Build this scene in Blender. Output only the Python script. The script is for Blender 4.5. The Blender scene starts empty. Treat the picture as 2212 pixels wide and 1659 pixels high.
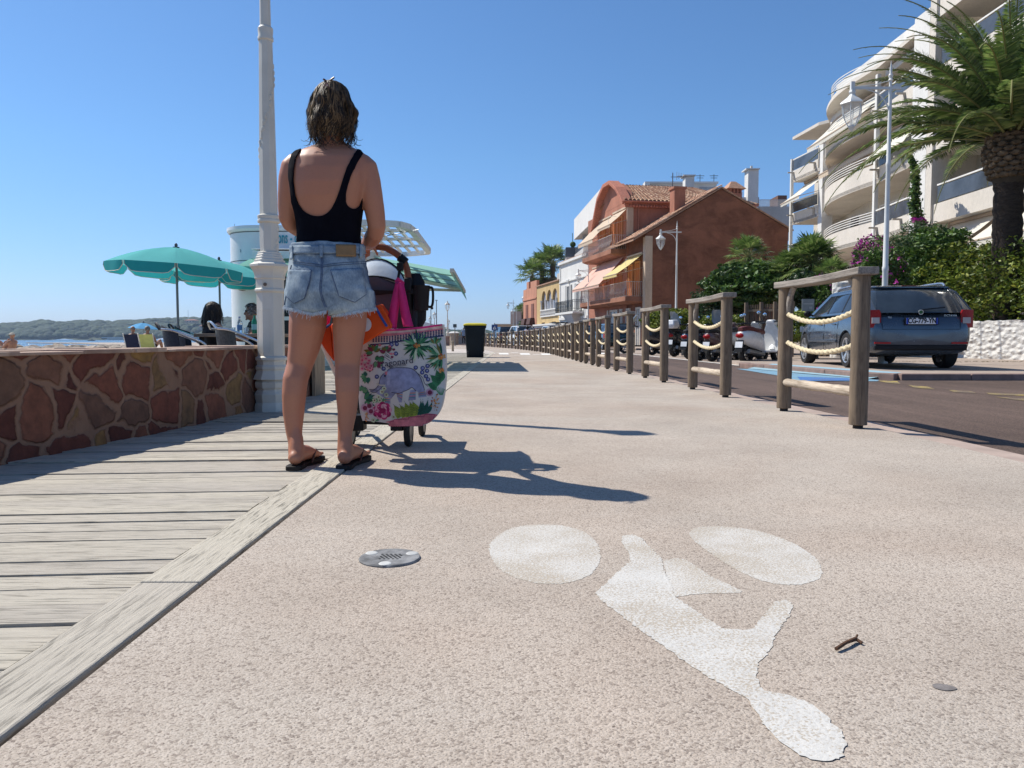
import bpy, math, random
import numpy as np
from mathutils import Vector, Matrix, noise as mnoise
from mathutils.bvhtree import BVHTree
R = math.radians
PI = math.pi
random.seed(7)
rng = np.random.default_rng(7)
scene = bpy.context.scene
COL = scene.collection
# ------------------------------------------------------------ camera geometry (photo measured at 2212 x 1659)
CAM_H = 0.55
F = 1660.0
PITCH = math.atan((829.5 - 732.5) / F)
def ray(x, y):
    cx = (x - 1106.0) / F; cy = -(y - 829.5) / F
    s, c = math.sin(PITCH), math.cos(PITCH)
    return (cx, c + cy * s, -s + cy * c)
def P(x, y, Y):
    "point at distance Y in front of the camera seen at (x,y) of the photograph"
    d = ray(x, y); t = Y / d[1]
    return Vector((d[0] * t, Y, CAM_H + d[2] * t))
def G(x, y, z=0.0):
    "point on the level z"
    d = ray(x, y); t = (z - CAM_H) / d[2]
    return Vector((d[0] * t, d[1] * t, z))
# ------------------------------------------------------------ object helpers
def tag(o, label=None, cat=None, group=None, kind=None):
    if label: o['label'] = label
    if cat: o['category'] = cat
    if group: o['group'] = group
    if kind: o['kind'] = kind
    return o
def empty(name, label, cat, loc=(0, 0, 0), rz=0.0, group=None):
    o = bpy.data.objects.new(name, None); COL.objects.link(o)
    o.location = loc; o.rotation_euler = (0, 0, rz)
    o.empty_display_size = 0.1
    return tag(o, label, cat, group)
def root_of(o):
    while o.parent: o = o.parent
    return o
def copy_tree(o, parent=None):
    c = o.copy(); COL.objects.link(c); c.parent = parent
    for ch in list(o.children): copy_tree(ch, c)
    return c
def place(proto, i, loc, rz, label, group=None):
    o = proto if i == 0 else copy_tree(proto)
    o.location = loc; o.rotation_euler = (0, 0, rz); o['label'] = label
    if group: o['group'] = group
    return o
class MB:
    def __init__(s, world=False): s.v = []; s.f = []; s.m = []; s.world = world; s.cm = 0
    def add(s, vs, fs):
        n = len(s.v); s.v.extend([tuple(p) for p in vs]); s.f.extend([[n + i for i in f] for f in fs]); s.m.extend([s.cm] * len(fs)); return s
    def box(s, a, b, rz=0, c=None):
        (x0, y0, z0), (x1, y1, z1) = a, b
        vs = [(x0,y0,z0),(x1,y0,z0),(x1,y1,z0),(x0,y1,z0),(x0,y0,z1),(x1,y0,z1),(x1,y1,z1),(x0,y1,z1)]
        if rz:
            c = c or ((x0+x1)/2, (y0+y1)/2); ca, sa = math.cos(rz), math.sin(rz)
            vs = [(c[0]+(x-c[0])*ca-(y-c[1])*sa, c[1]+(x-c[0])*sa+(y-c[1])*ca, z) for x,y,z in vs]
        return s.add(vs, [(3,2,1,0),(4,5,6,7),(0,1,5,4),(1,2,6,5),(2,3,7,6),(3,0,4,7)])
    def obox(s, o, ux, uy, uz):
        "box from origin o and three edge vectors"
        o, ux, uy, uz = map(Vector, (o, ux, uy, uz))
        vs = [o, o+ux, o+ux+uy, o+uy, o+uz, o+ux+uz, o+ux+uy+uz, o+uy+uz]
        return s.add(vs, [(3,2,1,0),(4,5,6,7),(0,1,5,4),(1,2,6,5),(2,3,7,6),(3,0,4,7)])
    def bar(s, a, b, w, h=None, up=(0,0,1)):
        a, b = Vector(a), Vector(b); h = h or w
        d = (b - a).normalized(); u = Vector(up)
        if abs(d.dot(u)) > .98: u = Vector((0,1,0))
        x = d.cross(u).normalized(); y = x.cross(d).normalized()
        return s.obox(a - x*w/2 - y*h/2, x*w, b - a, y*h)
    def loft(s, rings, caps=True, closed=True):
        n = len(rings[0]); vs = [p for r in rings for p in r]; fs = []
        for i in range(len(rings) - 1):
            for j in range(n if closed else n - 1):
                k = (j + 1) % n
                fs.append((i*n+j, i*n+k, (i+1)*n+k, (i+1)*n+j))
        if caps and closed:
            fs.append(tuple(range(n))[::-1]); fs.append(tuple((len(rings)-1)*n + j for j in range(n)))
        return s.add(vs, fs)
    def tube(s, pts, r, n=10, caps=True, flat=1.0, up=None):
        pts = [Vector(p) for p in pts]
        rs = r if isinstance(r, (list, tuple)) else [r] * len(pts)
        rings = []; prev = None
        for i, p in enumerate(pts):
            if i == 0: d = pts[1] - p
            elif i == len(pts) - 1: d = p - pts[i-1]
            else: d = (pts[i+1] - p).normalized() + (p - pts[i-1]).normalized()
            d = d.normalized() if d.length > 1e-9 else Vector((0,0,1))
            if prev is None:
                u = Vector(up) if up else (Vector((0,0,1)) if abs(d.z) < .9 else Vector((0,1,0)))
                x = d.cross(u).normalized()
            else:
                x = (prev - d * prev.dot(d)).normalized()
            y = d.cross(x).normalized(); prev = x
            rr = rs[i]; ra, rb = rr if isinstance(rr, (tuple, list)) else (rr, rr * flat)
            rings.append([p + x * math.cos(2*PI*k/n) * ra + y * math.sin(2*PI*k/n) * rb for k in range(n)])
        return s.loft(rings, caps)
    def lathe(s, prof, c=(0,0,0), n=24, sx=1, sy=1, rot=0):
        c = Vector(c)
        return s.loft([[(c.x + r*sx*math.cos(2*PI*k/n+rot), c.y + r*sy*math.sin(2*PI*k/n+rot), c.z + z) for k in range(n)] for r, z in prof])
    def prism(s, poly, a, b):
        "poly: list of 3D points; extruded by vector from offset a to b"
        a, b = Vector(a), Vector(b); n = len(poly)
        vs = [Vector(p) + a for p in poly] + [Vector(p) + b for p in poly]
        return s.add(vs, [tuple(range(n))[::-1], tuple(range(n, 2*n))] + [(i, (i+1) % n, n+(i+1) % n, n+i) for i in range(n)])
    def ball(s, c, r, n=12, m=8, sc=(1,1,1)):
        c = Vector(c); rings = []
        for i in range(m + 1):
            a = -PI/2 + PI * i / m; q = max(math.cos(a), .02)
            rings.append([(c.x + r*sc[0]*q*math.cos(2*PI*k/n), c.y + r*sc[1]*q*math.sin(2*PI*k/n), c.z + r*sc[2]*math.sin(a)) for k in range(n)])
        return s.loft(rings)
    def poly(s, pts): return s.add(pts, [tuple(range(len(pts)))])
    def build(s, name, mat, parent=None, smooth=True, ang=38, bevel=0, recalc=False):
        me = bpy.data.meshes.new(name)
        vs = s.v
        if s.world and parent is not None:
            rt = root_of(parent); M_ = (Matrix.Translation(rt.location) @ Matrix.Rotation(rt.rotation_euler.z, 4, 'Z')).inverted()
            vs = [tuple(M_ @ Vector(p)) for p in vs]
        me.from_pydata(vs, [], s.f)
        mats = mat if isinstance(mat, (list, tuple)) else [mat]
        for m in mats: me.materials.append(m)
        if len(mats) > 1: me.polygons.foreach_set('material_index', s.m)
        me.validate(); me.update()
        if recalc:
            import bmesh
            bm = bmesh.new(); bm.from_mesh(me); bmesh.ops.recalc_face_normals(bm, faces=bm.faces); bm.to_mesh(me); bm.free()
        if smooth:
            me.shade_smooth(); me.set_sharp_from_angle(angle=R(ang))
        o = bpy.data.objects.new(name, me); COL.objects.link(o)
        if parent is not None: o.parent = parent
        if bevel:
            md = o.modifiers.new('bevel', 'BEVEL'); md.width = bevel; md.segments = 2; md.limit_method = 'ANGLE'; md.angle_limit = R(40)
        return o
def thing1(name, mb, mat, label, cat, group=None, **k):
    return tag(mb.build(name, mat, None, **k), label, cat, group)
def structure(name, mb, mat, **k):
    return tag(mb.build(name, mat, None, **k), kind='structure')
def text_mesh(body, size=1.0, extrude=0.0, font=None, align='CENTER', spacing=1.0, bold=0.0):
    "returns vertices, faces of a text lying in the local XY plane"
    cu = bpy.data.curves.new('t', 'FONT'); cu.body = body; cu.size = size; cu.extrude = extrude; cu.align_x = align; cu.align_y = 'CENTER'
    cu.space_character = spacing; cu.offset = bold; cu.resolution_u = 3
    ob = bpy.data.objects.new('t', cu); COL.objects.link(ob)
    dg = bpy.context.evaluated_depsgraph_get()
    me = bpy.data.meshes.new_from_object(ob.evaluated_get(dg))
    v = [tuple(p.co) for p in me.vertices]; f = [tuple(p.vertices) for p in me.polygons]
    bpy.data.objects.remove(ob); bpy.data.curves.remove(cu); bpy.data.meshes.remove(me)
    return v, f
def smooth_path(pts, k=6):
    "Catmull-Rom through points"
    pts = [Vector(p) for p in pts]; out = []
    for i in range(len(pts) - 1):
        p0 = pts[max(i-1, 0)]; p1 = pts[i]; p2 = pts[i+1]; p3 = pts[min(i+2, len(pts)-1)]
        for j in range(k):
            t = j / k
            out.append(.5*((2*p1) + (p2-p0)*t + (2*p0-5*p1+4*p2-p3)*t*t + (3*p1-p0-3*p2+p3)*t**3))
    out.append(pts[-1]); return out
def closed_path(pts, k=6):
    pts = [Vector(p) for p in pts]; n = len(pts); out = []
    for i in range(n):
        p0, p1, p2, p3 = pts[i-1], pts[i], pts[(i+1) % n], pts[(i+2) % n]
        for j in range(k):
            t = j / k
            out.append(.5*((2*p1) + (p2-p0)*t + (2*p0-5*p1+4*p2-p3)*t*t + (3*p1-p0-3*p2+p3)*t**3))
    return out
def remesh_data(mb, voxel, smooth_it=3, dec=None):
    "joins closed overlapping volumes into one continuous skin"
    me = bpy.data.meshes.new('t'); me.from_pydata(mb.v, [], mb.f); me.update()
    ob = bpy.data.objects.new('t', me); COL.objects.link(ob)
    m = ob.modifiers.new('r', 'REMESH'); m.mode = 'VOXEL'; m.voxel_size = voxel
    if smooth_it:
        s_ = ob.modifiers.new('s', 'SMOOTH'); s_.factor = .5; s_.iterations = smooth_it
    if dec:
        d_ = ob.modifiers.new('d', 'DECIMATE'); d_.ratio = dec
    dg = bpy.context.evaluated_depsgraph_get()
    out = bpy.data.meshes.new_from_object(ob.evaluated_get(dg))
    bpy.data.objects.remove(ob); bpy.data.meshes.remove(me)
    return out
def mesh_obj(name, me, mat, parent=None, world=True, smooth=True):
    if parent is not None and world:
        rt = root_of(parent); M_ = (Matrix.Translation(rt.location) @ Matrix.Rotation(rt.rotation_euler.z, 4, 'Z')).inverted()
        me.transform(M_)
    me.materials.clear(); me.materials.append(mat)
    if smooth: me.shade_smooth()
    me.name = name
    o = bpy.data.objects.new(name, me); COL.objects.link(o)
    if parent is not None: o.parent = parent
    return o
def quads(name, V, mat, parent=None, nper=4, world=False, smooth=False):
    "V: (n, nper, 3) array of polygons"
    V = np.asarray(V, dtype=np.float32)
    if world and parent is not None:
        rt = root_of(parent); V = V - np.array(rt.location, dtype=np.float32)
    n = V.shape[0]
    me = bpy.data.meshes.new(name)
    me.vertices.add(n*nper); me.vertices.foreach_set('co', V.reshape(-1))
    me.loops.add(n*nper); me.loops.foreach_set('vertex_index', np.arange(n*nper, dtype=np.int32))
    me.polygons.add(n); me.polygons.foreach_set('loop_start', np.arange(0, n*nper, nper, dtype=np.int32))
    me.materials.append(mat); me.update(calc_edges=True); me.validate()
    if smooth: me.shade_smooth()
    o = bpy.data.objects.new(name, me); COL.objects.link(o)
    if parent is not None: o.parent = parent
    return o
def leaf_quads(C, size, aspect=.45, up=.3, jit=.4):
    "random diamond shaped leaves at centres C"
    C = np.asarray(C); n = len(C)
    a = rng.normal(size=(n,3)); a[:,2] = a[:,2]*.6 + up*0; a /= np.linalg.norm(a, axis=1)[:,None]
    nn = rng.normal(size=(n,3)); nn[:,2] = np.abs(nn[:,2]) + up; nn /= np.linalg.norm(nn, axis=1)[:,None]
    b = np.cross(nn, a); b /= np.linalg.norm(b, axis=1)[:,None]
    s = size * (1 - jit + 2*jit*rng.random(n))[:,None]
    a = a*s; b = b*s*aspect
    dz = nn * s * .12
    return np.stack([C - a, C + b - dz*0, C + a, C - b], axis=1)
# ------------------------------------------------------------ materials
def srgb(h):
    h = h.lstrip('#'); v = [int(h[i:i+2], 16) / 255 for i in (0, 2, 4)]
    return tuple(((c + .055) / 1.055) ** 2.4 if c > .04045 else c / 12.92 for c in v)
class NT:
    def __init__(s, name):
        s.m = bpy.data.materials.new(name); s.m.use_nodes = True; s.t = s.m.node_tree; s.t.nodes.clear()
        s.out = s.n('ShaderNodeOutputMaterial'); s.b = s.n('ShaderNodeBsdfPrincipled'); s.l(s.b.outputs[0], s.out.inputs[0])
    def n(s, k, **kw):
        x = s.t.nodes.new(k)
        for a, b in kw.items(): setattr(x, a, b)
        return x
    def l(s, a, b): s.t.links.new(a, b)
    def coord(s, scale=(1,1,1), rot=(0,0,0), kind='Object'):
        tc = s.n('ShaderNodeTexCoord'); mp = s.n('ShaderNodeMapping')
        mp.inputs['Scale'].default_value = scale; mp.inputs['Rotation'].default_value = rot
        s.l(tc.outputs[kind], mp.inputs['Vector']); return mp.outputs[0]
    def noise(s, vec, scale=5, detail=4, rough=.55, dist=0):
        x = s.n('ShaderNodeTexNoise'); x.inputs['Scale'].default_value = scale; x.inputs['Detail'].default_value = detail
        x.inputs['Roughness'].default_value = rough; x.inputs['Distortion'].default_value = dist
        if vec: s.l(vec, x.inputs['Vector'])
        return x.outputs['Fac']
    def vor(s, vec, scale, feature='F1', rnd=1):
        x = s.n('ShaderNodeTexVoronoi', feature=feature); x.inputs['Scale'].default_value = scale
        x.inputs['Randomness'].default_value = rnd; s.l(vec, x.inputs['Vector']); return x
    def ramp(s, fac, stops):
        x = s.n('ShaderNodeValToRGB'); e = x.color_ramp.elements
        while len(e) < len(stops): e.new(.5)
        for i, (p, c) in enumerate(stops):
            e[i].position = p; e[i].color = (*c[:3], 1) if not isinstance(c, (int, float)) else (c, c, c, 1)
        s.l(fac, x.inputs[0]); return x.outputs[0]
    def mix(s, a, b, fac, mode='MIX'):
        x = s.n('ShaderNodeMix', data_type='RGBA', blend_type=mode)
        for v, k in ((fac, 0), (a, 6), (b, 7)):
            if hasattr(v, 'links') or hasattr(v, 'is_output'): s.l(v, x.inputs[k])
            elif k == 0: x.inputs[k].default_value = v
            else: x.inputs[k].default_value = (*v[:3], 1)
        return x.outputs[2]
    def math(s, op, a, b=0):
        x = s.n('ShaderNodeMath', operation=op)
        for v, k in ((a, 0), (b, 1)):
            if hasattr(v, 'is_output'): s.l(v, x.inputs[k])
            else: x.inputs[k].default_value = v
        return x.outputs[0]
    def bump(s, h, strength=.5, dist=.01, prev=None):
        x = s.n('ShaderNodeBump'); x.inputs['Strength'].default_value = strength; x.inputs['Distance'].default_value = dist
        s.l(h, x.inputs['Height'])
        if prev: s.l(prev, x.inputs['Normal'])
        return x.outputs[0]
    def fin(s, col=None, rough=.6, normal=None, metal=0, spec=.5, **kw):
        b = s.b
        if col is not None:
            if hasattr(col, 'is_output'): s.l(col, b.inputs['Base Color'])
            else: b.inputs['Base Color'].default_value = (*col[:3], 1)
        if hasattr(rough, 'is_output'): s.l(rough, b.inputs['Roughness'])
        else: b.inputs['Roughness'].default_value = rough
        if normal: s.l(normal, b.inputs['Normal'])
        b.inputs['Metallic'].default_value = metal; b.inputs['Specular IOR Level'].default_value = spec
        for k, v in kw.items(): b.inputs[k.replace('_', ' ')].default_value = v
        return s.m
_mc = {}
def M(name, c, rough=.6, metal=0, var=.1, vs=6, bump=0, bs=60, bd=.004, c2=None, st=(1,1,1), spec=.3, isl=0, **kw):
    if name in _mc: return _mc[name]
    if isinstance(c, str): c = srgb(c)
    if isinstance(c2, str): c2 = srgb(c2)
    t = NT(name); v = t.coord(st)
    a = tuple(x*(1-var) for x in c); b = c2 or tuple(min(1, x*(1+var)) for x in c)
    col = t.mix(a, b, t.ramp(t.noise(v, vs, 5, .6), [(.35, 0), (.65, 1)]))
    if isl:
        g = t.n('ShaderNodeNewGeometry'); r = t.ramp(g.outputs['Random Per Island'], [(0, 1-isl), (1, 1+isl*.0)])
        col = t.mix(col, r, 1.0, 'MULTIPLY')
    nrm = t.bump(t.noise(v, bs, 4, .6), bump, bd) if bump else None
    rr = t.ramp(t.noise(v, vs*2.3, 3), [(.3, max(.02, rough-.08)), (.7, min(1, rough+.08))])
    _mc[name] = t.fin(col, rr, nrm, metal, spec, **kw); return _mc[name]

def mat_aggregate(name, base, dark, light, scale=115, big=.09, bump=.55):
    t = NT(name); v = t.coord()
    wv = t.n('ShaderNodeVectorMath', operation='ADD')
    no = t.n('ShaderNodeTexNoise'); no.inputs['Scale'].default_value = 60; t.l(v, no.inputs['Vector'])
    sc = t.n('ShaderNodeVectorMath', operation='SCALE'); sc.inputs['Scale'].default_value = .006; t.l(no.outputs['Color'], sc.inputs[0])
    t.l(v, wv.inputs[0]); t.l(sc.outputs[0], wv.inputs[1])
    vo = t.vor(wv.outputs[0], scale); sep = t.n('ShaderNodeSeparateColor'); t.l(vo.outputs['Color'], sep.inputs[0])
    col = t.ramp(sep.outputs[0], [(0, tuple(.6*a+.4*b for a, b in zip(dark, base))), (.12, tuple(.3*a+.7*b for a, b in zip(dark, base))), (.3, base), (.8, light), (1, base)])
    # dark pits between the grains
    pit = t.ramp(t.noise(v, scale*1.6, 2, .55), [(.36, .12), (.45, 1)])
    col = t.mix(col, pit, .6, 'MULTIPLY')
    blotch = t.ramp(t.noise(v, 1.3, 6, .65), [(.3, 1-big*1.6), (.7, 1+big*.2)])
    col = t.mix(col, blotch, 1, 'MULTIPLY')
    stain = t.ramp(t.noise(v, .45, 4, .6, .6), [(.42, (1,1,1)), (.62, (.93,.88,.85))])
    col = t.mix(col, stain, 1, 'MULTIPLY')
    h = t.math('ADD', t.math('MULTIPLY', vo.outputs['Distance'], -.9), t.noise(v, scale*1.15, 2, .5))
    nb = t.bump(h, bump, .006)
    return t.fin(col, .88, nb, spec=.25)
def mat_boards(name, axis='X', base=(.56,.53,.47), dark=(.30,.28,.25)):
    t = NT(name)
    sc = (.9, 14, 14) if axis == 'X' else (14, .9, 14)
    v = t.coord(sc); g = t.n('ShaderNodeNewGeometry')
    ofs = t.n('ShaderNodeVectorMath', operation='ADD'); cb = t.n('ShaderNodeCombineXYZ')
    t.l(t.math('MULTIPLY', g.outputs['Random Per Island'], 37), cb.inputs[2]); t.l(v, ofs.inputs[0]); t.l(cb.outputs[0], ofs.inputs[1])
    vv = ofs.outputs[0]
    grain = t.noise(vv, 4.5, 8, .7, .3); fine = t.noise(vv, 11, 3, .6)
    col = t.ramp(grain, [(.30, dark), (.40, tuple(.7*b+.3*d for b, d in zip(base, dark))), (.50, base), (.8, tuple(x*1.12 for x in base))])
    col = t.mix(col, t.ramp(fine, [(.38, .42), (.46, 1)]), .85, 'MULTIPLY')
    w2 = t.coord((1,1,1))
    sandy = t.ramp(t.noise(w2, 2.2, 5, .6), [(.45, 0), (.66, 1)])
    col = t.mix(col, (.50,.455,.385), t.math('MULTIPLY', sandy, .55))
    col = t.mix(col, t.ramp(g.outputs['Random Per Island'], [(0, (.86,.85,.86)), (1, (1.04,1.03,1.0))]), 1, 'MULTIPLY')
    h = t.math('ADD', grain, t.math('MULTIPLY', fine, .5))
    return t.fin(col, .85, t.bump(h, .75, .006), spec=.25)
def mat_wood(name, base, dark, axis=2, k=18, bump=.4, isl=.12):
    "weathered timber with grain along an axis of the object"
    s = [k]*3; s[axis] = 1.2
    t = NT(name); v = t.coord(tuple(s)); g = t.n('ShaderNodeNewGeometry')
    grain = t.noise(v, 2.2, 7, .65, .8); f2 = t.noise(v, 9, 3, .6)
    col = t.ramp(grain, [(.28, dark), (.5, base), (.8, tuple(min(1, x*1.25) for x in base))])
    col = t.mix(col, t.ramp(f2, [(.36, .6), (.5, 1)]), .6, 'MULTIPLY')
    col = t.mix(col, t.ramp(t.noise(t.coord((1,1,1)), 3, 4), [(.35, .82), (.65, 1.08)]), 1, 'MULTIPLY')
    return t.fin(col, .82, t.bump(grain, bump, .006), spec=.3)
def mat_road(name):
    t = NT(name); v = t.coord(); vo = t.vor(v, 140); sep = t.n('ShaderNodeSeparateColor'); t.l(vo.outputs['Color'], sep.inputs[0])
    col = t.ramp(sep.outputs[0], [(0, (.066,.046,.038)), (.5, (.115,.077,.061)), (1, (.175,.122,.096))])
    col = t.mix(col, t.ramp(t.noise(v, .35, 5, .6, .4), [(.3, .78), (.7, 1.18)]), 1, 'MULTIPLY')
    lane = t.noise(t.coord((3, .12, 1)), 1.4, 4)
    col = t.mix(col, t.ramp(lane, [(.35, .82), (.65, 1.1)]), 1, 'MULTIPLY')
    return t.fin(col, .8, t.bump(vo.outputs['Distance'], .3, .004), spec=.3)
def mat_paint(name, c, under, wear=.5, scale=150, rough=.8):
    "road paint worn down to the grain below"
    t = NT(name); v = t.coord()
    a = t.noise(v, scale, 2, .6); b = t.noise(v, 3.2, 5, .65)
    k = t.math('ADD', t.math('MULTIPLY', a, .62), t.math('MULTIPLY', b, .5))
    lo = .30 + wear*.32
    f = t.ramp(k, [(lo, 0), (lo+.10, 1)])
    shade = t.ramp(t.noise(v, 7, 5, .7), [(.3, .86), (.7, 1)])
    c1 = t.mix(c, shade, 1, 'MULTIPLY')
    col = t.mix(under, c1, f)
    vo = t.vor(v, 115)
    return t.fin(col, rough, t.bump(t.math('ADD', t.math('MULTIPLY', vo.outputs['Distance'], -.9), a), .22, .004), spec=.2)
def mat_leaf(name, a, b, c=None, rough=.5, trans=.25):
    t = NT(name); g = t.n('ShaderNodeNewGeometry')
    col = t.ramp(g.outputs['Random Per Island'], [(0, a), (.6, b), (1, c or b)])
    col = t.mix(col, t.ramp(t.noise(t.coord(), 1.6, 3), [(.35, .7), (.65, 1.2)]), 1, 'MULTIPLY')
    t.fin(col, rough, None, spec=.4)
    tr = t.n('ShaderNodeBsdfTranslucent'); t.l(col, tr.inputs[0])
    mx = t.n('ShaderNodeMixShader'); mx.inputs[0].default_value = trans
    t.l(t.b.outputs[0], mx.inputs[1]); t.l(tr.outputs[0], mx.inputs[2]); t.l(mx.outputs[0], t.out.inputs[0])
    return t.m
def mat_fabric(name, c, trans=.35, rough=.9, var=.06, vs=12, c2=None):
    t = NT(name)
    if isinstance(c, str): c = srgb(c)
    v = t.coord(); col = t.mix(tuple(x*(1-var) for x in c), tuple(min(1, x*(1+var)) for x in c), t.noise(v, vs, 4))
    t.fin(col, rough, t.bump(t.noise(v, 4, 3), .15, .02), spec=.2)
    tr = t.n('ShaderNodeBsdfTranslucent'); t.l(col, tr.inputs[0])
    mx = t.n('ShaderNodeMixShader'); mx.inputs[0].default_value = trans
    t.l(t.b.outputs[0], mx.inputs[1]); t.l(tr.outputs[0], mx.inputs[2]); t.l(mx.outputs[0], t.out.inputs[0])
    return t.m
def mat_stone_wall(name):
    "crazy stonework: flat faced reddish and ochre stones in wide sandy joints"
    t = NT(name)
    v0 = t.coord((1, .86, 1)); no = t.n('ShaderNodeTexNoise'); no.inputs['Scale'].default_value = 5; no.inputs['Detail'].default_value = 3; t.l(v0, no.inputs['Vector'])
    sc = t.n('ShaderNodeVectorMath', operation='SCALE'); sc.inputs['Scale'].default_value = .16; t.l(no.outputs['Color'], sc.inputs[0])
    ad = t.n('ShaderNodeVectorMath', operation='ADD'); t.l(v0, ad.inputs[0]); t.l(sc.outputs[0], ad.inputs[1])
    mp = t.n('ShaderNodeMapping'); mp.inputs['Scale'].default_value = (.0, 1, 1); mp.inputs['Location'].default_value = (.3, .27, .08); t.l(ad.outputs[0], mp.inputs['Vector'])
    v = mp.outputs[0]
    e = t.vor(v, 5.0, 'DISTANCE_TO_EDGE'); c = t.vor(v, 5.0, 'F1'); sep = t.n('ShaderNodeSeparateColor'); t.l(c.outputs['Color'], sep.inputs[0])
    stone = t.ramp(sep.outputs[0], [(0, srgb('#5f3a33')), (.35, srgb('#7d4c40')), (.6, srgb('#8c5f4c')), (.8, srgb('#75594c')), (.92, srgb('#9c7f50')), (1, srgb('#8a5a42'))])
    w = t.coord()
    stone = t.mix(stone, t.ramp(t.noise(w, 14, 6, .65), [(.3, (.62,.60,.6)), (.7, (1.2,1.14,1.05))]), 1, 'MULTIPLY')
    joint = t.mix(srgb('#a4826a'), srgb('#80604e'), t.noise(w, 9, 5))
    thr = t.math('ADD', e.outputs['Distance'], t.math('MULTIPLY', t.math('SUBTRACT', t.noise(w, 22, 4, .7), .5), .10))
    f = t.ramp(thr, [(.058, 0), (.075, 1)])
    col = t.mix(joint, stone, f)
    h = t.math('ADD', t.ramp(thr, [(.04, 0), (.10, 1)]), t.math('MULTIPLY', t.noise(w, 30, 5, .7), .35))
    return t.fin(col, .85, t.bump(h, .8, .02), spec=.25)
def glass(name, tint=(.05,.07,.08), rough=.05, alpha=None):
    return M(name, tint, rough, 0, .15, 2, spec=.8)

AGG = mat_aggregate('pebble_concrete', (.475,.407,.338), (.17,.13,.11), (.555,.485,.412), 205, .13, .24)
BOARD = mat_boards('weathered_boards', 'X', (.47,.43,.36), (.24,.21,.17)); BOARDY = mat_boards('weathered_border', 'Y', (.49,.45,.375), (.26,.23,.185))
ROAD = mat_road('reddish_asphalt')
PAVE = M('beige_paving', (.36,.29,.24), .85, 0, .12, 3, .3, 120)
KERB = M('kerb_stone', (.24,.165,.14), .85, 0, .2, 5, .4, 60)
WHITE = M('white_paint', (.74,.72,.67), .5, 0, .05, 4, .1, 60)
WOOD = mat_wood('grey_timber', (.215,.16,.11), (.085,.065,.05)); WOODY = mat_wood('grey_timber_rail', (.31,.27,.23), (.12,.10,.085), axis=1)
WOODP = mat_wood('pale_stripped_wood', (.52,.43,.33), (.26,.19,.13), axis=1)
ROPE = M('cream_rope', (.62,.52,.34), .9, 0, .15, 30, .4, 200, .003)
BLACK = M('black_plastic', (.010,.010,.012), .5, 0, .2, 8, spec=.2)
RUBBER = M('black_rubber', (.02,.02,.02), .8, 0, .2, 9, .2, 90)
ALU = M('aluminium', (.62,.64,.66), .28, .9, .06)
DARKWIN = M('dark_window_glass', (.03,.04,.05), .06, 0, .3, 1.5, spec=.9)
BLUEGL = M('blue_tinted_glass', (.075,.085,.10), .2, 0, .3, .8, spec=.35)
# ------------------------------------------------------------ camera, light, sky
cam = bpy.data.cameras.new('camera'); camo = bpy.data.objects.new('camera', cam); COL.objects.link(camo)
camo.location = (0, 0, CAM_H); camo.rotation_euler = (PI/2 - PITCH, 0, 0)
cam.sensor_width = 36; cam.lens = 36 * F / 2212; cam.clip_start = .05; cam.clip_end = 20000
scene.camera = camo
SUN_EL = R(50); SUN_AZ = math.atan2(-.873, .488)
w = bpy.data.worlds.new('World'); scene.world = w; w.use_nodes = True
nt = w.node_tree; bg = nt.nodes['Background']; sk = nt.nodes.new('ShaderNodeTexSky'); sk.sky_type = 'NISHITA'; sk.sun_disc = False
sk.sun_elevation = SUN_EL; sk.sun_rotation = SUN_AZ; sk.air_density = 1.0; sk.dust_density = .3; sk.ozone_density = 1.6; sk.altitude = 0
tn = nt.nodes.new('ShaderNodeMix'); tn.data_type = 'RGBA'; tn.blend_type = 'MULTIPLY'; tn.inputs[0].default_value = 1; gt = nt.nodes.new('ShaderNodeTexCoord'); gs = nt.nodes.new('ShaderNodeSeparateXYZ'); gr = nt.nodes.new('ShaderNodeValToRGB'); gr.color_ramp.elements[0].color = (.54,.68,1.12,1); gr.color_ramp.elements[1].position = .22; gr.color_ramp.elements[1].color = (.56,.81,1.06,1); nt.links.new(gt.outputs['Generated'], gs.inputs[0]); nt.links.new(gs.outputs[2], gr.inputs[0]); nt.links.new(gr.outputs[0], tn.inputs[7]); nt.links.new(sk.outputs[0], tn.inputs[6]); nt.links.new(tn.outputs[2], bg.inputs[0]); bg.inputs[1].default_value = .110
sl = bpy.data.lights.new('sun', 'SUN'); sl.energy = 5.0; sl.angle = R(.5); sl.color = (1, .95, .86)
so = bpy.data.objects.new('sun', sl); COL.objects.link(so)
d = Vector((-math.sin(SUN_AZ)*math.cos(SUN_EL), -math.cos(SUN_AZ)*math.cos(SUN_EL), -math.sin(SUN_EL)))
so.rotation_euler = d.to_track_quat('-Z', 'Y').to_euler()
scene.view_settings.view_transform = 'Standard'; scene.view_settings.look = 'None'; scene.view_settings.exposure = .2; scene.view_settings.gamma = 1
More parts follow.
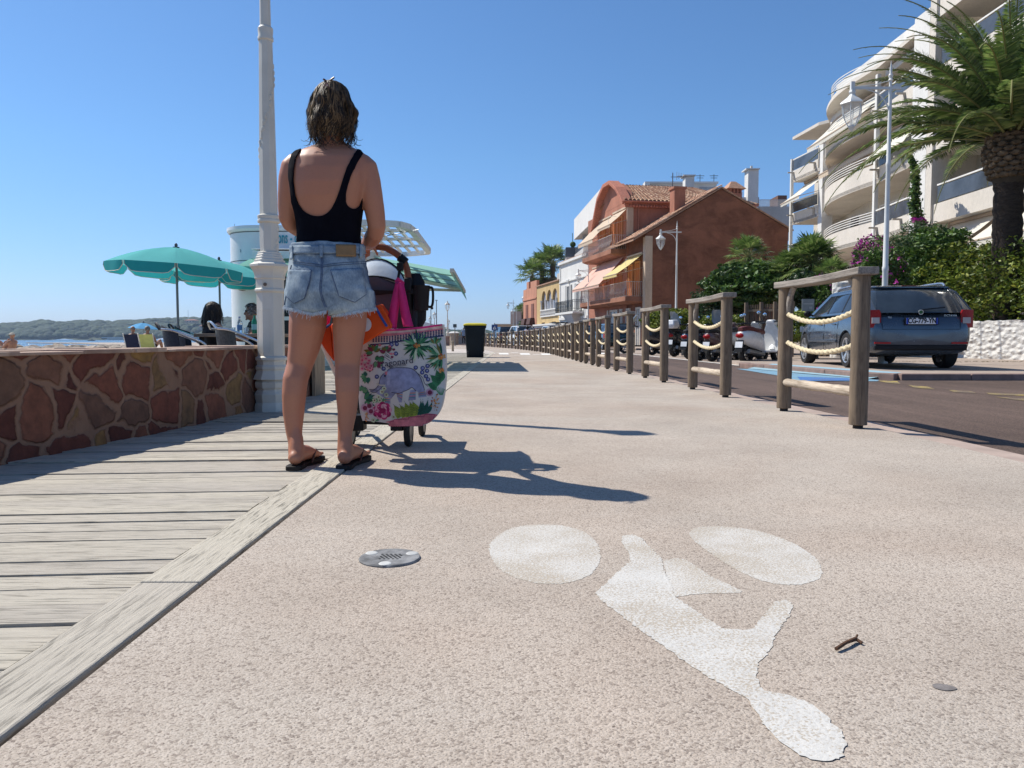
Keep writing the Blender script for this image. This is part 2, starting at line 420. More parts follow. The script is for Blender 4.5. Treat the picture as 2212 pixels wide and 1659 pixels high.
# ------------------------------------------------------------ fence line = right edge of the promenade
NEAR = [(1853, 925), (1567, 858), (1434, 826), (1360, 808), (1312, 797), (1280, 789), (1255, 782.5), (1237, 777), (1221.5, 773), (1210, 770.0), (1201, 767.4)]
fl = [G(x, y) for x, y in NEAR]
far_c = [(1190,764.8), (1179,762.4), (1167, 760.3), (1155, 758.8), (1143.4, 757.2), (1131, 755.8), (1119, 754.4), (1105.5, 753), (1092, 752), (1080, 751), (1067.5, 750), (1056, 749.2), (1047, 748.4)]
fl2 = [G(x, y) for x, y in far_c]
edge = [Vector((2.18, -6, 0)), Vector((2.17, 2, 0))] + fl + fl2 + [Vector((-8, 78, 0)), Vector((-22, 100, 0)), Vector((-45, 125, 0))]
edge = [Vector((p.x + .12, p.y, 0)) for p in smooth_path(edge, 3)]
def strip(name, left, right, z, mat, thick=0):
    mb = MB(); n = len(left)
    vs = [(p[0], p[1], z) for p in left] + [(p[0], p[1], z) for p in right]
    mb.add(vs, [(i, n+i, n+i+1, i+1) for i in range(n-1)])
    if thick:
        vb = [(x, y, z - thick) for x, y, z in vs]
        k = len(mb.v); mb.add(vb, [])
        mb.f += [[i, i+1, k+i+1, k+i] for i in range(n-1)] + [[n+i, k+n+i, k+n+i+1, n+i+1] for i in range(n-1)]
        mb.m += [0]*(2*(n-1))
    return structure(name, mb, mat, smooth=False, recalc=False)
lb = [(-.69, -6), (-.69, 2), (-.69, 10), (-.70, 20), (-.72, 31), (-.75, 33)]
# the path sheet: left side border line, then widening into a plaza
def interp_left(y):
    if y <= 33: return -.69 - .0008*max(y, 0)
    if y <= 41: return -.72 - (y-33)*.1
    return -1.6 - (y-41)*.9
left = [(interp_left(p.y) if p.y < 78 else p.x - 34, p.y) for p in edge]
left = [(max(x, p.x-36), y) for (x, y), p in zip(left, edge)]
strip('path', left, edge, 0, AGG, .12)
structure('plaza', MB().add([(-.72-.0,31.2,-.004), (-.73,33,-.004), (-1.6,41,-.004), (-30,75,-.004), (-40,78,-.004), (-12,31.2,-.004)], [(0,1,2,3,4,5)]), M('plaza_concrete', (.50,.44,.39), .85, 0, .12, 2, .3, 80), smooth=False)
# narrow reddish edge stone along the road
e1 = edge; e2 = [Vector((p.x + .24, p.y, 0)) for p in edge]
strip('kerb', [(p.x+.004, p.y) for p in e1], e2, -.02, M('red_edge_stone', (.40,.31,.26), .85, 0, .12, 6, .3, 90), .1)
# road, wide enough for the side street on the right
# ------------- ground below everything, road, right pavement
structure('ground', MB().add([(-11,-30,-.42), (900,-30,-.42), (900,1400,-.42), (-420,1400,-.42), (-60,160,-.42), (-14,48,-.42)], [(0,1,2,3,4,5)]), M('earth', (.32,.25,.18), .95, 0, .2, .3), smooth=False)
rr = [Vector((p.x + .22, p.y, 0)) for p in edge]
rw = [(60 if p.y < 12.3 else max(p.x + 16, 0), p.y) for p in rr]
mbr = MB(); n = len(rr)
mbr.add([(p.x, p.y, -.05) for p in rr] + [(x, y, -.05) for x, y in rw], [(i, n+i, n+i+1, i+1) for i in range(n-1)])
structure('road', mbr, ROAD, smooth=False)
KC = G(1903, 821, -.05)               # kerb corner beside the parked car
K1 = G(1607, 794, -.05)
mb = MB()
pv = [(KC.x+.25, KC.y), (60, KC.y-1.2), (60, 60), (K1.x+3.2, 60), (K1.x+1.0, 24.5), (K1.x+.15, K1.y+.5), (K1.x, K1.y), (KC.x, KC.y+.35)]
mb.prism([(x, y, 0) for x, y in pv], (0,0,-.10), (0,0,.03))
structure('pavement', mb, PAVE, smooth=False)
mb = MB()
for a, b in ((pv[0], pv[1]), (pv[6], pv[7]), (pv[7], pv[0]), (pv[5], pv[6])):
    A = Vector((*a, 0)); B = Vector((*b, 0)); dd = (B-A).normalized(); nn = Vector((-dd.y, dd.x, 0))
    L = (B-A).length; q = A.copy(); k = max(1, int(L/1.0)) if L < 12 else int(L/1.0)
    for i in range(k):
        s0 = A + dd*(L*i/k + .004); s1 = A + dd*(L*(i+1)/k - .004)
        mb.obox(s0 - nn*.10 + Vector((0,0,-.1)), s1-s0, nn*.24, (0,0,.145))
structure('kerb', mb, KERB, smooth=False, bevel=.012)
# scooter bay surface beyond the white line
W0 = G(1317, 760.5, -.05); W1 = G(1606, 791, -.05)
structure('parking_bay', MB().add([(W1.x, W1.y, -.046), (W1.x+1.1, W1.y-.4, -.046), (W1.x+4, 24, -.046), (W0.x+5, 60, -.046), (W0.x-.1, 60, -.046), (W0.x, W0.y, -.046)], [(0,1,2,3,4,5)]), PAVE, smooth=False)
def line_mark(a, b, wd, z, mat, name='road_marking'):
    a, b = Vector((a[0], a[1], z)), Vector((b[0], b[1], z)); dd = (b-a).normalized(); nn = Vector((-dd.y, dd.x, 0))*wd/2
    return structure(name, MB().add([a-nn, b-nn, b+nn, a+nn], [(0,1,2,3)]), mat, smooth=False)
WP = mat_paint('worn_white_paint', (.80,.79,.75), (.42,.36,.32), .35)
YP = mat_paint('worn_yellow_paint', (.52,.40,.10), (.15,.115,.10), .75)
BP = mat_paint('light_blue_paint', (.28,.43,.50), (.30,.30,.30), .3)
BP2 = mat_paint('blue_paint', (.07,.20,.48), (.15,.115,.10), .45)
BP3 = mat_paint('pale_blue_paint', (.20,.36,.47), (.15,.115,.10), .35)
line_mark(W0, W1, .10, -.042, WP)
line_mark(G(1225, 763.5, -.05), G(1318, 761, -.05), .14, -.042, WP)
# blue painted bay: ramp at the lowered kerb and the flat blue field on the asphalt
def gpoly(name, pts, z, mat, dz=0):
    return structure(name, MB().add([G(x, y, z) + Vector((0,0,dz)) for x, y in pts], [tuple(range(len(pts)))]), mat, smooth=False)
gpoly('road_marking', [(1590,797),(1640,798),(1735,808),(1900,821.5),(1895,824),(1780,824),(1722,824),(1700,815)], -.05, BP3, .005)
gpoly('road_marking', [(1722,815),(1830,818),(1850,823),(1800,824),(1730,824)], -.05, BP2, .010)
mb = MB(); A = G(1632,797,-.05); B = G(1898,820,-.05)
nn = (B-A).normalized(); nn = Vector((-nn.y, nn.x, 0)); nn = nn if nn.x > 0 else -nn
mb.add([A + Vector((-.16,0,.012)), B + Vector((-.16,0,.012)), B + nn*.36 + Vector((0,0,.106)), A + nn*.36 + Vector((0,0,.106))], [(0,1,2,3)])
structure('dropped_kerb', mb, BP, smooth=False)
for pts in ([(1892,822),(1938,824),(1946,830),(1918,828)], [(1962,832),(2005,836),(2020,841),(1975,838)], [(2050,843),(2100,846),(2110,850),(2062,848)], [(2130,849),(2212,852),(2225,856),(2140,853)], [(2150,858),(2225,862),(2230,867),(2190,864)]):
    gpoly('road_marking', pts, -.05, YP, .004)
# crossing stripes over the path and the road
for x0, x1, y in ((1077, 1099, 764.2), (1122.5, 1145, 764.8), (1168, 1189, 765.3)):
    gpoly('crossing_stripe', [(x0, y-1.5), (x1-2, y-1.5), (x1+1, y+1.6), (x0+2, y+1.6)], 0, WP, .004)
for x0, x1, y in ((1047, 1070, 763.6), (1103, 1120, 762), (1150, 1168, 765.8)):
    gpoly('crossing_stripe', [(x0, y-.5), (x1-2, y-.5), (x1+1, y+.6), (x0+2, y+.6)], 0, mat_paint('faded_white_paint', (.66,.61,.56), (.5,.44,.38), .4), .004)
for x0, x1, y in ((1228, 1242, 765.2), (1262, 1276, 764.5), (1296, 1310, 763.8)):
    gpoly('crossing_stripe', [(x0, y-1.3), (x1-1, y-1.3), (x1+1, y+1.3), (x0+2, y+1.3)], -.05, WP, .004)
# bicycle rider symbol painted on the path
UND = (.41,.355,.285)
BW = mat_paint('bicycle_white_paint', (.60,.58,.54), UND, .60, 210); BW2 = mat_paint('bicycle_faded_paint', (.60,.575,.53), UND, .64, 210)
def ell(cx, cy, a, b, rot, n=40):
    return [(cx + a*math.cos(t)*math.cos(rot) - b*math.sin(t)*math.sin(rot), cy + a*math.cos(t)*math.sin(rot) + b*math.sin(t)*math.cos(rot)) for t in [2*PI*i/n for i in range(n)]]
def sm2(pts, k=5): return [(p.x, p.y) for p in closed_path([(x, y, 0) for x, y in pts], k)]
mb = MB(); parts_ = []
wheelA = sm2([(1057,1182),(1072,1160),(1105,1141),(1158,1134),(1215,1136),(1262,1150),(1291,1176),(1296,1210),(1276,1240),(1230,1258),(1170,1261),(1108,1246),(1068,1218)])
wheelB = sm2([(1490,1150),(1510,1139),(1570,1138),(1640,1148),(1710,1172),(1762,1206),(1776,1234),(1762,1254),(1715,1264),(1650,1256),(1585,1228),(1525,1188),(1497,1166)])
head = sm2([(1640,1494),(1700,1502),(1755,1524),(1795,1556),(1822,1592),(1828,1620),(1812,1640),(1770,1645),(1722,1628),(1672,1592),(1636,1548),(1618,1512)])
bodyp = [(1344,1157),(1368,1155),(1385,1162),(1430,1208),(1434,1232),(1452,1268),(1458,1290),(1560,1358),(1606,1362),(1628,1358),(1672,1300),(1700,1297),(1714,1308),(1704,1334),(1672,1376),(1668,1398),(1638,1436),(1634,1466),(1648,1496),(1622,1514),(1520,1458),(1440,1402),(1370,1352),(1296,1296),(1286,1282),(1318,1252),(1362,1212),(1358,1196),(1342,1170)]
legp = [(1432,1212),(1458,1206),(1482,1208),(1530,1242),(1602,1276),(1598,1282),(1520,1282),(1458,1290),(1446,1262)]
mbw = MB(); mbf = MB(); random.seed(2)
def rough_edge(p):
    out = []
    for a, b in zip(p, p[1:]+p[:1]):
        A, B = G(*a), G(*b); k = max(1, int((B-A).length/.006))
        out += [A.lerp(B, i/k) + Vector((random.gauss(0,.0016), random.gauss(0,.0016), 0)) for i in range(k)]
    return out
for p, dz in ((head, .0016), (bodyp, .0010)): p = rough_edge(p); mbw.add([q + Vector((0,0,dz)) for q in p], [tuple(range(len(p)))])
for p in (wheelA, wheelB, legp): p = rough_edge(p); mbf.add([q + Vector((0,0,.0006)) for q in p], [tuple(range(len(p)))])
structure('bicycle_marking', mbw, BW, smooth=False); structure('bicycle_marking', mbf, BW2, smooth=False)
# dark stain on the path and a round metal plate
gpoly('stain', sm2([(2014,1480),(2030,1478),(2060,1484),(2066,1490),(2045,1493),(2020,1488)]), 0, M('tar_stain', (.20,.18,.17), .8, 0, .2, 60), .0012)
# ------------------------------------------------------------ boardwalk: every board with real gaps
mb = MB(); y = -.7; random.seed(3)
while y < 31.0:
    wd = .108 + random.uniform(-.003, .003)
    x1 = -.845
    # boards come in two lengths with staggered butt joints
    xs = [-9.5 if y > 8.2 else (-2.75 if y < 8.2 else -9.5), x1]
    j = -2.0 - .9*random.random()
    for xa, xb in (((xs[0], j-.004), (j+.004, x1)) if random.random() < .35 and xs[0] < j-.3 else ((xs[0], x1),)):
        dz = random.uniform(-.004, .003); tw = random.uniform(-.002, .002)
        g = random.uniform(.0012, .0030)
        sk = lambda x: .08*(x-x1); ya, yb_ = y + sk(xa), y + sk(xb); mb.add([(xa, ya+g, dz-.03), (xb, yb_+g, dz-.03), (xb, yb_+wd-g, dz-.03), (xa, ya+wd-g, dz-.03), (xa, ya+g, dz), (xb, yb_+g+tw, dz), (xb, yb_+wd-g+tw, dz+tw), (xa, ya+wd-g, dz+tw)], [(4,5,6,7),(0,1,5,4),(1,2,6,5),(2,3,7,6),(3,0,4,7)])
    y += wd
structure('boardwalk', mb, BOARD, smooth=False)
mb = MB(); y = -1.2
while y < 31:
    L = random.choice((2.3, 2.9, 3.4)); 
    mb.box((-.838, y, -.03), (-.702, y+L-.006, .006)); y += L
structure('boardwalk_border', mb, BOARDY, smooth=False, bevel=.004)
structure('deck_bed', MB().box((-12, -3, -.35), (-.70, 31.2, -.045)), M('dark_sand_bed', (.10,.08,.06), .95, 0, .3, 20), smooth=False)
# anti-slip grooved mat strip beside the lamp post
mb = MB(); A = (-3.0, 5.62)
for k in range(9): mb.box((-2.0, 5.05+k*.065, .003), (-.86, 5.05+k*.065+.032, .010))
structure('tactile_strip', mb, BOARD, smooth=False)
# ------------------------------------------------------------ terrace, beach, sea, hills
structure('terrace', MB().box((-11.0, -3, -.40), (-2.8, 8.2, -.12)), M('terrace_sand', (.55,.46,.35), .9, 0, .15, 6, .3, 60), smooth=False)
mb = MB(); nx, ny = 40, 40
vs = []
for i in range(nx+1):
    for j in range(ny+1):
        x = -60 + 54*i/nx; yy = 7 + 46*j/ny
        z = -.12 + .18*mnoise.noise(Vector((x*.25, yy*.25, 0)))
        if x < -11: z = -.05 + .1*mnoise.noise(Vector((x*.3, yy*.3, 3)))
        edge_y = 46 - .0*x
        z -= max(0, (yy - 42))*.25
        z -= max(0, (-45 - x))*.1
        vs.append((x, yy, min(z, .1)))
mb.add(vs, [(i*(ny+1)+j, (i+1)*(ny+1)+j, (i+1)*(ny+1)+j+1, i*(ny+1)+j+1) for i in range(nx) for j in range(ny)])
structure('beach', mb, M('beach_sand', (.55,.47,.37), .95, 0, .15, 3, .3, 60))
t = NT('sea_water'); v = t.coord((.35, 1, 1)); 
nz = t.noise(v, .35, 6, .6); nb = t.bump(t.noise(v, 1.2, 6, .65), .9, .5)
colr = t.ramp(nz, [(.35, (.02,.075,.14)), (.65, (.05,.14,.22))])
t.fin(colr, .18, nb, spec=.5)
structure('sea', MB().add([(-6000,20,-1.5), (-14,20,-1.5), (-14,44,-1.5), (-34,90,-1.5), (-60,170,-1.5), (-400,1300,-1.5), (-400,9000,-1.5), (-6000,9000,-1.5)], [(0,1,2,3,4,5,6,7)]), t.m, smooth=False)
# the wooded island across the bay and the far headland: one terrain each, covered with small tree clumps
def hills(name, prof, Y0, depth, mat, clump, seed, n):
    random.seed(seed); mb = MB(); m = 14
    cols_ = []
    for i, (x, ytop) in enumerate(prof):
        col = []
        top = P(x, ytop, Y0 + depth*.5)
        for j in range(m):
            t = j/(m-1); Yd = Y0 + depth*t; h = math.sin(min(1, t*2.2)*PI/2)
            xx = (x - 1106)/F*Yd
            col.append((xx, Yd, -1.6 + (top.z + 1.6 - clump*.5)*h + clump*.6*mnoise.noise(Vector((xx*.02, Yd*.02, seed)))))
        cols_.append(col)
    vs = [p for c in cols_ for p in c]
    mb.add(vs, [(i*m+j, (i+1)*m+j, (i+1)*m+j+1, i*m+j+1) for i in range(len(prof)-1) for j in range(m-1)])
    ter = structure(name, mb, mat)
    # canopy of round pines
    tr = MB()
    for k in range(n):
        i = random.random()*(len(prof)-1.001); ii = int(i); fr = i - ii; jt = random.random()**.8*.62
        j = jt*(m-1); jj = int(j); fj = j - jj
        a = [Vector(cols_[ii+di][min(jj+dj, m-1)]) for di in (0,1) for dj in (0,1)]
        p = (a[0]*(1-fr)+a[2]*fr)*(1-fj) + (a[1]*(1-fr)+a[3]*fr)*fj
        if p.z < 1.5: continue
        r = clump*random.uniform(.45, 1.0); 
        tr.lathe([(r*.1, -r*.35), (r*.8, -r*.25), (r, .0), (r*.75, r*.35), (r*.3, r*.52), (.01, r*.56)], p + Vector((0,0,r*.3)), n=7, rot=random.random())
    tag(tr.build('distant_woodland', mat2, None), kind='stuff')
    return ter
mat1 = M('island_slope', (.035,.052,.03), .95, 0, .35, .02, c2=(.07,.085,.05)); mat2 = mat_leaf('island_pines', (.012,.028,.014), (.028,.052,.022), (.05,.075,.035), .9, 0)
isl = [(-260,724),(-150,716),(-60,708),(0,704.5),(35,700),(69,697.5),(108,696),(174,695.5),(252,696.5),(270,694),(295,694.5),(309,692.5),(326,690),(382,689),(430,690),(470,688.5),(510,688.5),(540,690),(600,694),(680,700),(760,705),(820,712),(860,722)]
ip = []
for (x0, y0), (x1, y1) in zip(isl, isl[1:]):
    for k in range(4): ip.append((x0+(x1-x0)*k/4, y0+(y1-y0)*k/4 + 1.2))
hills('island', ip, 1500, 500, mat1, 14, 1, 5200)
far = [(840,728),(880,722),(930,716),(955,713.5),(985,717),(1000,716.5),(1030,719),(1052,716),(1064,721),(1085,722.5),(1110,725),(1150,728),(1260,729),(1400,727)]
fp = []
for (x0, y0), (x1, y1) in zip(far, far[1:]):
    for k in range(4): fp.append((x0+(x1-x0)*k/4, y0+(y1-y0)*k/4 + .8))
hills('headland', fp, 900, 300, mat1, 8, 2, 2200)
# houses between the island trees
HW = M('distant_house_wall', (.50,.34,.25), .9); HR = M('distant_house_roof', (.36,.16,.10), .9)
def far_house(x, y, wpx, hpx, Y, label, mast=0):
    c = P(x, y, Y); k = Y/F; o = empty('distant_house', label, 'house', (c.x, Y, c.z))
    W_, H_ = wpx*k/2, hpx*k
    MB().box((-W_, 0, -H_), (W_, W_*1.2, 0)).build('wall', HW, o, smooth=False)
    MB().loft([[(-W_*1.1,-1,0),(W_*1.1,-1,0),(W_*1.1,W_*1.3,0),(-W_*1.1,W_*1.3,0)], [(-W_*.3,W_*.5,H_*.5),(W_*.3,W_*.5,H_*.5),(W_*.3,W_*.7,H_*.5),(-W_*.3,W_*.7,H_*.5)]]).build('roof', HR, o, smooth=False)
    w_ = MB()
    for i in (-.5, 0, .5): w_.box((i*W_-W_*.1, -.15, -H_*.65), (i*W_+W_*.1, -.02, -H_*.25))
    w_.build('window', DARKWIN, o, smooth=False)
    if mast: MB().tube([(-W_*.6, W_*.6, 0), (-W_*.6, W_*.6, mast*k)], .45, 6).build('mast', ALU, o)
    return o
far_house(664*.0+664-254, 0+693, 26, 6, 1700, 'pinkish house under a thin mast on the crest of the wooded island', 22) if False else None
far_house(411, 692, 24, 6, 1560, 'pinkish house with a thin mast on the island crest', 22)
far_house(443, 704, 26, 8, 1520, 'reddish house halfway up the wooded island')
far_house(528, 706, 22, 7, 1540, 'small house in the woods right of the parasols')
# white jetty and wake of a speedboat
o = thing1('jetty', MB().box(tuple(P(428,731,1000)) , (P(464,731,1000).x, 1008, P(428,728.5,1000).z)), M('jetty_concrete', (.7,.68,.64), .8), 'low pale jetty at the foot of the wooded island', 'jetty', smooth=False) if False else None
c = P(252, 727.5, 1400); k = 1400/F
o = empty('beach_pavilion', 'long low pale pavilion on the shore of the wooded island', 'pavilion', (c.x, 1400, -1.4))
MB().box((-18, 0, 0), (18, 8, 4)).build('wall', M('pavilion_wall', (.62,.6,.56), .8), o, smooth=False)
MB().box((-26, -3, 4.0), (24, 9, 5.0)).build('roof', M('pavilion_roof', (.8,.8,.78), .7), o, smooth=False)
c = G(198, 734.6, -1.5) if False else Vector(((198-1106)/F*900, 900, -1.5))
o = empty('speedboat', 'tiny dark speedboat crossing the bay ahead of its white wake', 'boat', tuple(c))
MB().loft([[(-4,-.2,0),(-4,.2,0),(-4,.3,.6),(-4,-.3,.6)], [(0,-1,-.2),(0,1,-.2),(0,1.2,1),(0,-1.2,1)], [(4.5,-1,-.1),(4.5,1,-.1),(4.5,1.1,1.1),(4.5,-1.1,1.1)]]).build('hull', M('boat_hull', (.05,.06,.09), .4), o)
MB().loft([[(0,-.6,1),(0,.6,1),(0.2,.5,1.6),(0.2,-.5,1.6)], [(2,-.6,1),(2,.6,1),(1.8,.5,1.8),(1.8,-.5,1.8)]]).build('cabin', DARKWIN, o)
mb = MB(); 
mb.add([(c.x+5, 899, -1.48), (c.x+5, 901, -1.48), (c.x+75, 910, -1.47), (c.x+75, 890, -1.47)], [(0,3,2,1)])
structure('wake', mb, M('foam', (.85,.87,.88), .8, 0, .1, .4), smooth=False)
# breakwater of boulders
random.seed(11); mb = MB()
for k in range(900):
    x = random.uniform(-32, -11.0); yy = 42 + random.uniform(-2.2, 2.2) + 0.0*x; r = random.uniform(.25, .55)
    hmax = .30 - abs(yy-42)*.18 + (.05 if x < -20 else -.02)
    z = hmax - r*.8 - random.random()*.25
    sx, sy, sz = random.uniform(.8,1.4), random.uniform(.8,1.3), random.uniform(.55,.9); rot = random.random()*6
    pr = [(.05,-1),(.7,-.75),(1,-.1),(.85,.55),(.4,.95),(.05,1)]
    n = 6
    rings = [[(x + r*q*sx*math.cos(2*PI*i/n+rot)*random.uniform(.8,1.15), yy + r*q*sy*math.sin(2*PI*i/n+rot)*random.uniform(.8,1.15), z + r*h*sz) for i in range(n)] for q, h in pr]
    mb.loft(rings)
tag(mb.build('breakwater_boulders', M('boulder', (.42,.35,.28), .9, 0, .35, .9, .4, 12, .05, isl=.3), None, ang=25), kind='stuff')
# ------------------------------------------------------------ human figures
SKIN = None
def mat_skin(name, c):
    t = NT(name); v = t.coord()
    col = t.mix(tuple(x*.9 for x in c), tuple(x*1.08 for x in c), t.noise(v, 9, 4))
    col = t.mix(col, (c[0]*1.05, c[1]*.82, c[2]*.76), t.ramp(t.noise(v, 4, 2), [(.5, 0), (.75, .35)]))
    pr = t.ramp(t.noise(v, 190, 2, .6), [(.3, .94), (.5, 1)])
    col = t.mix(col, pr, 1, 'MULTIPLY')
    m = t.fin(col, .48, t.bump(t.noise(v, 260, 3), .12, .001), spec=.35)
    t.b.inputs['Subsurface Weight'].default_value = .08; t.b.inputs['Subsurface Radius'].default_value = (.012, .004, .002)
    return m
SKIN = mat_skin('skin_tanned', (.45,.195,.118)); SKIN2 = mat_skin('skin_brown', (.36,.19,.125)); SKIN3 = mat_skin('skin_pale', (.50,.31,.24))
def hairmat(name, a, b, c):
    t = NT(name); g = t.n('ShaderNodeNewGeometry')
    col = t.ramp(g.outputs['Random Per Island'], [(0, a), (.55, b), (1, c)])
    return t.fin(col, .55, t.bump(t.noise(t.coord((60,60,4)), 6, 4), .4, .004), spec=.25)
HAIR_BR = hairmat('brown_blond_hair', (.008,.005,.003), (.035,.019,.009), (.22,.13,.06))
HAIR_DK = hairmat('dark_hair', (.012,.009,.008), (.02,.014,.010), (.06,.04,.025)); HAIR_GR = hairmat('grey_hair', (.10,.09,.075), (.22,.19,.16), (.45,.40,.34))
def hand_mb(mb, wrist, palm_dir, side_dir, curl=.5, size=1.0, thumb=1):
    "five fingers of different lengths, rooted in a palm"
    w_ = Vector(wrist); d = Vector(palm_dir).normalized(); s = Vector(side_dir); s = (s - d*s.dot(d)).normalized(); n = d.cross(s).normalized()
    L = .085*size
    mb.tube([w_ - d*.02*size, w_ + d*L*.35, w_ + d*L*.8, w_ + d*L], [(.022*size,.017*size), (.036*size,.016*size), (.040*size,.014*size), (.036*size,.011*size)], 10, up=n)
    for i, (o, ln) in enumerate(((-.029,.062), (-.010,.074), (.010,.069), (.028,.054))):
        p = w_ + d*L*.88 + s*o*size; q = [p]; a = 0
        for k, f in enumerate((.45, .32, .25)):
            a += curl*(.55 if k == 0 else .8)
            p = p + (d*math.cos(a) + n*math.sin(a))*ln*size*f; q.append(p)
        mb.tube(q, [.0095*size, .0088*size, .008*size, .0065*size], 7)
    p = w_ + d*L*.25 - s*.030*size*thumb
    q = [p, p + (d*.7 - s*.6*thumb + n*.35)*.034*size, p + (d*1.2 - s*.75*thumb + n*.75)*.050*size]
    mb.tube(q, [.0125*size, .011*size, .008*size], 7)
def head_mb(mb, c, fwd, r=.098):
    "skull, jaw, nose, ears, eye sockets; fwd = facing direction"
    c = Vector(c); f = Vector(fwd).normalized(); u = Vector((0,0,1)); s = f.cross(u).normalized()
    u = s.cross(f).normalized()
    def E(o, rx, ry, rz):
        rings = []
        for i in range(11):
            a = -PI/2 + PI*i/10; q = max(math.cos(a), .03)
            rings.append([c + s*(o[0] + rx*q*math.cos(2*PI*k/14)) + f*(o[1] + ry*q*math.sin(2*PI*k/14)) + u*(o[2] + rz*math.sin(a)) for k in range(14)])
        mb.loft(rings)
    k = r/.098
    E((0,-.008*k,.025*k), .074*k, .092*k, .090*k); E((0,.022*k,-.035*k), .056*k, .064*k, .078*k)
    E((0,.094*k,-.018*k), .011*k, .020*k, .024*k); E((0,.078*k,-.065*k), .023*k, .016*k, .010*k); E((0,.074*k,-.103*k), .022*k,.018*k,.016*k)
    for q in (-1, 1):
        E((q*.078*k,-.006*k,-.012*k), .010*k, .020*k, .030*k); E((q*.031*k,.077*k,.018*k), .017*k,.012*k,.008*k)
def limb(mb, a, b, c, ra, rb, rc, mid=1.08, n=12):
    a, b, c = Vector(a), Vector(b), Vector(c)
    pts = [a, a.lerp(b, .35), a.lerp(b, .75), b, b.lerp(c, .25), b.lerp(c, .6), c]
    mb.tube(pts, [ra, ra*mid*.97, (ra*.35+rb*.65), rb, rb*1.06, (rb*.45+rc*.55)*.98, rc], n)
def human(name, label, cat_group, base, J, skin, hairm, hair='short', shirt=None, pants=None, fwd=(0,1,0), k=1.0, extras=None, voxel=.011, female=False, hands=True):
    """one continuous body grown from joints (local coordinates, base at the origin)"""
    o = empty(name, label, 'person', base[:3], base[3] if len(base) > 3 else 0, cat_group)
    mb = MB()
    V = {a: Vector(b) for a, b in J.items()}
    def torso(mb, e=0):
        p, c, n_ = V['pelvis'], V['chest'], V['neck']
        sd = (V['shR'] - V['shL']).normalized()
        mb.tube([p - (c-p).normalized()*.09, p - (c-p)*.05, p.lerp(c, .35), p.lerp(c, .7), c, c.lerp(n_, .55), n_.lerp(c, .2)], [(.10+e,.09+e), ((.165 if not female else .17)*k+e,.12*k+e), (.135*k+e,.10*k+e), (.155*k+e,.112*k+e), (.168*k+e,.112*k+e), (.14*k+e,.085*k+e), (.07*k+e,.06*k+e)], 16, up=(p-c).cross(sd)*-1 if False else sd.cross((c-p).normalized()))
        mb.tube([V['shL'], V['shL'].lerp(V['shR'], .5) + Vector((0,0,.02)), V['shR']], [.055*k+e, .075*k+e, .055*k+e], 12)
    torso(mb)
    mb.tube([V['chest'].lerp(V['neck'], .6), V['neck'], V['head']], [.06*k, .052*k, .05*k], 12)
    head_mb(mb, V['head'], fwd, .1*k)
    for q in 'LR':
        limb(mb, V['sh'+q], V['el'+q], V['wr'+q], .052*k, .038*k, .026*k)
        limb(mb, V['hip'+q], V['kn'+q], V['an'+q], .088*k, .056*k, .038*k)
        if hands:
            d = (V['wr'+q] - V['el'+q]).normalized(); sd = d.cross(Vector((0,0,1))) if abs(d.z) < .9 else Vector((1,0,0))
            hand_mb(mb, V['wr'+q], d, sd, .45, 1.0*k, 1 if q == 'L' else -1)
        d = (V['to'+q] - V['an'+q]); 
        mb.tube([V['an'+q] - d*.25 + Vector((0,0,-.035)), V['an'+q] + Vector((0,0,-.02)), V['to'+q].lerp(V['an'+q], .4), V['to'+q]], [.032*k, .04*k, (.042*k,.028*k), (.034*k,.016*k)], 10)
    me = remesh_data(mb, voxel, 2)
    mesh_obj('body', me, skin, o, world=False)
    if shirt:
        m2 = MB(); torso(m2, .014)
        if shirt[1]:
            for q in 'LR': m2.tube([V['sh'+q], V['sh'+q].lerp(V['el'+q], shirt[1])], [.066*k, .060*k], 12)
        mesh_obj('shirt', remesh_data(m2, voxel, 2), shirt[0], o, world=False)
    if pants:
        m2 = MB(); m2.tube([V['pelvis'] + (V['chest']-V['pelvis'])*.15, V['pelvis'] - (V['chest']-V['pelvis']).normalized()*.09], [(.16*k,.12*k), (.15*k,.12*k)], 14)
        for q in 'LR':
            if pants[1] <= 1: m2.tube([V['hip'+q], V['hip'+q].lerp(V['kn'+q], pants[1])], [.10*k, .085*k], 12)
            else: m2.tube([V['hip'+q], V['kn'+q], V['kn'+q].lerp(V['an'+q], .92)], [.10*k, .072*k, .056*k], 12)
        mesh_obj('trousers', remesh_data(m2, voxel, 2), pants[0], o, world=False)
    if hairm:
        hair_obj(o, V['head'], Vector(fwd), hairm, hair, .1*k)
    return o
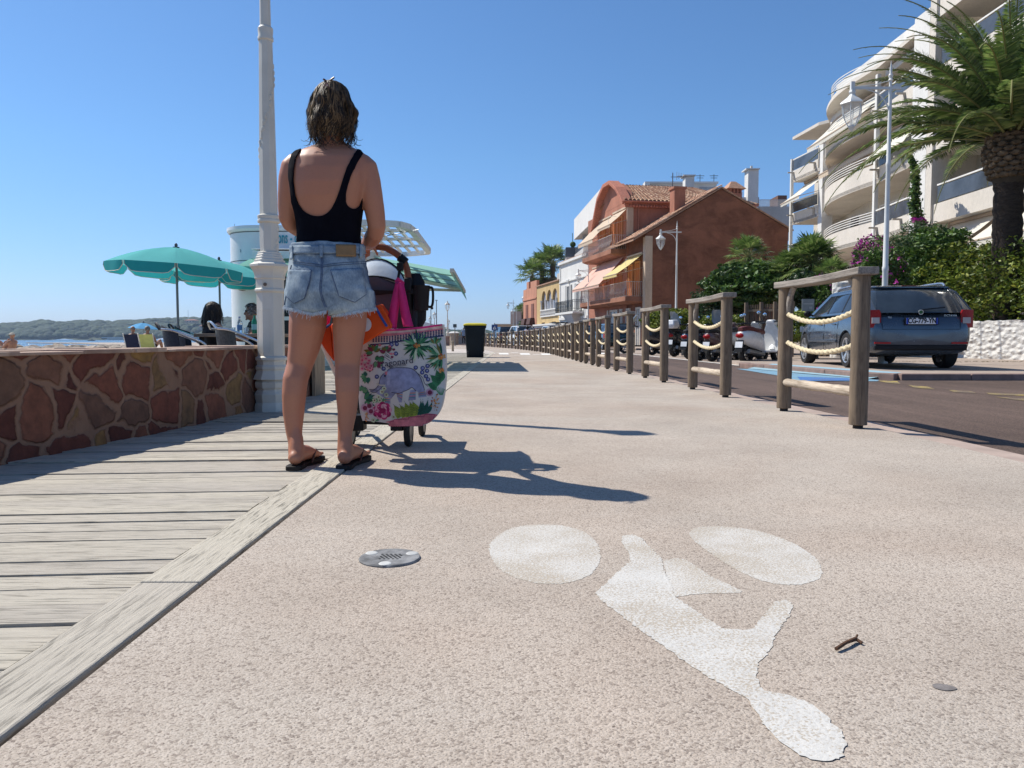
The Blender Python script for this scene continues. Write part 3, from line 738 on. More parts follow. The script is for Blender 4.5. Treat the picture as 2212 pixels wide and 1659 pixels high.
def hair_obj(o, c, f, mat, style, r):
    f = f.normalized(); s = f.cross(Vector((0,0,1))).normalized(); u = s.cross(f)
    k = r/.1; V = []
    n = {'short': 700, 'curly': 1500, 'long': 1300, 'bald': 260}[style]
    L = {'short': .035, 'curly': .05, 'long': .30, 'bald': .012}[style]
    for i in range(n):
        th = random.uniform(0, 2*PI); ph = random.uniform(-.35, 1.5) if style != 'bald' else random.uniform(-.3, .3)
        front = math.sin(th)
        if front > .45 and ph < .75: continue
        rr = 1.04 + random.random()*.06 + (.12*random.random() if style == 'curly' else 0)
        dr = s*math.cos(th)*math.cos(ph)*.078 + f*(math.sin(th)*math.cos(ph)*.096 - .008) + u*(math.sin(ph)*.094 + .022)
        p = c + dr*k*rr; nn = dr.normalized()
        tdir = (Vector((0,0,-1)) + nn*.15 + Vector((random.uniform(-.3,.3), random.uniform(-.3,.3), 0)))
        if style == 'curly': tdir = Vector((random.uniform(-1,1), random.uniform(-1,1), random.uniform(-1,1)))
        tdir = (tdir - nn*tdir.dot(nn)*.85).normalized(); wd = nn.cross(tdir).normalized()*.007*k*(1.5 if style != 'long' else 1.3)
        seg = 5 if style == 'long' else 2; l = L*random.uniform(.6, 1.1); q = p; 
        if style == 'long' : l = L*(.55+.5*max(0, .9-ph*.2))*random.uniform(.75,1.05)
        for j in range(seg):
            if style == 'long' and j >= 1:
                tdir = (tdir*.4 + Vector((random.uniform(-.25,.25), random.uniform(-.25,.25), -1)) + nn*.05).normalized()
            q2 = q + tdir*l/seg
            V.append([q - wd, q + wd, q2 + wd*.8, q2 - wd*.8]); q = q2
            if style == 'curly': tdir = (tdir + Vector((random.uniform(-1,1), random.uniform(-1,1), random.uniform(-1,.6)))*.9).normalized()
    ob = quads('hair', [[tuple(x) for x in v] for v in V], mat, o, 4)
    return ob
def seated(seat=.45, rec=0.0, arms='lap', legs='chair', k=1.0):
    y = -rec
    J = dict(pelvis=(0,0,seat+.10), chest=(0,-.03-rec*.38,seat+.40), neck=(0,-.03-rec*.5,seat+.56), head=(0,.0-rec*.52,seat+.70))
    cy = J['chest'][1]
    for q, sx in (('L', -1), ('R', 1)):
        J['sh'+q] = (sx*.17, cy-.0, seat+.48); J['hip'+q] = (sx*.09, .04, seat+.07)
        if legs == 'chair': J['kn'+q] = (sx*.13, .46, seat+.07); J['an'+q] = (sx*.13, .50, .10); J['to'+q] = (sx*.14, .66, .03)
        elif legs == 'up': J['kn'+q] = (sx*.11, .38, seat+.48); J['an'+q] = (sx*.11, .62, seat+.10); J['to'+q] = (sx*.11, .80, seat+.04)
        elif legs == 'low': J['kn'+q] = (sx*.14, .42, seat+.30); J['an'+q] = (sx*.14, .70, .08); J['to'+q] = (sx*.14, .86, .04)
        if arms == 'table': J['el'+q] = (sx*.23, .12, seat+.28); J['wr'+q] = (sx*.12, .36, seat+.32)
        elif arms == 'lap': J['el'+q] = (sx*.24, cy+.02, seat+.20); J['wr'+q] = (sx*.16, .22, seat+.18)
        elif arms == 'rest': J['el'+q] = (sx*.28, cy+.05, seat+.22); J['wr'+q] = (sx*.27, cy+.30, seat+.24)
        elif arms == 'face': J['el'+q] = (sx*.17, .20, seat+.26); J['wr'+q] = (sx*.05, .14, seat+.50)
    return J
# ------------------------------------------------------------ stone wall on the left
STONE = mat_stone_wall('crazy_stonework')
wf = [Vector((-2.75, -2.5, 0)), Vector((-2.62, .5, 0)), Vector((-2.42, 2.2, 0)), Vector((-2.25, 3.36, 0)), Vector((-2.08, 4.5, 0)), Vector((-1.97, 5.7, 0)), Vector((-1.95, 7.75, 0))]
wp = smooth_path(wf, 10)
wall = empty('stone_wall', 'low wall of reddish flat stones in wide pale mortar beside the boardwalk', 'wall', (-2.2, 3.4, 0))
mb = MB(world=True); rows = 9; nn_ = len(wp); vs = []
for i, p in enumerate(wp):
    for j in range(rows):
        z = -.05 + .525*j/(rows-1)
        q = mnoise.noise(Vector((p.y*3, z*4, 0)))*.012 + mnoise.noise(Vector((p.y*9, z*9, 4)))*.006
        vs.append((p.x + q - .012*(j/rows), p.y, z))
k0 = len(vs)
for i, p in enumerate(wp):
    vs.append((p.x - .42, p.y, .475)); vs.append((p.x - .43, p.y, -.2))
fs = [(i*rows+j, (i+1)*rows+j, (i+1)*rows+j+1, i*rows+j+1) for i in range(nn_-1) for j in range(rows-1)]
fs += [(i*rows+rows-1, (i+1)*rows+rows-1, k0+(i+1)*2, k0+i*2) for i in range(nn_-1)]
fs += [(k0+i*2, k0+(i+1)*2, k0+(i+1)*2+1, k0+i*2+1) for i in range(nn_-1)]
e = nn_-1; fs.append(tuple([e*rows+j for j in range(rows)] + [k0+e*2, k0+e*2+1]))
mb.add(vs, fs); mb.build('masonry', STONE, wall)
random.seed(5)
COPE = M('coping_stone', (.50,.33,.25), .85, 0, .25, 5, .6, 26, .012, c2=(.60,.44,.33), isl=.25)
mb = MB(world=True); y = -2.4
def wall_x(y):
    for a, b in zip(wp, wp[1:]):
        if a.y <= y <= b.y: return a.x + (b.x-a.x)*(y-a.y)/(b.y-a.y)
    return wp[-1].x
y = -2.4
while y < 7.6:
    L = random.uniform(.22, .48); L = min(L, 7.74 - y)
    cuts = sorted([0, 1] + ([random.uniform(.4, .6)]))
    for c0, c1 in zip(cuts, cuts[1:]):
        pts = []
        m = 7
        for s_, (t0, t1, edge_) in enumerate((((0),(1),'f'), ((1),(0),'b'))):
            for q in range(m+1):
                tt = t0 + (t1-t0)*q/m; yy = y + L*tt*.985 + .004
                off = (-.42*c0 + random.uniform(-.012, .024)) if edge_ == 'f' else (-.42*c1 + .006 + random.uniform(0, .008))
                pts.append((wall_x(yy) + off, yy, 0))
        z0 = .474; th = random.uniform(.012, .028)
        mb.prism(pts, (0,0,z0), (0,0,z0+th))
    y += L
mb.build('coping', COPE, wall, smooth=False, bevel=.004)
# timber board closing the end of the wall
b = MB(world=True); b.box((-1.93, 7.40, .0), (-1.90, 7.80, .49)); b.box((-2.38,7.77,0), (-1.93,7.80,.49)); b.build('end_board', mat_wood('pale_end_board', (.40,.30,.20), (.22,.15,.10)), wall, smooth=False)
# second low wall farther along the terrace, its top just showing behind the first
w2 = empty('stone_wall', 'second stone wall of flat slabs just behind the near one on its sea side', 'wall', (-6, 9.5, -.1))
mb = MB(world=True); mb.box((-10.4, 9.2, -.3), (-3.6, 9.6, .395)); mb.build('masonry', STONE, w2, smooth=False)
mb = MB(world=True); x = -10.4
while x < -3.6:
    L = random.uniform(.3, .6); mb.box((x, 9.16 + random.uniform(-.02,.02), .395), (x+L-.012, 9.63, .43 + random.uniform(0, .015))); x += L
mb.build('coping', COPE, w2, smooth=False, bevel=.006)
# ------------------------------------------------------------ big cream lamp post
LPX, LPY = P(585, 700, 5.9).x, 5.9
CREAM = M('cream_cast_iron', (.66,.62,.53), .5, 0, .06, 3, .25, 40, .003, c2=(.72,.68,.59))
lamp = empty('lamp_post', 'tall cream cast iron lamp post with octagonal pedestal at the end of the stone wall', 'lamp post', (LPX, LPY, 0))
K = F/LPY
def zz(y): return .55 + (732.5 - y)/K
def octo(prof, name, mat=CREAM, n=8):
    mb = MB(); mb.lathe([(r/K/math.cos(PI/8), zz(y)) for r, y in prof], n=n, rot=PI/8 + .10)
    return mb.build(name, mat, lamp, ang=30, bevel=.002)
octo([(31,893),(34,892),(34,880),(33,872),(31,868),(33,860),(34,850),(31,846),(28,840),(32,836),(33,826),(29,820),(27.5,816)], 'plinth')
octo([(27.5,818),(36,819),(34,812),(30,804),(29,799),(31,796),(31,791),(28,788),(28,780),(31,777),(31,772),(27,769)], 'base_moulding')
octo([(26.5,770),(26.5,632)], 'pedestal')
octo([(26.5,634),(30,631),(30,627),(27.5,624),(27.5,606),(30,603),(29.5,599),(31,592),(34,585),(37,580),(38.5,579),(38.5,574),(35,572),(30,569),(30,564),(27,563),(27,558),(25,557),(25,553),(23,552),(23,548),(20,547)], 'capital')
octo([(18,548),(18.6,520),(18.3,484)], 'shaft')
octo([(18.3,486),(22,484),(22,479),(20.5,478),(22,474),(22,470),(18,468)], 'shaft_ring', n=16)
octo([(17.6,470),(17,400),(15,250),(13,104)], 'shaft')
octo([(13,106),(15,104),(15,99),(13.5,95),(14.5,86),(14.5,80),(12,76)], 'shaft_ring', n=16)
octo([(10.6,78),(10,0)], 'shaft', n=12)
# relief garland winding up the shaft
mb = MB()
for i in range(150):
    t = i/149; y = 540 - t*420; rr = (18.0 - (540-y)*.0105)/K; a = -.55 + t*2.2*PI*1.2 + .15*math.sin(i)
    c = Vector((rr*math.cos(a), rr*math.sin(a), zz(y)))
    mb.ball(c, .0085 + .0045*math.sin(i*1.3), 6, 4, (1,1,1.7))
mb.build('garland', CREAM, lamp)
mb = MB(); mb.tube([(-.006,-.100,zz(617)), (-.006,-.1065,zz(617))], .013, 14); mb.build('bolt', M('rusty_bolt', (.20,.15,.11), .7, .3), lamp)
mb = MB()
for q in (-1, 1):
    mb.tube([(-.02+q*.045,-.0985,zz(670)), (-.02+q*.045,-.0985,zz(755)), (-.02+q*.030,-.0985,zz(762))], .0018, 5)
mb.tube([(-.065,-.0985,zz(670)), (-.065+.09,-.0985,zz(670))], .0018, 5)
mb.build('access_door', CREAM, lamp)
mb = MB(); z0 = zz(-2); mb.cm = 0; LS = .62
mb.lathe([(.03,z0-.03),(.07,z0),(.03,z0+.02),(.035,z0+.04)], n=6)
for k_ in range(6):
    a = 2*PI*k_/6; mb.bar((.04*math.cos(a), .04*math.sin(a), z0+.03), (.11*math.cos(a), .11*math.sin(a), z0+.30), .014)
mb.lathe([(.13,z0+.29),(.135,z0+.31),(.09,z0+.38),(.04,z0+.41),(.04,z0+.44),(.02,z0+.48),(.003,z0+.51)], n=6)
mb.build('lantern', CREAM, lamp, ang=20)
mb = MB(); mb.lathe([(.038,z0+.035),(.104,z0+.295)], n=6); mb.build('lantern_glass', M('frosted_glass', (.7,.7,.66), .3), lamp, ang=20)
# ------------------------------------------------------------ parasols
TEAL = mat_fabric('turquoise_canvas', (.13,.55,.55), .42); TEALV = mat_fabric('shaded_turquoise_canvas', (.035,.34,.37), .42); TEALP = M('pale_piping', (.62,.60,.50), .8); POLE = M('grey_steel_pole', (.20,.20,.20), .4, .6)  # canopy paled for sunlight, valance darkened for shade, both in the colour
def parasol(label, apex, r, h, ground, mat, tilt, val=.15, segs=8, rot=.2, pole_r=.019, scallop=True, piping=True, seed=1):
    o = empty('parasol', label, 'parasol', (apex.x, apex.y, ground))
    H = apex.z - ground; T = Matrix.Translation((0,0,H)) @ Matrix.Rotation(tilt, 4, 'Y')
    def pt(a, t):       # t 0 centre .. 1 rim ; ribs stay high between sagging cloth
        s = (a - rot)/(2*PI/segs); fr = s - math.floor(s); sag = math.sin(fr*PI)
        rad = r*t*(1 - .055*sag*t); z = -h*(t**1.75) + .0 - .018*sag*math.sin(t*PI)
        return T @ Vector((rad*math.cos(a), rad*math.sin(a), z))
    n = segs*6; rows_ = 9; mb = MB()
    rings = [[pt(rot + 2*PI*k/n, max(.012, t/rows_)) for k in range(n)] for t in range(rows_+1)]
    mb.loft(rings, caps=False); mb.build('canopy', mat, o, ang=60)
    mv = MB(); mp = MB()
    random.seed(seed)
    for s_ in range(segs if val else 0):
        top = []; bot = []; sw = random.uniform(-.03, .05)
        for q in range(9):
            fr = q/8; a = rot + 2*PI*(s_ + .02 + fr*.96)/segs; p = pt(a, 1.0)
            edge_ = 1 if 1 < q < 7 else (.9 if 0 < q < 8 else .35)
            dv = val*edge_
            outw = Vector((math.cos(a), math.sin(a), 0))
            wob = .012*math.sin(fr*9+s_*2) + sw*.5*math.sin(fr*PI)
            top.append(p); bot.append(p + Vector((0,0,-dv)) + outw*wob)
        mid = [t_.lerp(b_, .5) for t_, b_ in zip(top, bot)]
        mv.loft([top, mid, bot], caps=False, closed=False)
        if piping: mp.tube([top[0]] + bot + [top[-1]], .006, 5)
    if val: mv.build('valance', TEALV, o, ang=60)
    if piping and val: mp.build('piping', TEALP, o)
    mb = MB(); mb.tube([(0,0,0), T @ Vector((0,0,-.02))], pole_r, 10); mb.tube([(0,0,0), (0,0,H*.42)], pole_r*1.45, 10); mb.build('pole', POLE, o)
    mb = MB()
    for s_ in range(segs): mb.tube([T @ Vector((0,0,-h*.9)), pt(rot + 2*PI*s_/segs, .5) - Vector((0,0,.01)), ], .006, 5); mb.tube([pt(rot + 2*PI*s_/segs, t/6 + .02) - Vector((0,0,.008)) for t in range(6)], .006, 5)
    mb.build('ribs', POLE, o)
    mb = MB(); top = T @ Vector((0,0,0)); mb.lathe([(.05,0),(.05,.012),(.018,.016),(.026,.035),(.022,.055),(.008,.07)], top, n=10); mb.build('finial', M('grey_finial', (.12,.12,.13), .5), o)
    return o
parasol('turquoise canvas parasol with scalloped valance, whole canopy in view above the stone wall', P(380.5, 535, 12.0), .985, .30, -.12, TEAL, R(3.5), .155, rot=.42, seed=2)
parasol('second turquoise parasol, farther back and partly hidden by the lamp post', P(473, 563, 14.0), .99, .30, -.12, TEAL, R(3.5), .155, rot=.30, seed=4)
BL = M('blue_parasol_panels', (.10,.33,.62), .7, 0, .25, 2.2, c2=(.30,.55,.80))
parasol('small blue beach parasol over two seated sunbathers', P(310, 697.6, 30.0), .57, .22, -.1, mat_fabric('blue_beach_canvas', (.14,.42,.72), .35), R(4), 0, rot=.1, pole_r=.012)
# ------------------------------------------------------------ terrace chairs and table
WICK = M('navy_wicker', (.022,.028,.045), .6, 0, .3, 40, .7, 140, .004); WICKG = M('grey_wicker', (.06,.065,.065), .6, 0, .3, 40, .7, 140, .004)
def bistro_chair(mat):
    o = empty('terrace_chair', '', 'chair')
    # backrest shell: curved band rising from the seat
    rings = []
    for i in range(13):
        a = R(200) + R(140)*i/12
        x, y = .27*math.cos(a), .24*math.sin(a) + .04; top = .86 - .05*abs(i-6)/6*1.6
        rings.append([(x, y, .42), (x*1.04, y*1.04-.01, .6), (x*1.08, y*1.08-.03, top), (x*1.03, y*1.03-.02, top), (x*.99, y*.99, .6), (x*.95, y*.95, .42)])
    mb = MB(); mb.loft(rings); mb.build('backrest', mat, o)
    mb = MB(); mb.lathe([(.01,.43),(.24,.43),(.255,.445),(.24,.465),(.01,.46)], (0,.03,0), 20); mb.build('seat', mat, o)
    for s in (-1, 1):
        mb = MB(); mb.tube(smooth_path([(s*.20,-.26,.80), (s*.275,-.12,.78), (s*.29,.08,.70), (s*.28,.24,.62), (s*.262,.285,.52), (s*.25,.29,.02)], 5), .0145, 8)
        mb.build('armrest', ALU, o)
        mb = MB(); mb.tube([(s*.22,-.2,.44), (s*.25,-.30,.02)], .013, 8); mb.build('leg', ALU, o)
    mb = MB(); mb.tube(smooth_path([(-.2,-.26,.80),(-.1,-.305,.875),(.1,-.305,.875),(.2,-.26,.80)], 5), .014, 8); mb.build('top_rail', ALU if mat is WICKG else mat, o)
    return o
ch = bistro_chair(WICK); ch2 = bistro_chair(WICKG)
pA = P(392, 735, 10.4); pB = P(408, 735, 11.4); pC = P(480, 735, 9.7)
place(ch, 0, (pA.x+.0, 10.4, -.12), R(-62), 'navy woven terrace chair leftmost of the three, under the front parasol', 'terrace chairs')
place(ch, 1, (pB.x+.05, 11.4, -.12), R(-75), 'navy woven terrace chair tucked just behind the leftmost one', 'terrace chairs')
place(ch2, 0, (pC.x+.15, 9.75, -.12), R(-58), 'grey woven terrace chair with silver armrest close to the lamp post', 'terrace chairs')
tb = empty('terrace_table', 'dark wooden terrace table carrying two bottles behind the lamp post', 'table', (P(505, 727, 10.8).x+.05, 10.9, -.12))
TT = mat_wood('table_wood', (.28,.21,.15), (.12,.09,.06), axis=0)
MB().box((-.50,-.38,.70), (.62,.38,.745)).build('table_top', TT, tb, smooth=False, bevel=.006)
for sx in (-.42, .52):
    for sy in (-.3, .3): MB().box((sx-.025, sy-.025, 0), (sx+.025, sy+.025, .70)).build('leg', BLACK, tb, smooth=False)
TABZ = -.12 + .745
def bottle(label, x, mat, capm, Y, h, r, labelm=None):
    p = P(x, 720, Y); o = empty('bottle', label, 'bottle', (p.x, Y, TABZ))
    MB().lathe([(r*.8,0),(r,.01),(r,h*.62),(r*.85,h*.72),(r*.38,h*.86),(r*.34,h*.97),(r*.34,h)], n=16).build('glass', mat, o)
    MB().lathe([(r*.42,h*.965),(r*.42,h*1.02),(.001,h*1.02)], n=12).build('cap', capm, o)
    if labelm: MB().lathe([(r*1.02,h*.22),(r*1.02,h*.52)], n=16).build('label', labelm, o)
    return o
t = NT('clear_plastic'); t.fin((.75,.85,.9), .08, None, Transmission_Weight=.8, IOR=1.3); CLR = t.m
bottle('clear water bottle with blue label on the terrace table', 518, CLR, M('blue_cap', (.05,.12,.4), .5), 10.65, .23, .036, M('blue_label', (.12,.25,.45), .6))
bottle('green glass bottle with pale label on the terrace table', 560-10, M('green_glass', (.02,.22,.12), .12), M('green_cap', (.03,.2,.1), .4), 10.65, .25, .036, M('pale_teal_label', (.25,.5,.5), .6))
def tumbler(label, x):
    p = P(x, 725, 10.6); o = empty('drinking_glass', label, 'glass', (p.x, 10.6, TABZ)); t_ = MB(); t_.lathe([(.025,0),(.033,.085),(.030,.085),(.024,.008),(.001,.008)], n=14); t_.build('tumbler', CLR, o); return o
tumbler('clear tumbler left of the water bottle', 504); tumbler('clear tumbler between the two bottles', 532)
BLK = M('black_cotton', (.012,.012,.016), .85, 0, .3, 8)
J = seated(.42, 0.05, 'table'); J['wrR'] = (.30,.42,.78)
p = P(456, 700, 10.9)
wmn = human('person', 'person with long dark hair seated with back turned at the terrace table', 'people on the terrace', (p.x+.02, 11.0, -.16, R(-48)), J, SKIN, HAIR_DK, 'long', (BLK, 0.0), (BLK, .6), female=True)
J = seated(.42, 0.0, 'table')
p = P(534, 700, 11.9)
man = human('person', 'person with grey curly hair and sunglasses facing left at the terrace table', 'people on the terrace', (p.x+.05, 11.95, -.16, R(115)), J, SKIN2, HAIR_GR, 'curly', (BLK, .25), (BLK, .6))
mb = MB(); hc = Vector(J['head'])
for s in (-1, 1): mb.box((hc.x+s*.036-.028, hc.y+.088, hc.z+.004), (hc.x+s*.036+.028, hc.y+.100, hc.z+.036)); mb.bar((hc.x+s*.064, hc.y+.094, hc.z+.024), (hc.x+s*.082, hc.y-.0, hc.z+.02), .006)
mb.box((hc.x-.01, hc.y+.092, hc.z+.02), (hc.x+.01, hc.y+.1, hc.z+.03))
mb.build('sunglasses', M('black_lens', (.01,.01,.01), .1), man, smooth=False)
sc_ = empty('terrace_chair', 'aluminium framed terrace chair seen between the standing legs', 'chair', (P(703, 800, 8.3).x, 8.3, 0), R(20), 'terrace chairs')
mb = MB()
for s in (-1, 1):
    MB().tube(smooth_path([(s*.2,-.2,.0), (s*.2,-.18,.40), (s*.2,-.22,.78)], 4), .011, 8).build('leg', ALU, sc_)
    MB().tube(smooth_path([(s*.2,.22,.0), (s*.2,.2,.42), (s*.2,.18,.62), (s*.2,.0,.64), (s*.2,-.2,.64)], 4), .011, 8).build('armrest', ALU, sc_)
mb.box((-.2,-.2,.42), (.2,.22,.44)); mb.build('seat', WICKG, sc_, smooth=False)
MB().loft([[(-.2,-.22,.55),(.2,-.22,.55),(.2,-.205,.55),(-.2,-.205,.55)],[(-.2,-.25,.8),(.2,-.25,.8),(.2,-.235,.8),(-.2,-.235,.8)]]).build('backrest', WICKG, sc_, smooth=False)
# ------------------------------------------------------------ people on the beach
def beach_chair(label, x, Y, cm, rz=0):
    p = P(x, 740, Y); o = empty('beach_chair', label, 'beach chair', (p.x, Y, -.1), rz)
    MB().loft([[(-.25,-.12,.28),(.25,-.12,.28),(.25,-.10,.28),(-.25,-.10,.28)],[(-.25,-.32,.82),(.25,-.32,.82),(.25,-.30,.82),(-.25,-.30,.82)]]).build('backrest', cm, o, smooth=False)
    MB().box((-.25,-.12,.27), (.25,.36,.29)).build('seat', cm, o, smooth=False)
    for s in (-1, 1):
        MB().tube([(s*.27,-.34,.86), (s*.27,-.10,.25), (s*.27,.1,.0)], .014, 6).build('frame', WHITE, o)
        MB().tube([(s*.27,-.25,.0), (s*.27,.30,.28), (s*.27,.40,.30)], .014, 6).build('leg', WHITE, o)
        MB().box((s*.27-.025,-.24,.50), (s*.27+.025,.22,.52)).build('armrest', WHITE, o, smooth=False)
    return o
NAVY = M('navy_canvas', (.012,.018,.05), .8); YEL = M('yellow_canvas', (.50,.52,.17), .8)
beach_chair('navy folding beach chair under the left half of the blue parasol', 292, 28.0, NAVY)
beach_chair('pale yellow folding beach chair under the right half of the blue parasol', 323, 28.0, YEL)
J = seated(.30, .30, 'rest', 'low')
human('person', 'sunbather with bald head leaning back in the navy beach chair', 'sunbathers', (P(292,740,28).x, 28.02, -.1), J, SKIN2, HAIR_GR, 'bald', None, (NAVY, .4), voxel=.016)
human('person', 'sunbather with short grey hair sitting in the yellow beach chair', 'sunbathers', (P(324,740,28).x, 28.02, -.1, R(-4)), J, SKIN2, HAIR_GR, 'short', None, (BLK, .4), voxel=.016)
J = seated(.02, .12, 'face', 'up')
sb = human('person', 'sunbather in a pale cap sitting with knees drawn up at the far left', 'sunbathers', (P(24,740,29).x, 29, -.05, R(75)), J, SKIN2, None, 'short', None, (BLK, .4), voxel=.014)
mb = MB(); hc = Vector(J['head']); mb.lathe([(.092,.03),(.095,.06),(.075,.10),(.03,.122),(.002,.125)], hc, 16); mb.box((hc.x-.06, hc.y+.06, hc.z+.032), (hc.x+.06, hc.y+.17, hc.z+.042)); mb.build('cap', M('beige_cap', (.55,.48,.38), .8), sb)
mb = MB(); mb.box((hc.x-.065, hc.y+.085, hc.z+.0), (hc.x+.065, hc.y+.10, hc.z+.03)); mb.build('sunglasses', BLACK, sb, smooth=False)
tw = MB(); tw.loft([[(P(2,745,28.6).x+i*.12, 28.4+.02*math.sin(i*2), .28 - .02*math.sin(i)), (P(2,745,28.6).x+i*.12, 29.2, -.02)] for i in range(1)]*2, caps=False) if False else None
mb = MB(world=False); c0 = P(48, 750, 26)
mb.loft([[(r*math.cos(2*PI*k/12)*1.6, r*math.sin(2*PI*k/12), z + .02*math.sin(k*2.3)) for k in range(12)] for r, z in ((.05,0),(.24,.02),(.26,.14),(.20,.24),(.08,.30),(.01,.31))])
o = mb.build('towel', M('white_towel', (.7,.72,.78), .9), None); o.location = (c0.x, 26, -.1); tag(o, 'bundled white and blue towel on the beach beside the seated sunbather', 'towel')
# ------------------------------------------------------------ white kiosk
KW = M('kiosk_white_panel', (.70,.72,.74), .4, 0, .05, 2); KG = M('kiosk_grey_line', (.10,.11,.12), .5); AWN = mat_fabric('mint_awning', (.34,.62,.53), .6)
KX0, KX1, KY0, KY1 = P(500, 700, 15.6).x, P(700, 700, 15.6).x, 15.0, 20.5
kk = empty('kiosk', 'white rounded snack kiosk with mint awnings behind the lamp post', 'kiosk', ((KX0+KX1)/2, 15.6, -.1))
ZT = P(560, 487, 15.0).z
def kouter(off=0):
    r = .75; pts = []
    x0, x1, y0, y1 = KX0-off, KX1+off, KY0-off, KY1+off; r += off
    for cx, cy, a0 in ((x0+r, y0+r, 180), (x1-.15, y0+.15, 270), (x1-.15, y1-.15, 0), (x0+r, y1-r, 90)):
        rr_ = r if cx < (x0+x1)/2 else .15
        for i in range(9): a = R(a0 + 90*i/8); pts.append((cx + rr_*math.cos(a), cy + rr_*math.sin(a)))
    return pts
def kring(off, z): return [(x, y, z) for x, y in kouter(off)]
mb = MB(world=True); mb.loft([kring(0, -.12), kring(0, ZT-.10)]); mb.build('wall', KW, kk, ang=30)
mb = MB(world=True); mb.loft([kring(.03, ZT-.10), kring(.06, ZT-.06), kring(.06, ZT), kring(-.1, ZT+.02)]); mb.build('roof_rim', KW, kk, ang=30)
zs = P(540, 562, 15.0).z
for z in (ZT-.115, zs):
    mb = MB(world=True); mb.loft([kring(.004, z-.008), kring(.004, z+.008)], caps=False); mb.build('seam', KG, kk)
def ktext(body, x, y, Y, size, mat, spacing=1.0, sx=1.0, name='lettering', bold=0, rot=0, parent=None):
    p = P(x, y, Y); v, f = text_mesh(body, size, .006, spacing=spacing, bold=bold); m_ = MB(world=True)
    m_.add([(p.x + a*sx*math.cos(rot), p.y + a*sx*math.sin(rot) - c_, p.z + b_) for a, b_, c_ in v], f); return m_.build(name, mat, parent or kk, smooth=False)
TL = M('teal_lettering', (.05,.33,.40), .5); DK = M('slate_lettering', (.10,.18,.24), .5)
ktext('Boissons - crêpes', 622, 514, 14.985, .33, TL, 1.05, .40, bold=.003)
ktext('1', 507, 510, 15.32, .62, DK, 1, .40, rot=R(-55))
ktext('Cannes', 514, 542, 15.22, .13, DK, 1, .9, rot=R(-55))
# serving hatch with cassette awning on the front
hx0, hx1 = P(555, 600, 15).x, P(700, 600, 15).x
mb = MB(world=True); mb.box((hx0, 14.985, P(0,745,15).z), (hx1-.05, 15.02, P(0,560,15).z)); mb.build('hatch', M('dark_interior', (.015,.017,.02), .5), kk, smooth=False)
mb = MB(world=True)
for x in (555, 598, 640): a = P(x, 0, 15).x; mb.box((a-.02, 14.965, P(0,690,15).z), (a+.02, 15.0, P(0,562,15).z))
mb.box((hx0, 14.93, P(0,692,15).z), (hx1-.05, 15.0, P(0,684,15).z)); mb.build('window_frame', KW, kk, smooth=False)
# menu boards and shelves inside the hatch
mb = MB(world=True)
for i, x in enumerate((566, 574, 582)): a = P(x, 0, 15).x; mb.box((a, 14.972, P(0,664,15).z), (a+.05, 14.982, P(0,600+i*9,15).z))
mb.build('menu_board', M('menu_print', (.25,.2,.18), .6, 0, .6, 30), kk, smooth=False)
mb = MB(world=True); c = P(0,534,14.8).z; mb.box((P(538,0,14.8).x, 14.62, c-.06), (hx1, 15.0, c-.045)); mb.box((P(536,0,14.6).x, 14.55, c-.24), (hx1, 15.0, c-.10)); mb.build('awning_box', M('cassette_white', (.80,.79,.75), .4), kk, smooth=False, bevel=.01)
mb = MB(world=True)
def awn_sheet(mb, a, b, c_, d_, n=10, sag=.02):
    a, b, c_, d_ = map(Vector, (a, b, c_, d_)); rows_ = []
    for i in range(n+1):
        t = i/n; s_ = Vector((0,0,-sag*math.sin(t*PI)))
        rows_.append([a.lerp(b, t)+s_, a.lerp(b, t).lerp(d_.lerp(c_, t), .5)+s_*1.5, d_.lerp(c_, t)+s_])
    mb.loft(rows_, caps=False, closed=False)
z0 = c - .2
awn_sheet(mb, (hx0-.1, 14.95, z0), (hx1, 14.95, z0), (hx1, 14.15, z0-.22), (hx0-.1, 14.15, z0-.22), sag=0); mb.build('awning', AWN, kk)
mb = MB(world=True); mb.loft([[(hx0-.1+i*.09, 14.15, z0-.22), (hx0-.1+i*.09, 14.14, z0-.40 + .02*math.sin(i*1.6))] for i in range(int((hx1-hx0+.1)/.09)+1)], caps=False, closed=False); mb.build('awning_valance', AWN, kk)
# round sign on the wall
sgn = P(522, 621, 15.0); mb = MB(world=True); mb.lathe([(.001,0),(.2,0),(.2,.03),(.001,.03)], n=24); 
mb.v = [(sgn.x + a, 15.06 - c_*1.0 - .0, sgn.z + .14 + b_) for a, b_, c_ in mb.v]; mb.build('round_sign', M('dark_sign_rim', (.05,.05,.04), .5), kk)
mb = MB(world=True); mb.lathe([(.001,.0),(.15,.0),(.15,.01),(.001,.01)], n=20); mb.v = [(sgn.x + a, 15.03 - c_, sgn.z + .14 + b_) for a, b_, c_ in mb.v]; mb.build('sign_face', M('yellow_green_sign', (.45,.45,.12), .5, 0, .4, 12), kk)
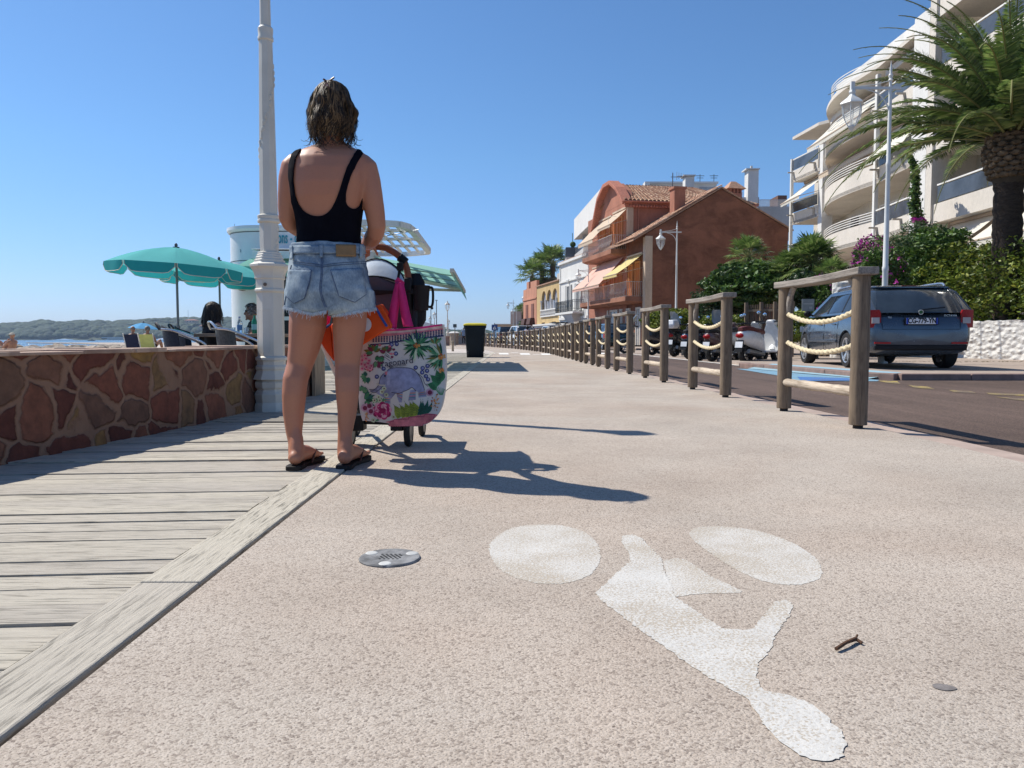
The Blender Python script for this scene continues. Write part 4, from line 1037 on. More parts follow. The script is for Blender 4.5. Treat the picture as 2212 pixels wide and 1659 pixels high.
# white lattice roof reaching out to the path side
GR = M('pergola_white', (.74,.73,.68), .45)
def gp(x, y, z): # point on level z
    d_ = ray(x, y); t_ = (z-CAM_H)/d_[2]; return Vector((d_[0]*t_, d_[1]*t_, z))
zp = P(800, 482, 14.8).z
A_ = P(700, 481, 14.8); B_ = gp(860, 484.5, zp); C_ = gp(893, 500, zp); D_ = gp(925, 541, zp); E_ = gp(905, 546.0, zp); 
xr = lambda y: C_.x + (D_.x-C_.x)*(y-C_.y)/(D_.y-C_.y)
y0p, y1p = A_.y, D_.y
mb = MB(world=True)
def rail(pts, w_=.10, h_=.14):
    for a, b in zip(pts, pts[1:]): mb.bar(a, b, w_, h_)
rail([A_, gp(780,481.5,zp), gp(820,482,zp), B_, gp(880,490,zp), C_, D_, gp(923,545,zp), gp(880,549,zp), (KX1, y1p+.8, zp)], .13, .11)
for f_ in (.22, .52, .80):
    y = y0p + (y1p-y0p)*f_; mb.bar((KX1, y, zp), (xr(y), y, zp), .13, .05)
for i in range(1, 8):
    t_ = i/8; xa = KX1 + (xr(y0p+1)-KX1)*t_; mb.bar((xa, y0p+.1, zp-.0), (xa - .12, y1p+.3, zp), .05, .05)
mb.build('lattice_roof', GR, kk, smooth=False)
mb = MB(world=True); mb.tube([gp(790,518,zp-.1), gp(905,496,zp-.1)], .012, 5); mb.tube([gp(820,500,zp-.1), gp(918,525,zp-.1)], .012, 5); mb.build('bracing_wire', ALU, kk)
# mint awning stretched toward the path
Nn = P(976, 584, 13.7); Ff = P(1003, 630, 18.4); zn = Nn.z
an = Vector((KX1, 13.9, P(800, 548, 13.9).z)); af = Vector((KX1, 18.6, an.z))
an = P(800, 553, 13.9); af = Vector((an.x-.2, 18.6, P(800, 596, 18.6).z))
mb = MB(world=True); awn_sheet(mb, an, af, Ff, Nn, 12, .03); mb.build('awning', AWN, kk)
mb = MB(world=True); mb.bar(Nn, Ff, .07, .07); mb.bar(an, af, .12, .16); mb.bar(an.lerp(Nn, .02)+Vector((0,.4,-.25)), Nn.lerp(Ff, .8)+Vector((0,0,-.03)), .05, .06); mb.bar(P(850, 623, 16), P(1000, 627.5, 17.6), .05, .06); mb.build('awning_frame', M('awning_frame_cream', (.6,.58,.5), .5), kk, smooth=False)
for t_ in (.15, .38, .62, .85):
    a, b = an.lerp(af, t_), Nn.lerp(Ff, t_); mb = MB(world=True); mb.tube([a+Vector((0,0,-.05)), a.lerp(b,.5)+Vector((0,0,-.06)), b+Vector((0,0,-.03))], .012, 5); mb.build('awning_rib', M('awning_rib', (.22,.34,.30), .6), kk)
mb = MB(world=True); rows_ = []
for i in range(25):
    t_ = i/24; p = Nn.lerp(Ff, t_); rows_.append([p, p + Vector((.06,0,-.20 - .02*math.cos(i*PI)))])
mb.loft(rows_, caps=False, closed=False); mb.build('awning_valance', AWN, kk)
# ------------------------------------------------------------ the standing woman, seen from behind
WY = 3.30; PX = F/WY
wo = empty('person', 'standing person seen from behind in black swimsuit, denim shorts and flip-flops', 'person', (-.82, 3.26, 0))
def ring(y, xl, xr, dy, dep, n=28, pw=2.3):
    c = P((xl+xr)/2, y, WY+dy); a = (xr-xl)/2/F*(WY+dy); out = []
    for k in range(n):
        t_ = 2*PI*k/n; ct, st = math.cos(t_), math.sin(t_)
        out.append((c.x + a*math.copysign(abs(ct)**(2/pw), ct), c.y + dep*math.copysign(abs(st)**(2/pw), st), c.z))
    return out
TOR = [(306,692,744,.02,.045),(314,684,752,.02,.055),(322,664,768,.02,.066),(331,640,786,.01,.078),(345,630,795,.0,.092),(370,627,796,-.005,.105),(400,628,793,-.005,.112),(430,633,785,.0,.110),(455,640,779,.01,.105),(480,645,776,.015,.098),(505,647,774,.02,.095),(530,646,776,.02,.098),(560,637,785,.01,.115),(600,630,794,-.01,.13),(640,628,798,-.015,.13),(664,632,794,-.005,.112),(674,652,776,0,.08)]
def pxtube(mb, L, n=14, k=1.0, up=None):
    mb.tube([P(x, y, Y) for x, y, Y, r in L], [r/F*Y*k for x, y, Y, r in L], n)
mb = MB(); mb.loft([ring(*r) for r in TOR])
# shoulder blades and buttocks give the back its relief
for x, y in ((672,372),(754,376)): mb.ball(P(x, y, WY-.062), .05, 12, 8, (1.0,.75,1.45))
LEGL = [(668,640,3.30,43),(665,700,3.30,43),(657,750,3.31,36),(647,791,3.31,29.5),(638,820,3.285,29),(635.5,850,3.28,28),(634,890,3.285,25),(635,930,3.28,19.5),(637.5,957,3.272,16),(638,978,3.262,16.5),(638,996,3.25,15.5)]
LEGR = [(758,640,3.30,40),(755,700,3.30,39),(752,750,3.31,33),(750,791,3.31,28.5),(750,820,3.285,28.5),(750.5,845,3.28,27.5),(750,890,3.285,22.5),(746,930,3.28,17.5),(743.5,952,3.272,15.5),(743,974,3.265,16),(743,992,3.255,15)]
pxtube(mb, LEGL, k=.94); pxtube(mb, LEGR, k=.94)
ARML = [(650,346,3.30,17),(640,350,3.30,22),(632,361,3.30,26),(626,385,3.30,25),(622,418,3.305,22.5),(620.5,448,3.315,21),(620.5,470,3.325,19.5),(627,484,3.35,18),(645,497,3.42,16),(680,513,3.48,13),(709,527,3.53,11.5)]
ARMR = [(772,348,3.30,17),(782,352,3.30,22),(791,363,3.30,26),(798,390,3.30,25),(804,425,3.30,24),(810,460,3.31,22.5),(814,488,3.32,20.5),(811,504,3.345,20),(803,516,3.40,19.5),(796,525,3.46,16),(790,529,3.52,12.5)]
pxtube(mb, ARML, k=.96); pxtube(mb, ARMR, k=.96)
pxtube(mb, [(718,322,3.31,30),(717,306,3.31,24.5),(717,285,3.315,24),(717,255,3.32,24)])
HC = P(717, 240, 3.325); head_mb(mb, HC, (.08, 1, -.05), .10)
hand_mb(mb, P(790, 529, 3.52), (-.25, .85, -.05), (1, .2, 0), .95, .92, -1)
hand_mb(mb, P(713, 531, 3.54), (.55, .8, -.05), (1, -.2, 0), .95, .92, 1)
FEET = []
for xh, yh, sg in ((-.915, 3.225, -1), (-.709, 3.24, 1)):
    q = [(xh, yh, .052), (xh+.002, yh+.045, .062), (xh+.012, yh+.11, .056), (xh+.022, yh+.165, .043), (xh+.028, yh+.195, .036)]
    mb.tube(q, [(.030,.031), (.033,.040), (.036,.034), (.043,.022), (.040,.015)], 14)
    mb.ball((xh, yh-.002, .050), .0335, 12, 8, (.95,1.05,.95))
    mb.tube([(xh, yh+.01, .05), (xh, yh+.022, .09), (xh-.004, yh+.036, .13), (xh-.009, yh+.042, .17)], [.030,.031,.028,.020], 14)
    for i in range(5):
        ox = (-.030, -.013, .003, .018, .032)[i]*sg*-1; ln = (.044,.041,.037,.032,.026)[i]
        mb.tube([(xh+.026+ox, yh+.185, .036), (xh+.028+ox*1.05, yh+.20+ln*.6, .038), (xh+.028+ox*1.08, yh+.195+ln, .031)], [.0115 if i == 0 else .0085, .0115 if i == 0 else .0085, .008], 7)
    FEET.append((xh, yh))
body = remesh_data(mb, .0062, 9)
mesh_obj('body', body, SKIN, wo)
def to_px(p):
    s, c = math.sin(PITCH), math.cos(PITCH); dz = p[2]-CAM_H
    d = p[1]*c - dz*s; u = p[1]*s + dz*c
    return 1106 + F*p[0]/d, 829.5 - F*u/d
def inside(x, y, poly):
    r = False; j = len(poly)-1
    for i in range(len(poly)):
        a, b = poly[i], poly[j]
        if (a[1] > y) != (b[1] > y) and x < (b[0]-a[0])*(y-a[1])/(b[1]-a[1]) + a[0]: r = not r
        j = i
    return r
Z2 = lambda pts: [(548.6 + x*.248, 137.2 + y*.248) for x, y in pts]
Z3 = lambda pts: [(548.6 + x*.3307, 493.7 + y*.3307) for x, y in pts]
SUIT = Z2([(352,733),(385,722),(410,742),(362,830),(345,950),(345,1040),(355,1130),(378,1210),(425,1280),(490,1320),(545,1332),(600,1325),(645,1300),(690,1240),(730,1150),(770,1020),(812,900),(852,825),(880,775),(900,750),(925,750),(950,785),(905,855),(855,955),(818,1055),(800,1140),(800,1200),(815,1240),(850,1262),(895,1264),(925,1240),(945,1165),(1000,1165),(1000,1750),(280,1750),(300,1300),(330,1230),(318,1100),(300,980),(305,880),(325,800)])
mb = MB(); mb.loft([ring(y, a-2.2, b+2.2, dy, dp+.0045) for y, a, b, dy, dp in TOR if y < 600])
pxtube(mb, [(642,342,3.30,25.5),(633,356,3.30,27)]); pxtube(mb, [(780,344,3.30,25.5),(788,356,3.30,27)])
for x, y in ((672,372),(754,376)): mb.ball(P(x, y, WY-.062), .0545, 12, 8, (1.0,.75,1.45))
st = remesh_data(mb, .0048, 3)
import bmesh
bm = bmesh.new(); bm.from_mesh(st); bm.normal_update(); kill = []
for f in bm.faces:
    c = f.calc_center_median(); x, y = to_px(c)
    if f.normal.y < .12:
        ok = inside(x, y, SUIT)
        if x > 790 and y < 470: ok = False
    else:
        ok = y > 395 or (y < 400 and (abs(x-648) < 8 + max(0, (y-350)*.3) or abs(x-768) < 8 + max(0, (y-350)*.3)))
        if x < 626 or x > 796: ok = ok and y > 470
    if y > 545 or y < 316: ok = False
    if not ok: kill.append(f)
bmesh.ops.delete(bm, geom=kill, context='FACES')
# relax the cut edge into a smooth hem
for it in range(6):
    new = {}
    for v in bm.verts:
        be = [e for e in v.link_edges if e.is_boundary]
        if len(be) == 2:
            a, b = be[0].other_vert(v), be[1].other_vert(v); new[v] = v.co*.4 + (a.co+b.co)*.3
    for v, c in new.items(): v.co = c
bm.to_mesh(st); bm.free()
SUITM = M('black_swimsuit', (.004,.004,.008), .9, 0, .2, 10, .15, 300, .001, spec=.08)
so_ = mesh_obj('swimsuit', st, SUITM, wo); md = so_.modifiers.new('s', 'SOLIDIFY'); md.thickness = .0035; md.offset = .6
# small white tag
# ---- denim shorts
t = NT('faded_denim'); v = t.coord()
fade = t.noise(v, 9, 5, .6, .4); weave = t.noise(t.coord((1,1,.25)), 260, 3, .6)
col = t.ramp(fade, [(.32, (.12,.17,.235)), (.5, (.27,.335,.39)), (.68, (.47,.53,.55))])
blot = t.ramp(t.noise(t.coord((1,1,1)), 14, 3, .5, .8), [(.62, 1), (.72, .62)])
col = t.mix(col, blot, .8, 'MULTIPLY'); col = t.mix(col, t.ramp(weave, [(.3, .72), (.7, 1.15)]), .8, 'MULTIPLY')
DEN = t.fin(col, .9, t.bump(t.math('ADD', weave, t.math('MULTIPLY', fade, 2)), .3, .003), spec=.2)
DEND = M('denim_edge', (.085,.12,.20), .9, 0, .3, 60); DENL = M('denim_frayed', (.55,.60,.64), .95, 0, .2, 90)
mb = MB()
SH = [(528,630,784,.02,.114),(545,631,785,.015,.118),(560,629,787,.01,.126),(600,625,795,-.01,.142),(635,620,803,-.02,.148),(660,619,806,-.02,.138),(672,622,804,-.02,.135),(681,650,780,-.01,.125)]
mb.loft([ring(*r, pw=2.4) for r in SH])
mb.tube([P(664,628,3.28), P(662.5,672,3.28), P(664,682,3.28)], [(45/PX,.123), (46/PX,.116), (43/PX,.110)], 22, up=(0,1,0))
mb.tube([P(762,628,3.28), P(764.5,672,3.28), P(763,684,3.28)], [(46/PX,.123), (46.5/PX,.116), (43/PX,.110)], 22, up=(0,1,0))
sh = remesh_data(mb, .0058, 4)
for v_ in sh.vertices:
    p = v_.co; q = mnoise.noise(Vector((p.x*14, p.y*14, p.z*9)))*.0045 + mnoise.noise(Vector((p.x*40, p.y*40, p.z*22)))*.0016
    v_.co = p + v_.normal*q
bm = bmesh.new(); bm.from_mesh(sh)
HEM = lambda x: (664 + (x-611)*.22 if x < 675 else 678 - (x-675)*.18) if x < 710 else (683 - (x-716)*.17)
kill = []
for f in bm.faces:
    x, y = to_px(f.calc_center_median())
    if y > HEM(x) + 1.5*math.sin(x*.7): kill.append(f)
bmesh.ops.delete(bm, geom=kill, context='FACES'); bm.to_mesh(sh); bm.free(); sh.update()
SHV = [tuple(v.co) for v in sh.vertices]; bvh = BVHTree.FromPolygons(SHV, [tuple(p.vertices) for p in sh.polygons])
sho = mesh_obj('shorts', sh, DEN, wo); md = sho.modifiers.new('s', 'SOLIDIFY'); md.thickness = .004; md.offset = -1
def drape(x, y, off=.002, b=None):
    d = Vector(ray(x, y)).normalized(); loc, nn, i, ds = (b or bvh).ray_cast(Vector((0,0,CAM_H)), d, 6)
    k_ = 0
    while loc is None and k_ < 9: x += 1.6 if x < 712 else -1.6; k_ += 1; d = Vector(ray(x, y)).normalized(); loc, nn, i, ds = (b or bvh).ray_cast(Vector((0,0,CAM_H)), d, 6)
    if loc is None: return None
    if nn.dot(d) > 0: nn = -nn
    return loc + (nn*.7 - d*.3)*off
def seam(pts, w_=.0022, mat=DEND, name='seam', off=.0015, k=5):
    q = [drape(a.x, a.y, off) for a in smooth_path([(x, y, 0) for x, y in pts], k)]; q = [p for p in q if p]
    m_ = MB(world=True); m_.tube(q, w_, 5, flat=.5); return m_
def sheet(rows, off, name, mat, nx=14, parent=None, sub=6):
    "rows: list of (left point, right point) in photo pixels"
    m_ = MB(world=True); g = []
    rr_ = []
    for (a, b), (c, d) in zip(rows, rows[1:]):
        for k in range(sub): t_ = k/sub; rr_.append(((a[0]+(c[0]-a[0])*t_, a[1]+(c[1]-a[1])*t_), (b[0]+(d[0]-b[0])*t_, b[1]+(d[1]-b[1])*t_)))
    rr_.append(rows[-1])
    for a, b in rr_:
        line = []
        for i in range(nx):
            t_ = i/(nx-1); line.append(drape(a[0]+(b[0]-a[0])*t_, a[1]+(b[1]-a[1])*t_, off) or (g[-1][i] if g else P(a[0], a[1], 3.2)))
        g.append(line)
    m_.loft(g, caps=False, closed=False); o = m_.build(name, mat, parent or sho)
    md = o.modifiers.new('s', 'SOLIDIFY'); md.thickness = .003; md.offset = -1; return o
wb = sheet([((628.5,531),(786,531)), ((628,549),(787.5,549))], .0055, 'waistband', DEN, 40, sub=4)
ms = seam([(628,549.5),(680,551),(740,551),(787,549)], .0016, off=.007); q_ = seam([(628,534),(700,535),(786,534)], .001, off=.0065); ms.add(q_.v, q_.f); ms.build('waistband_stitching', DEND, sho)
sheet([((725,529),(766,530)), ((726,555.5),(767,556))], .0085, 'leather_patch', M('tan_leather_patch', (.34,.19,.08), .6, 0, .15, 8, .3, 60), 8)
for x in (695, 777): sheet([((x-3.5,529),(x+4,529)), ((x-3,558),(x+3,558))], .0105, 'belt_loop', DEN, 4)
for x in (632.5,): sheet([((x-2,532),(x+3,532)), ((x-2,562),(x+3,562))], .0095, 'belt_loop', DEN, 4)
for dx in (-1.2, 1.2):
    seam(Z3([(445+dx*4,190),(442+dx*4,300),(435+dx*4,400),(455+dx*4,480),(470+dx*4,515)]), .0018, off=.003).build('seam', DEND, sho)
for pts in (Z3([(255,212),(340,222),(442,240)]), Z3([(255,224),(340,234),(442,252)]), Z3([(450,240),(560,225),(735,215)]), Z3([(450,252),(560,238),(738,228)]),
            Z3([(742,215),(765,300),(785,400),(800,490)]), Z3([(246,240),(226,330),(212,430),(200,500)])):
    seam(pts, .0021, off=.002).build('seam', DEND, sho)
for i, pk in enumerate(([(240,272),(378,275),(362,360),(332,455),(266,487),(215,440),(225,350)], [(502,275),(705,263),(720,350),(727,430),(657,480),(556,440),(530,360)])):
    q = Z3(pk)
    po = sheet([(q[0], q[1]), (q[6], q[2]), (q[5], q[3]), (q[4], (q[4][0]+1, q[4][1]))], .0050, 'back_pocket', DEN, 14)
    ctr = (sum(a for a, b in q)/7, sum(b for a, b in q)/7)
    for f_, r_ in ((1.0, .0024), (.93, .0015)):
        pp = [(ctr[0]+(a-ctr[0])*f_, ctr[1]+(b-ctr[1])*f_) for a, b in q]; pp = pp + [pp[0]]
        line = []
        for (a, b) in zip(pp, pp[1:]): line += [(a[0]+(b[0]-a[0])*t_/6, a[1]+(b[1]-a[1])*t_/6) for t_ in range(6)]
        line.append(pp[0]); pts = [drape(x, y, .0062) for x, y in line]; pts = [p for p in pts if p]
        m_ = MB(world=True); m_.tube(pts, r_, 5); m_.build('pocket_stitching', DEND, sho)
# frayed hem: loose white threads
random.seed(9); V = []
for i in range(1300):
    side = random.random() < .5; x = random.uniform(612, 706) if side else random.uniform(716, 813)
    y = HEM(x) - random.uniform(0, 3.5); p = drape(x, y, .003)
    if not p: continue
    l = random.uniform(.004, .013) if random.random() > .03 else random.uniform(.02, .035)
    d_ = Vector((random.uniform(-.7,.7), random.uniform(-.6,.1), -1)).normalized()*l; w_ = Vector((.0007,0,.0004))
    V.append([p-w_, p+w_, p+d_+w_, p+d_-w_])
quads('frayed_hem', [[tuple(a) for a in v] for v in V], DENL, sho, 4, world=True)
# ---- flip-flops
FL = M('black_flip_flop', (.018,.014,.013), .7, 0, .2, 20, .2, 100)
for (xh, yh) in FEET:
    out = []
    for x, y in ((-.030,-.040),(.0,-.048),(.030,-.040),(.036,.0),(.034,.07),(.052,.14),(.072,.19),(.070,.225),(.048,.252),(.015,.255),(-.012,.235),(-.022,.19),(-.028,.13),(-.034,.06),(-.036,0)): out.append((xh+x, yh+y, 0))
    out = closed_path(out, 4); m_ = MB(world=True)
    m_.loft([[(p.x, p.y, z + (.004 if p.y > yh+.18 else 0)) for p in out] for z in (.001, .019)]); fo = m_.build('flip_flop', FL, wo, bevel=.002)
    m_ = MB(world=True)
    toe = Vector((xh+.020, yh+.205, .030))
    for sd in (-1, 1): m_.tube(smooth_path([toe, (xh+.018+sd*.026, yh+.165, .062), (xh+.010+sd*.040, yh+.12, .050), (xh+.006+sd*.040, yh+.085, .015)], 5), .0045, 7)
    m_.tube([toe, toe - Vector((0,0,.02))], .004, 6); m_.build('strap', M('brown_strap', (.06,.025,.02), .5), fo)
# ---- hair
HP = [(177,702,730),(184,693,742),(193,686,748),(206,680,754),(221,675,760),(238,671,764),(258,670,766),(276,671,765),(292,675,761),(306,680,757),(318,685,752)]
def hw(y):
    for (y0, a0, b0), (y1, a1, b1) in zip(HP, HP[1:]):
        if y <= y1:
            t_ = max(0, (y-y0)/(y1-y0)); return a0+(a1-a0)*t_, b0+(b1-b0)*t_
    return HP[-1][1:]
mb = MB(world=True); rings = []
for y, a, b in HP[:9]:
    c = P((a+b)/2, y, 3.31); w_ = (b-a)/2/PX*.93; n_ = 24; dd = w_*1.02
    rings.append([(c.x + w_*math.cos(2*PI*k/n_), c.y + dd*math.sin(2*PI*k/n_)*(1 if math.sin(2*PI*k/n_) < .3 or y < 215 else .55), c.z) for k in range(n_)])
mb.loft(rings); base_hair = mb.build('hair', M('dark_brown_hair_mass', (.022,.014,.009), .6, 0, .4, 20, .6, 30, .01, st=(6,6,.6)), wo)
random.seed(21); V = []
crown = (708, 179)
for i in range(2600):
    th = random.uniform(0, 2*PI); front = math.sin(th) > .45
    y_end = random.gauss(292, 15) if not front else random.uniform(200, 230)
    if math.cos(th)**2 > .5 and not front: y_end += random.uniform(0, 12)
    y_start = random.choice((177, 178, 180, 184, 190)) + random.random()*5 if random.random() < .7 else random.uniform(185, 255)
    seg = 15; ph = random.random()*6; am = random.uniform(.001, .012); fr = random.uniform(3, 9); lift = random.gauss(1.0, .03)
    pts = []
    for j in range(seg+1):
        t_ = j/seg; y = y_start + (y_end-y_start)*t_; a, b = hw(y); c = P((a+b)/2, y, 3.31); w_ = (b-a)/2/PX
        if y < 200: c = c.lerp(P(crown[0]+ (a+b)/2*0 + 8, y, 3.29), .0)
        rr_ = w_*lift*(1 + .05*t_*math.sin(ph) + .17*mnoise.noise(Vector((math.cos(th)*4, math.sin(th)*4, y*.035)))*min(1, (y-176)/30)); wob = am*math.sin(fr*t_*2 + ph)*(1+t_)
        thj = th + wob*6 + .12*math.sin(ph*2)*t_
        cu = max(0, t_-.82)/.18 if y_end > 285 else 0
        p = Vector((c.x + rr_*math.cos(thj), c.y + rr_*1.05*math.sin(thj), c.z))
        if cu:
            ca = cu*2.2*(1 if ph > 3 else -.8); p += Vector((math.cos(th+1.57), math.sin(th+1.57), 0))*.020*math.sin(ca) + Vector((math.cos(th), math.sin(th), 0))*.012*cu*math.sin(ph*3) + Vector((0,0,.010*(1-math.cos(ca))))
        pts.append(p)
    wd = random.uniform(.0010, .0028)
    for j in range(seg):
        d_ = (pts[j+1]-pts[j]); rad = Vector((math.cos(th), math.sin(th), 0)); s_ = d_.cross(rad)
        if s_.length < 1e-9: continue
        s_ = s_.normalized()*wd; f0 = 1 - .7*max(0, j/seg-.6)/.4; f1 = 1 - .7*max(0, (j+1)/seg-.6)/.4
        V.append((pts[j]-s_*f0, pts[j]+s_*f0, pts[j+1]+s_*f1, pts[j+1]-s_*f1))
# connected strands so that each keeps one colour
mb = MB(world=True)
for i in range(0, len(V), 15):
    for v in V[i:i+15]: pass
verts = []; faces = []; HAIR_LT = hairmat('sunlit_blond_hair', (.09,.055,.028), (.20,.13,.065), (.42,.30,.17)); lm = []
k = 0
for i in range(0, len(V) - 14, 15):
    s_ = V[i:i+15]; base = len(verts); lt = 1 if random.random() < (.30 if s_[7][0].x < P(700,200,3.3).x else .08) else 0; lm += [lt]*15  # blond strands crowd the left, painting sunlight into the hair colour
    verts += [tuple(s_[0][0]), tuple(s_[0][1])]
    for j, q in enumerate(s_): verts += [tuple(q[3]), tuple(q[2])]; faces.append((base+2*j, base+2*j+1, base+2*j+3, base+2*j+2))
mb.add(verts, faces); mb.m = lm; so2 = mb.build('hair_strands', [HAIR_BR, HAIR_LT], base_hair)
# wispy curls at the nape
mb = MB(world=True)
random.seed(8)
for i in range(46):
    x = random.choice((random.uniform(668, 690), random.uniform(745, 772), random.uniform(672, 765))); y = random.uniform(285, 298)
    Y = 3.31 - math.sqrt(max(.0005, .0095 - ((x-717)/PX)**2))*random.uniform(.8,1.05); p = P(x, y, Y); pts = [p]; a = random.uniform(-.6, .6); da = random.choice((-1, 1))*random.uniform(.25, .5)
    for j in range(9): a += da*(j*.13); p = p + Vector((math.sin(a)*.007, random.uniform(-.001,.001), -math.cos(a)*.0068)); pts.append(p)
    mb.tube(pts, [.0018*(1-.08*j) for j in range(len(pts))], 4)
mb.build('hair_curls', HAIR_DK, base_hair)
# bleached streaks below the clip
mb = MB(world=True)
for i in range(26):
    x0 = 708 + random.uniform(-4, 5); pts = []
    for j in range(9):
        y = 182 + j*random.uniform(4.0, 5.6); a, b = hw(y); xx = x0 + (i-13)*.35*(j/8) - j*.9; w_ = (b-a)/2; Y = 3.31 - math.sqrt(max(0, 1-((xx-(a+b)/2)/w_)**2))*w_/PX*1.12
        pts.append(P(xx + random.uniform(-.5,.5), y, Y))
    mb.tube(pts, .0011, 4)
mb.build('bleached_streak', M('bleached_hair', (.42,.33,.19), .5), base_hair)
clip = MB(world=True)
for s_ in (-1, 1):
    clip.tube(smooth_path([P(708, 180, 3.27), P(708+s_*6, 173, 3.265), P(708+s_*12+2, 167+4*(s_<0), 3.26)], 4), .0038, 6)
    clip.tube(smooth_path([P(706, 182, 3.24), P(704+s_*4, 186, 3.20), P(706+s_*7, 191, 3.195)], 4), .0028, 6)
clip.tube([P(704, 181, 3.25), P(713, 180, 3.25)], .005, 6)
clip.build('hair_clip', M('tortoiseshell', (.10,.035,.02), .3), wo)
# ------------------------------------------------------------ pushchair
LEA = M('brown_leather', (.20,.065,.03), .5, 0, .15, 12, .35, 120, .002)
HOOD = M('charcoal_hood', (.085,.08,.10), .75, 0, .12, 14, .3, 200, .002); HOODL = M('silver_hood_panel', (.40,.46,.52), .5, 0, .1, 5, .15, 30, .01)
PCX, PCY = -.70, 3.9
pr = empty('pushchair', 'black pushchair with brown leather handle standing in front of the person', 'pushchair', (PCX, PCY, 0))
HY = 3.60
hr = [P(793,533,HY), P(808,532,HY), P(823,533.5,HY), P(842,540,HY), P(858,550,HY), P(871,563,HY), P(879,581,HY), P(882,604,HY)]
hr = hr[2:]; cx_ = -.66
hl = [Vector((2*cx_-p.x, p.y, p.z)) for p in hr]
hp = smooth_path(list(reversed(hl)) + hr, 4)
m_ = MB(world=True); m_.tube(hp, .0155, 14); m_.build('handle', LEA, pr)
# frame side tubes, from the handle down and forward to the front wheels, and rear legs
RX, LX = hr[-1].x, hl[-1].x
zt = hr[-1].z
fr = MB(world=True)
for X in (RX, LX):
    MBf = MB(world=True); MBf.tube(smooth_path([(X, HY, zt+.01), (X+.003, HY+.02, zt-.15), (X, HY+.10, .52)], 5), .017, 10); MBf.tube(smooth_path([(X, HY+.10, .52), (X, HY+.42, .26), (X, HY+.72, .10)], 5), .014, 10)
    MBf.build('side_tube', BLACK, pr)
MB(world=True).box((RX-.018, HY-.02, zt-.055), (RX+.018, HY+.025, zt+.008)).build('joint', BLACK, pr, bevel=.006)
MB(world=True).box((LX-.018, HY-.02, zt-.055), (LX+.018, HY+.025, zt+.008)).build('joint', BLACK, pr, bevel=.006)
def P_(x, y, Y): return P(x, y, Y)
WR = P(883, 965, 3.93); WL = P(756, 968, 3.90)
for X in (RX-.0, LX):
    tx = WR.x if X == RX else WL.x
    m_ = MB(world=True); m_.tube([(X, HY+.10, .54), (tx, 3.90, .12)], .014, 10); m_.build('rear_leg', BLACK, pr)
def wheel(c, r, w_):
    c = Vector(c); m_ = MB(world=True)
    prof = [(r*.72,-w_*.4),(r*.93,-w_*.5),(r,-w_*.25),(r,w_*.25),(r*.93,w_*.5),(r*.72,w_*.4)]
    rings = [[(c.x+z, c.y+q*math.cos(2*PI*k/28), c.z+q*math.sin(2*PI*k/28)) for k in range(28)] for q, z in prof]
    m_.loft(rings, caps=False); o = m_.build('wheel', RUBBER, pr)
    m2 = MB(world=True); m2.loft([[(c.x+z, c.y+q*math.cos(2*PI*k/20), c.z+q*math.sin(2*PI*k/20)) for k in range(20)] for q, z in [(r*.73,-w_*.42),(r*.6,-w_*.2),(r*.2,-w_*.35),(r*.2,w_*.35),(r*.6,w_*.2),(r*.73,w_*.42)]]); m2.build('rim', M('dark_rim', (.04,.04,.045), .4), o)
    return o
wheel((WR.x, 3.93, .085), .085, .032); wheel((WL.x, 3.91, .085), .085, .032)
wheel((P(912,935,4.36).x, 4.36, .075), .075, .030); wheel((LX-.05, 4.36, .075), .075, .030)
m_ = MB(world=True); m_.bar((WL.x+.03, 3.92, .125), (WR.x-.03, 3.92, .118), .018, .018)
m_.box((WR.x-.085, 3.87, .085), (WR.x-.02, 3.97, .160)); m_.box((WL.x+.015, 3.87, .085), (WL.x+.075, 3.97, .165)); m_.build('rear_axle', BLACK, pr, smooth=False, bevel=.005)
m_ = MB(world=True); m_.loft([[(LX+.05,3.86,.19),(RX-.04,3.86,.20),(RX-.04,4.2,.22),(LX+.05,4.2,.22)],[(LX+.02,3.82,.33),(RX-.0,3.82,.34),(RX-.0,4.25,.34),(LX+.02,4.25,.34)]]); m_.build('basket', M('basket_fabric', (.015,.015,.018), .8, 0, .2, 10), pr, bevel=.01)
m_ = MB(world=True); m_.box((RX-.17, 3.84, .165), (RX+.01, 3.90, .195)); m_.build('basket_trim', M('dark_red_fabric', (.22,.02,.03), .8), pr, smooth=False)
